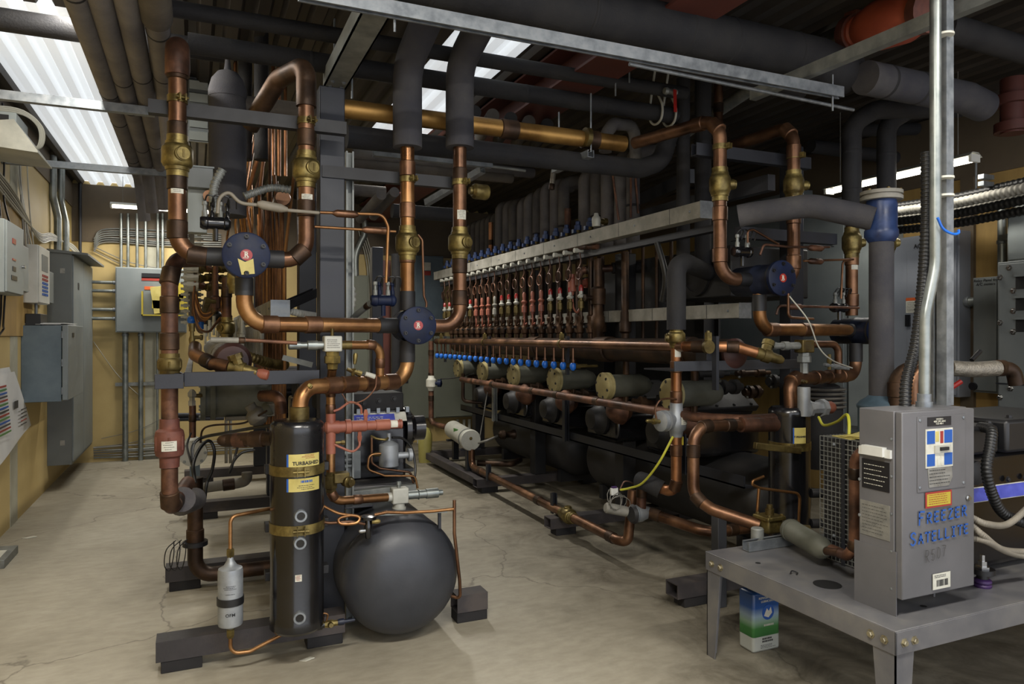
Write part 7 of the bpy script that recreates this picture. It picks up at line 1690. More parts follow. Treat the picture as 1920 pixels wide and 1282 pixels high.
MB().lathe((o.x+.04, o.y+.05, h_), UZ, [(0, .02), (.012, .02), (.014, .016)], 16).build('spout_cap', 'black_plastic', t)
fy = o.y-.0008
text('REFRIGERATION', .0145, 'label_white', t, (o.x+w_*.53, fy, .255), UX, UZ); text('LUBRICANT', .0145, 'label_white', t, (o.x+w_*.53, fy, .238), UX, UZ)
MB().lathe((o.x+w_*.55, fy, .185), -UY, [(0, .036), (.0008, .036)], 28).build('round_emblem', 'ink_blue', t)
MB().prism([(o.x+w_*.55-.026, fy-.0012, .17), (o.x+w_*.55-.008, fy-.0012, .205), (o.x+w_*.55+.004, fy-.0012, .19), (o.x+w_*.55+.016, fy-.0012, .208), (o.x+w_*.55+.024, fy-.0012, .18), (o.x+w_*.55+.002, fy-.0012, .16)], (0, .0008, 0)).build('emblem_shape', 'label_white', t, sm=False)
lines_on(t, Vector((o.x+w_*.58, fy, .125)), UX, UZ, .06, .02, 1, 'label_white', th=.009, seed=2); lines_on(t, Vector((o.x+w_*.55, fy, .055)), UX, UZ, .07, .025, 2, 'ink_grey', th=.008, seed=8); lines_on(t, Vector((o.x+w_*.55, fy, .025)), UX, UZ, .09, .02, 3, 'ink_grey')

# ================= right wall =================
def rbox(label, px0, px1, pyt, pyb, X, depth, m, name='electrical_enclosure', pxr=None, door=True):
    """enclosure on the right wall; pyt/pyb rows are read at its left (far) edge"""
    yA, yB = PY(px0, X), PY(px1, X); z1, z0 = PZ(X, yA, pyt), PZ(X, yA, pyb)
    z0 = max(z0, .02)
    t = thing(name, label, 'electrical box', (XR, (yA+yB)/2, z0))
    MB().box((X+.015, yB, z0), (min(X+depth, XR), yA, z1)).build('enclosure', m, t, bevel=.004)
    if door: MB().box((X, yB+.015, z0+.015), (X+.015, yA-.015, z1-.015)).build('door', m, t, bevel=.003)
    return t, yA, yB, z0, z1
mat('panel_lilac', '777c85', '82868e', .5, .05, 2)
XW = 5.42
t, yA, yB, z0, z1 = rbox('tall pale blue grey panel with orange warning label on the right wall', 1672, 1796, 448, 735, XW, .3, 'panel_lilac')
MB().box((XW-.004, yB+.1, z0+.1), (XW, yA-.25*(yA-yB), z1-.12)).build('inner_door', 'panel_lilac', t, bevel=.002)
yl = PY(1712, XW); zl = PZ(XW, yl, 575)
MB().box((XW-.007, yl-.06, zl-.05), (XW-.004, yl+.06, zl+.05)).build('warning_label', 'label_white', t); MB().box((XW-.0075, yl-.06, zl+.05), (XW-.004, yl+.06, zl+.075)).build('warning_label', 'label_orange', t)
lines_on(t, Vector((XW-.0072, yl, zl)), -UY, UZ, .1, .08, 6, 'ink_grey', th=.004)
yh_ = PY(1704, XW); MB().box((XW-.02, yh_-.02, PZ(XW, yh_, 612)), (XW-.004, yh_+.02, PZ(XW, yh_, 590))).build('latch', 'label_black', t)
text('ACLR', .05, 'ink_black', t, (XW-.006, PY(1727, XW), PZ(XW, PY(1727, XW), 461)), -UY, UZ, off=.0004)
t, yA, yB, z0, z1 = rbox('grey relay panel with handwriting on the right wall left of the louvred cabinet', 1822, 1872, 521, 735, XW, .3, 'panel_mid')
text('Relay Panel for\nA/C meters', .03, 'ink_black', t, (XW-.003, PY(1848, XW), PZ(XW, PY(1848, XW), 529)), -UY, UZ, shear=.2)
MB().lathe((XW, PY(1826, XW), PZ(XW, PY(1826, XW), 724)), -UX, [(0, .03), (.02, .03)], 10).build('knob', 'label_black', t)
t, yA, yB, z0, z1 = rbox('large pale panel behind the right blue valve', 1332, 1500, 395, 700, XW, .3, 'panel_grey')
MB().box((XW-.003, yB+.15, z1-.4), (XW, yA-.35, z1-.39)).build('seam', 'steel_dark', t)
t, yA, yB, z0, z1 = rbox('tall pale cabinet between the near column and the insulated drop', 1500, 1584, 385, 800, 5.25, .35, 'panel_grey', 'electrical_cabinet')
for v in (.3, .55, .8): bolt(t, (5.25, yB+.12, z0+(z1-z0)*v), -UX, .014, 'galv')
t, yA, yB, z0, z1 = rbox('narrower pale cabinet directly behind the upright foam pipe', 1588, 1640, 385, 800, 5.25, .35, 'panel_light', 'electrical_cabinet')
X_ = 4.9
t, yA, yB, z0, z1 = rbox('large grey louvred cabinet at the right edge', 1868, 2000, 492, 800, X_, .7, 'panel_mid', 'louvred_cabinet')
MB().box((X_-.008, yB, PZ(X_, yA, 718)-.004), (X_, yA, PZ(X_, yA, 718)+.004)).build('seam', 'steel_dark', t)
for k in range(3):
    y = PY(1905, X_); z = PZ(X_, y, 525+40*k)
    MB().box((X_-.004, y-.5, z-.06), (X_+.0, y, z+.03)).build('louvre', 'dark_void', t); MB().box((X_-.025, y-.5, z+.02), (X_, y, z+.035)).build('louvre_lip', 'panel_mid', t)
for (px, py) in ((1892, 502), (1875, 520), (1900, 545), (1900, 583), (1875, 605), (1900, 622), (1895, 728), (1875, 745)):
    bolt(t, (X_, PY(px, X_), PZ(X_, PY(px, X_), py)), -UX, .014, 'chrome')
rbox('grey box above the louvred cabinet at the right edge', 1886, 1990, 405, 492, 5.2, .4, 'panel_light')
# right wall upper dark band and joints
MB().box((XR-.015, Y0, 2.75), (XR, YB-.02, ZC)).build('trim_8', 'wall_brown', kind=S, label='dark brown band at the top of the right wall')
y = PY(1665, XR-.02); MB().box((XR-.012, y-.02, 0), (XR, y+.28, 2.75)).build('trim_9', 'wall_paint', kind=S, label='ochre painted strip on the right wall')
MB().box((XR-.03, PY(1830, XR), 0), (XR, PY(1805, XR), 2.75)).build('trim_10', 'wall_brown', kind=S, label='brown timber stud on the right wall')
# conduit nipple between panels
y1_ = PY(1822, XW); y2_ = PY(1796, XW); zc_ = PZ(XW+.08, y2_, 566)
conduit('short steel conduit joining the pale blue panel and the relay panel', [Vector((XW+.09, y1_-.02, zc_)), Vector((XW+.09, y2_+.02, zc_))], .035, R=0, rings=(.7,))
y = PY(1866, XW); conduit('upright steel conduit above the relay panel', [Vector((XW+.08, y, PZ(XW, y, 520))), Vector((XW+.08, y, PZ(XW, y, 385)))], .03, R=0, rings=(.5,))
strut('short strut bracket beside the upright conduit above the relay panel', (XW+.03, y-.02, PZ(XW, y, 446)), (XW+.03, y-.5, PZ(XW, y, 446)), 'galv_dull', .04, .04, UX)
# flexible metal conduits running along the right wall
for k, (py, r, m, X_) in enumerate(((350, .035, 'galv_dusty', 4.9), (372, .03, 'cable_black', 4.95), (338, .03, 'cable_black', 5.0), (362, .028, 'galv_dusty', 5.05), (392, .03, 'cable_black', 5.0))):
    yN_ = PY(1935, X_); yF_ = PY(1655, X_); z = PZ(X_, yN_, py)
    corr('flex_conduit', ('bright ribbed metal conduit running back along the right wall', 'black ribbed conduit just below the bright ribbed one', 'black ribbed conduit just above the bright ribbed one', 'thinner grey ribbed conduit beside the bright one', 'lowest black ribbed conduit along the right wall')[k], 'conduit', [Vector((X_, yN_, z)), Vector((X_, (yN_+yF_)/2, z-.02)), Vector((X_, yF_, z))], r, m, .035, .1, 12)
for k, py in enumerate((332, 345)):
    q = Vector((4.93, PY(1848, 4.93), PZ(4.93, PY(1848, 4.93), py))); MB().bar(q-UX*.05, q+UX*.06, .04, .03).build('conduit_clamp', 'galv', None, label='bright clamp on the ribbed conduits, %s of two' % ('upper', 'lower')[k], cat='clamp')
rod('thin threaded rod carrying the ribbed conduits at the right', 1830, 290, 388, 3.6, .008)
strut('grey strut under the ribbed conduits at the right edge', W(1825, 372, Y=3.6), W(1925, 385, Y=3.25), 'galv_dull', .05, .05)
# dark strip with red handle stick
pipe('lever_handle', 'red lever rod above the bench compressor', 'lever', [W(1782, 728, Y=2.3), W(1802, 715, Y=2.28)], .012, 'glass_red', R=0, n=8)
pipe('lever_handle', 'black hooked lever above the braided hose', 'lever', [W(1822, 675, Y=2.6), W(1838, 658, Y=2.6)], .012, 'black_plastic', R=0, n=8)
# near right dark motor with fins behind the right separator
q = W(1550, 745, Y=3.5); t = thing('finned_motor', 'dirty finned motor end between the right thick pipe and the drum', 'motor', q)
for k in range(5): MB().lathe(q+Vector((-.06, 0, -.06+k*.028)), UZ, [(0, .15), (.008, .16), (.016, .15)], 26).build('cooling_fin', 'dust_grey', t)
MB().lathe(q+Vector((-.06, 0, -.45)), UZ, [(0, .14), (.38, .14), (.53, .12), (.56, .06)], 26).build('motor_body', 'black_matte', t)
q = W(1530, 765, Y=3.0); t = thing('solenoid_valve', 'light grey valve with pink red knob right of the right dark cylinder', 'valve', q)
MB().cyl(q+Vector((-.09, 0, -.04)), q+Vector((-.09, 0, .12)), .034, 16).build('pipe_stub', 'alu_cast', t)
MB().lathe(q+UX*-.07, UX, [(0, .05), (.02, .05), (.02, .035), (.1, .035), (.1, .05), (.13, .05)], 8).build('valve_body', 'alu_cast', t)
MB().lathe(q+UX*.06, UX, [(0, .03), (.05, .036), (.07, .025)], 14).build('knob', 'paint_salmon', t)
pipe('yellow_cable', 'yellow green cable arching over the mesh guard', 'cable', smooth([W(1535, 782, Y=2.9), W(1545, 797, Y=2.8), W(1570, 790, Y=2.6), W(1587, 777, Y=2.45), W(1592, 790, Y=2.4), W(1592, 815, Y=2.38)]), .007, 'hose_yellow', R=0, n=8)
# ================= left rack interior =================
channel_box('galvanised wire trough of the left rack, its square end behind the bright copper bend', .385, 4.2, 8.5, 1.61, 1.70, .1)
# upright copper tubes in a row
rnd = random.Random(11)
for k in range(27):
    y = 4.3+.078*k; x = .47+rnd.uniform(-.012, .012)
    top = rnd.uniform(2.35, 2.5)
    P_ = [Vector((x, y, .85)), Vector((x, y, 1.95)), Vector((x+rnd.uniform(-.04, .06), y+rnd.uniform(-.05, .05), top))]
    pipe('copper_tube', 'one of the close row of upright copper tubes in the left rack', 'tube', P_, .0095, rnd.choice(['copper', 'copper', 'copper_orange', 'copper_rust', 'copper_warm']), R=.3, n=8, group='upright copper tubes of the left rack')
for k in range(13):
    y = 4.4+.2*k; x = .3+rnd.uniform(-.03, .03)
    pipe('copper_tube', 'slim copper tube fanning up to the roof inside the left rack', 'tube', [Vector((x+.05, y, 1.9)), Vector((x+rnd.uniform(-.03, .08), y+.05, 2.35)), Vector((x+rnd.uniform(.05, .22), y+rnd.uniform(-.1, .15), 2.9))], .010, rnd.choice(['copper_orange', 'copper_warm', 'copper']), R=.2, n=8, group='fanning copper tubes of the left rack')
# valve stations facing left
def lstation(x, y, kind):
    t = thing('branch_valve', '', 'valve', (x, y, 1.45)); o = Vector((x, y, 0))
    for j, z in enumerate((1.98, 1.93, 1.88, 1.83)):
        MB().lathe(o+Vector((.0, 0, z)), -UX, [(0, .012), (.03, .012), (.03, .017), (.07, .017), (.07, .01), (.09, .01)], 8).build('white_connector', 'white_metal', t)
    MB().lathe(o+Vector((.1, 0, 1.66)), UZ, [(0, .012), (.02, .018), (.02, .03), (.09, .03), (.1, .02), (.2, .016), (.3, .014)], 8).build('valve_body', 'brass_dull' if kind else 'copper_rust', t)
    MB().lathe(o+Vector((.1, -.02, 1.72)), Vector((-1, -.3, .1)), [(0, .014), (.04, .014), (.04, .022), (.07, .022)], 8).build('side_cap', 'brass', t)
    P_ = [o+Vector((-.02, 0, 1.85)), o+Vector((-.03, .0, 1.7)), o+Vector((.0, -.01, 1.56)), o+Vector((.06, -.01, 1.53)), o+Vector((.12, 0, 1.6)), o+Vector((.2, 0, 1.63))]
    MB().tube(smooth(P_, 5), .007, 7).build('drooping_tube', 'copper', t)
    MB().lathe(o+Vector((.26, 0, 1.42)), UZ, [(0, .014), (.05, .014), (.05, .022), (.09, .022), (.1, .012), (.2, .012)], 8).build('lower_fitting', 'white_metal', t)
    return t
pr = {}
for k in range(17):
    kd = k % 2; y = 5.0+.19*k; x = .02
    if kd not in pr:
        t = lstation(x, y, kd); t['label'] = ('copper and white branch valve with drooping tube on the left rack', 'brass branch valve with drooping tube on the left rack')[kd]; t['group'] = ('copper branch valves of the left rack', 'brass branch valves of the left rack')[kd]; pr[kd] = t
    else: put(pr[kd], (x, y, 1.45))
# row of small solenoid caps below trough
def stub(x, y, z):
    return MB().lathe((x, y, z), UZ, [(-.12, .009), (-.02, .009), (-.02, .016), (.03, .016), (.03, .01), (.07, .008)], 8).build('tube_fitting', 'galv_dusty', None, label='small pale fitting in the row beneath the left rack trough', cat='pipe fitting', group='pale fittings beneath the left rack trough')
s0 = stub(.36, 4.5, 1.5)
for k in range(1, 22): c = s0.copy(); COL.objects.link(c); c.location = (0, .16*k, 0)
# brown upright with brass valve
x = PX(425, 5.0); pipe('copper_pipe', 'brown upright pipe with brass valve behind the upper left blue valve', 'pipe', [Vector((x, 5.0, PZ(x, 5.0, 660))), Vector((x, 5.0, PZ(x, 5.0, 520)))], .03, 'copper_rust', R=0, rings=(.3, .8), n=14)
ball_valve('brass valve on the brown upright behind the upper left blue valve', (x, 5.0, PZ(x, 5.0, 615)), UZ, .03, .14, 1.7, (-.8, -.6, 0))
x = PX(440, 4.6); check_valve('brass fitting half hidden behind the left edge of the upper left blue valve', (x, 4.6, PZ(x, 4.6, 525)), UZ, .03, .16, 1.5)
# blue knobs small
for k, (px, py) in enumerate(((359, 600), (378, 610))):
    q = W(px, py, Y=5.6); MB().sphere(q, .03, 12).build('valve_knob', 'knob_blue', None, label=('bright blue knob before the ochre wall at the left rack', 'second blue knob lower right of the bright blue knob at the left rack')[k], cat='knob')
q0_ = W(385, 612, Y=5.6); q1_ = W(410, 588, Y=5.4)
corr('flex_conduit', 'short black ribbed conduit slanting up beside the drooping copper tubes', 'conduit', [q0_, (q0_+q1_)/2, q1_], .02, 'cable_black', .02, .12)
corr('braided_hose', 'ribbed brass coloured hose leading right from the brown drum end', 'hose', [W(465, 668, Y=4.1), W(490, 676, Y=4.15), W(512, 682, Y=4.3), W(535, 684, Y=4.5)], .026, 'brass_dull', .022, .12)
corr('flex_conduit', 'white ribbed conduit behind the wide dark column right side', 'conduit', [W(644, 515, Y=4.1), W(655, 540, Y=4.1), W(657, 565, Y=4.1), W(648, 595, Y=4.1), W(640, 610, Y=4.1)], .03, 'white_plastic', .028, .12)
corr('flex_conduit', 'pale ribbed conduit right of the square trough end', 'conduit', [W(543, 583, Y=4.3), W(565, 588, Y=4.35), W(590, 592, Y=4.5)], .02, 'white_plastic', .02, .12)
corr('flex_conduit', 'grey ribbed conduit sweeping up right of the copper risers at the left', 'conduit', [W(458, 368, Y=4.0), W(480, 360, Y=4.0), W(510, 352, Y=4.0), W(545, 356, Y=4.0)], .02, 'galv_dull', .018, .12)
corr('flex_conduit', 'grey ribbed conduit rising to the junction box at the upper left riser', 'conduit', [W(405, 400, Y=3.75), W(400, 375, Y=3.75), W(403, 345, Y=3.75), W(417, 318, Y=3.75)], .02, 'galv_dull', .018, .12)
# junction boxes near riser A
q = W(375, 335, Y=3.9); t = thing('junction_box', 'small grey steel junction box between the leftmost riser and the thick foam column', 'electrical box', q)
MB().box(q+Vector((-.06, -.03, -.05)), q+Vector((.06, .06, .05))).build('box_body', 'panel_mid', t, bevel=.003); MB().box(q+Vector((-.065, -.032, .05)), q+Vector((.065, .065, .058))).build('lid', 'panel_grey', t)
q = W(372, 392, Y=3.95); t = thing('junction_box', 'tall narrow grey box below the small junction box at the leftmost riser', 'electrical box', q)
MB().box(q+Vector((-.05, -.02, -.12)), q+Vector((.04, .06, .1))).build('box_body', 'panel_light', t, bevel=.003)
MB().lathe(q+Vector((.05, -.03, .06)), -UY, [(0, .03), (.03, .03)], 18).build('copper_disc', 'copper', t)
q = W(530, 372, Y=4.2); MB().lathe(q+UY*.1, -UY, [(0, .045), (.1, .045), (.115, .04)], 22).build('pipe_end', 'copper', None, label='round copper pipe cap facing the camera left of the second riser', cat='pipe end')
# strut brackets at trough end
strut('dark strut arm right of the square trough end', W(530, 575, Y=4.25), W(592, 548, Y=4.5), 'steel_dark', .045, .05)
strut('pale strut arm low before the wide dark column', W(530, 670, Y=4.1), W(585, 684, Y=4.1), 'galv_dull', .03, .03)
# ---- shells and pipes below the cross beam ----
q = W(385, 752, Y=5.1)
t = thing('flanged_cylinder', 'big greenish grey flanged cylinder just under the left cross beam', 'filter shell', q)
MB().lathe(q, UX, [(-.03, .1), (-.03, .125), (.0, .125), (.0, .1), (.03, .1), (.03, .125), (.06, .125), (.06, .11), (.42, .11), (.45, .08)], 28).build('shell', 'cyl_grey', t)
for k in range(8): a = k*math.pi/4+.2; bolt(t, q+Vector((-.03, .112*math.cos(a), .112*math.sin(a))), -UX, .009, 'galv')
MB().box(q+Vector((.12, -.09, -.125)), q+Vector((.38, .09, -.1))).build('saddle_block', 'dust_grey', t, bevel=.004)
q = W(479, 780, Y=4.3); t = thing('service_valve', 'dusty angled valve body behind the inlet pipe of the black cylinder', 'valve', q)
MB().lathe(q+Vector((.02, 0, -.02)), Vector((-.6, 0, 1)), [(-.03, .03), (0, .055), (.05, .055), (.07, .03), (.1, .03)], 16).build('valve_body', 'dust_grey', t)
MB().lathe(q, Vector((1, 0, .5)), [(0, .03), (.05, .035), (.07, .045), (.09, .045)], 12).build('side_body', 'cyl_grey', t)
MB().box(q+Vector((.06, -.03, .0)), q+Vector((.1, .01, .07))).build('lug', 'galv_dusty', t)
ins_ = pipe('inlet_pipe', 'dirty thick inlet pipe with rounded end entering the black cylinder from the left', 'pipe', [W(428, 825, Y=3.62), W(500, 822, Y=3.5), Vector((TX-.09, TY+.03, PZ(TX, TY, 822)))], .033, 'copper_dark', R=0, rings=(.55,), n=20)
MB().sphere(W(428, 825, Y=3.62), .032, 14, (1.6, 1, 1)).build('rounded_end', 'copper_dark', ins_)
MB().cyl(W(440, 825, Y=3.6), W(462, 824, Y=3.565), .0345, 20).build('red_patch', 'copper_rust', ins_)
pipe('copper_pipe', 'dark bent pipe above the inlet pipe left of the black cylinder', 'pipe', [W(490, 742, Y=4.2), W(525, 742, Y=4.1), W(528, 775, Y=4.1)], .032, 'copper_rust', R=.07, n=16)
q = W(362, 850, Y=4.95); t = thing('flange_disc', 'round white bolted flange left behind the far left pipe', 'flange', q)
MB().lathe(q, UY, [(0, .082), (.02, .085), (.05, .085), (.05, .06), (.4, .06)], 30).build('flange', 'white_metal', t)
for k in range(8): a = k*math.pi/4; bolt(t, q+Vector((.07*math.cos(a), 0, .07*math.sin(a))), -UY, .007, 'galv_dull')
MB().box(q+Vector((-.02, .05, -.62)), q+Vector((.04, .1, -.05))).build('stand', 'panel_blue', t)
t = pipe('copper_pipe', 'rusty upright pipe with small valve on top left of the big grey flanged cylinder', 'pipe', [W(361, 760, Y=4.9), W(361, 820, Y=4.9)], .02, 'copper_rust', R=0, rings=(.4,), n=12)
q = W(360, 742, Y=4.9); t = thing('gauge_valve', 'small steel valve with hex nut on top of the rusty upright pipe', 'valve', q)
MB().lathe(q-UZ*.06, UZ, [(0, .024), (.03, .024), (.03, .018), (.05, .018), (.06, .028), (.08, .028), (.1, .012)], 6).build('valve_body', 'galv_dusty', t)
MB().lathe(q, UX, [(0, .01), (.05, .014), (.06, .008)], 8).build('side_port', 'brass_dull', t)
for k, P_ in enumerate(([(508, 798, 4.2), (470, 803, 4.3), (420, 812, 4.6), (380, 820, 4.7), (362, 835, 4.6), (362, 870, 4.4), (366, 905, 4.3)],
                       [(366, 905, 4.3), (362, 872, 4.35), (375, 840, 4.45), (392, 826, 4.5), (402, 845, 4.5), (398, 880, 4.45), (388, 905, 4.4), (384, 935, 4.4)],
                       [(358, 812, 4.7), (351, 835, 4.6), (357, 862, 4.4), (363, 880, 4.4)])):
    pipe('rubber_hose', ('black rubber hose arching from the compressor valve down to the white flange', 'black rubber hose looping right of the white flange', 'thin black hose falling over the white flange')[k], 'hose', smooth([W(a, b_, Y=c_) for a, b_, c_ in P_]), (.0095, .0095, .006)[k], 'cable_black', R=0, n=8)
pipe('rubber_hose', 'thin dark tube running above the black hose at the left rack', 'tube', smooth([W(500, 770, Y=4.2), W(470, 787, Y=4.3), W(450, 794, Y=4.4), (W(400, 797, Y=4.6)), W(380, 806, Y=4.7), W(376, 830, Y=4.7)]), .006, 'copper_dark', R=0, n=8)
pipe('rubber_hose', 'short dark hose hanging below the inlet pipe left of the black cylinder', 'hose', smooth([W(478, 843, Y=4.1), W(455, 848, Y=4.1), W(440, 862, Y=4.1), (W(430, 884, Y=4.1)), W(433, 880, Y=4.12), W(442, 850, Y=4.15), W(446, 835, Y=4.15)]), .007, 'cable_black', R=0, n=8)
pipe('dirty_pipe', 'dusty level pipe with upturned elbow above the third skid beam', 'pipe', [W(378, 915, Y=6.0), W(445, 906, Y=6.0), W(463, 902, Y=6.0), W(463, 885, Y=6.0)], .04, 'dust_grey', R=.08, rings=(.5,), n=16)
# conduits seen through rack
conduit('black conduit pair low behind the left rack, upper', [W(330, 778, Y=8.8), W(420, 778, Y=8.8)], .025, 'steel_dark', R=0)
conduit('black conduit pair low behind the left rack, lower', [W(330, 786, Y=8.8), W(420, 784, Y=8.8)], .022, 'steel_dark', R=0)
for k in range(2):
    x = PX(424+k*8, 7.2); conduit('slim galvanised upright standing between the rack posts, %s' % ('left', 'right')[k], [Vector((x, 7.2, PZ(x, 7.2, 868))), Vector((x, 7.2, PZ(x, 7.2, 778)))], .014, 'galv_dusty', R=0)
# ---- front compressor of the left rack ----
cy = 4.15; X0_ = PX(640, cy); X1_ = PX(762, cy); ZT = PZ(.95, cy, 738); ZB = PZ(.95, cy, 900)
t = thing('compressor', 'black compressor with purple and white label in the left rack behind the regulator valve', 'compressor', (.95, cy, ZB))
MB().box((X0_-.1, cy, ZB), (X1_, cy+.5, PZ(.95, cy, 800))).build('crankcase', 'black_paint', t, bevel=.02)
MB().box((X0_-.1, cy+.02, PZ(.95, cy, 772)), (X1_-.01, cy+.45, ZT)).build('cylinder_head', 'black_matte', t, bevel=.01)
zl0, zl1 = PZ(.95, cy, 791), PZ(.95, cy, 775)
MB().prism([(X0_, cy-.012, zl0), (X1_, cy-.012, zl0), (X1_, cy+.02, zl1), (X0_, cy+.02, zl1)], (0, .02, 0)).build('label_strip', 'label_white', t)
MB().prism([(PX(658, cy), cy-.014, zl0+.008), (PX(740, cy), cy-.014, zl0+.008), (PX(740, cy), cy+.014, zl1-.007), (PX(658, cy), cy+.014, zl1-.007)], (0, .004, 0)).build('label_strip', 'label_purple', t)
lines_on(t, Vector((PX(700, cy), cy-.012, (zl0+zl1)/2)), UX, Vector((0, .6, 1)), .2, .02, 2, 'label_white', th=.003)
for k in range(7): 
    MB().box((X0_+.03+k*.058, cy+.0, zl1), (X0_+.05+k*.058, cy+.03, zl1+.03)).build('bolt_block', 'galv', t)
for k in range(3): bolt(t, (X0_+.13+.09*k, cy+.015, zl1+.06+.01*k), -UY, .012, 'steel_black')
q = W(772, 802, Y=cy+.1); MB().lathe(q-UX*.06, UX, [(0, .13), (.03, .13), (.05, .1), (.07, .075), (.13, .075), (.135, .06)], 26).build('end_cover', 'black_paint', t)
for k in range(8): a = k*math.pi/4; bolt(t, q+Vector((-.025, .11*math.cos(a), .11*math.sin(a))), UX, .008, 'steel_black')
# further compressors behind
for k, y in enumerate((5.0, 5.9, 6.8, 7.6)):
    t = thing('compressor', 'black compressor deeper in the left rack, %s behind the front one' % ('first', 'second', 'third', 'fourth')[k], 'compressor', (1.0, y, .7))
    MB().box((.72, y, .68), (1.4, y+.45, 1.0)).build('crankcase', 'black_paint', t, bevel=.02); MB().box((.74, y+.03, 1.0), (1.36, y+.4, 1.18)).build('cylinder_head', 'black_matte', t, bevel=.02)
# receiver skid plates
z_ = PZ(1.0, 4.0, 905)
MB().box((PX(640, 3.95), 3.95, z_-.02), (PX(778, 3.95), 4.35, z_)).build('mounting_plate', 'bench_grey', None, label='grey steel mounting plate under the front compressor of the left rack', cat='plate', bevel=.002)
MB().bar(Vector((PX(655, 3.9), 3.9, z_-.03)), Vector((PX(778, 3.9), 3.9, z_-.02)), .05, .05).build('frame_rail', 'galv_dull', None, label='grey rail along the front of the compressor mounting plate', cat='steel beam', bevel=.002)
z2__ = PZ(.9, 3.95, 930); MB().box((PX(637, 3.75), 3.75, z2__-.01), (PX(700, 3.75), 4.1, z2__)).build('mounting_plate', 'tank_grey', None, label='lower grey plate behind the cream valve block', cat='plate', bevel=.002)
a = W(666, 870, Y=4.0); MB().box((a.x-.028, 3.99, PZ(a.x, 4.0, 896)), (a.x+.028, 3.996, PZ(a.x, 4.0, 845))).build('bracket_plate', 'panel_mid', None, label='small upright grey bracket plate with a hole left of the grey muffler can', cat='bracket')
# muffler can
q = W(729, 874, Y=3.95); h = PZ(q.x, 3.95, 832)-q.z
t = thing('oil_reservoir', 'small grey oil canister with side flange before the front compressor', 'canister', q)
MB().lathe(q, UZ, [(0, .05), (.004, .054), (h-.005, .054), (h, .05), (h+.018, .022), (h+.02, .012), (h+.06, .012)], 28).build('canister', 'alu_cast', t)
MB().lathe(q+Vector((.05, 0, h*.45)), UX, [(0, .018), (.06, .018), (.06, .036), (.075, .036), (.08, .036), (.082, .03)], 18).build('side_flange', 'alu_cast', t)
MB().lathe(q+Vector((-.05, -.02, h*.6)), -UX, [(0, .008), (.015, .012), (.03, .012), (.045, .006)], 8).build('side_nut', 'brass', t)
MB().box((q.x-.1, 3.9, q.z-.03), (q.x+.13, 4.1, q.z-.01)).build('base_plate', 'black_paint', t, bevel=.002)
MB().tube(smooth([q+Vector((0, -.0, h+.035)), q+Vector((-.03, -.03, h+.03)), q+Vector((-.07, -.02, h+.035)), q+Vector((-.1, 0, h+.05))]), .007, 8).build('brass_tube', 'brass', t)
P_ = [(697, 820), (697, 868), (712, 878), (770, 885), (775, 905)]; cut('copper tube running down and right around the grey oil canister', P_, .0065, 'copper', Y=3.9, R=.03)
P_ = [(714, 850), (692, 852), (689, 880), (722, 892), (778, 892), (783, 915)]; cut('copper tube curling under the grey oil canister', P_, .0065, 'copper_warm', Y=3.88, R=.03)
pipe('rubber_hose', 'black hose arching over the grey oil canister and down to the right', 'hose', smooth([W(735, 820, Y=3.95), W(755, 822, Y=3.97), W(772, 840, Y=3.98), W(779, 880, Y=3.95), W(773, 915, Y=3.9)]), .007, 'cable_black', R=0, n=8)
for k in range(3):
    q = W(637+k, 850+k*12, Y=3.85); MB().lathe(q, UX, [(-.03, .01), (-.02, .02), (.03, .02), (.03, .012), (.06, .012)], 10).build('pipe_fitting', 'galv_dull', None, label='small grey fitting right of the copper drop, %s' % ('top of three', 'middle of three', 'lowest of three')[k], cat='pipe fitting')
# louvred grille and lights at roof left of the foam column
q = W(381, 175, Y=5.6); t = thing('wall_louvre', 'grey louvred grille under the roof left of the thick foam column', 'vent', q)
MB().box(q+Vector((-.1, 0, -.35)), q+Vector((.06, .03, .5))).build('frame', 'panel_mid', t)
for k in range(9): MB().box((-.09, -.03, -.03), (.03, .0, .03), Matrix.Rotation(.5, 3, 'X'), q+Vector((0, 0, -.3+k*.09))).build('louvre_blade', 'panel_light', t)
strut('thin galvanised upright right of the louvred grille', q+Vector((.12, 0, -.5)), q+Vector((.12, 0, .5)), 'galv', .03, .03, UY)
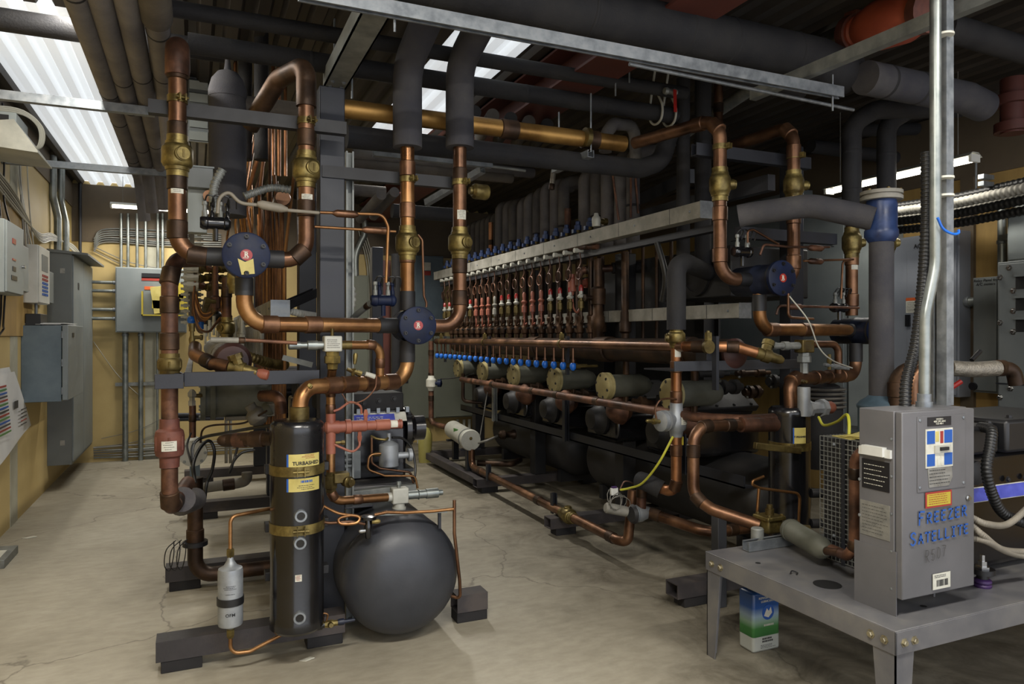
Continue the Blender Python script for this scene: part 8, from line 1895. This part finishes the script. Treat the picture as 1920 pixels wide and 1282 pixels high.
# nested drooping tubes between a connector board and a small manifold
q = W(356, 520, Y=5.7); t = thing('connector_board', 'upright board of white tube connectors at the far left of the left rack', 'connector board', q)
zb0, zb1 = PZ(q.x, 5.7, 612), PZ(q.x, 5.7, 420)
MB().box((q.x-.01, 5.68, zb0), (q.x+.03, 5.72, zb1)).build('board', 'dust_grey', t)
for k in range(18):
    z = zb1-.03-k*(zb1-zb0-.06)/17
    for dx, m in ((-.06, 'white_metal'), (.03, 'white_metal')):
        MB().lathe((q.x+dx, 5.67, z), UX, [(0, .009), (.02, .009), (.02, .015), (.045, .015), (.045, .008), (.06, .008)], 8).build('connector', m, t)
for k in range(12):
    z0 = PZ(q.x, 5.6, 500+7*k); zl = PZ(q.x, 5.6, 585+2.6*k); x1 = PX(420, 5.5); z1 = PZ(x1, 5.5, 548+3.2*k)
    pipe('copper_tube', 'one of the nested drooping copper tubes at the far left of the left rack', 'tube', smooth([Vector((q.x+.02, 5.66, z0)), Vector((q.x+.035-.001*k, 5.62, (z0+zl)/2)), Vector((q.x+.08, 5.6, zl)), Vector(((q.x+x1)/2+.05, 5.58, zl+.02)), Vector((x1, 5.55, z1))]), .0085, rnd.choice(['copper', 'copper_rust', 'copper_warm']), R=0, n=7, group='nested drooping copper tubes of the left rack')
for k in range(14):
    px = 372+(k % 5)*13; py = 505+(k//5)*16; q = W(px, py, Y=5.3+.02*k)
    b = MB().lathe(q, Vector((-.8, -.5, .2*(k % 3-1))), [(-.05, .014), (-.02, .02), (.02, .02), (.02, .028), (.05, .028), (.055, .015), (.08, .014)], 8)
    b.build('tube_valve', ('brass', 'brass_dull', 'copper_rust')[k % 3], None, label='small brass valve in the cluster behind the upper left blue valve', cat='valve', group='small brass valves behind the upper left blue valve')
for k in range(10):
    q = W(385+k*8, 622-(k % 3)*8, Y=5.2); MB().lathe(q, UZ, [(-.08, .008), (-.03, .008), (-.03, .015), (.01, .015), (.01, .01), (.05, .01)], 8).build('tube_fitting', 'white_metal', None, label='tiny pale fitting above the brown drum end of the left rack', cat='pipe fitting', group='tiny fittings above the brown drum end')
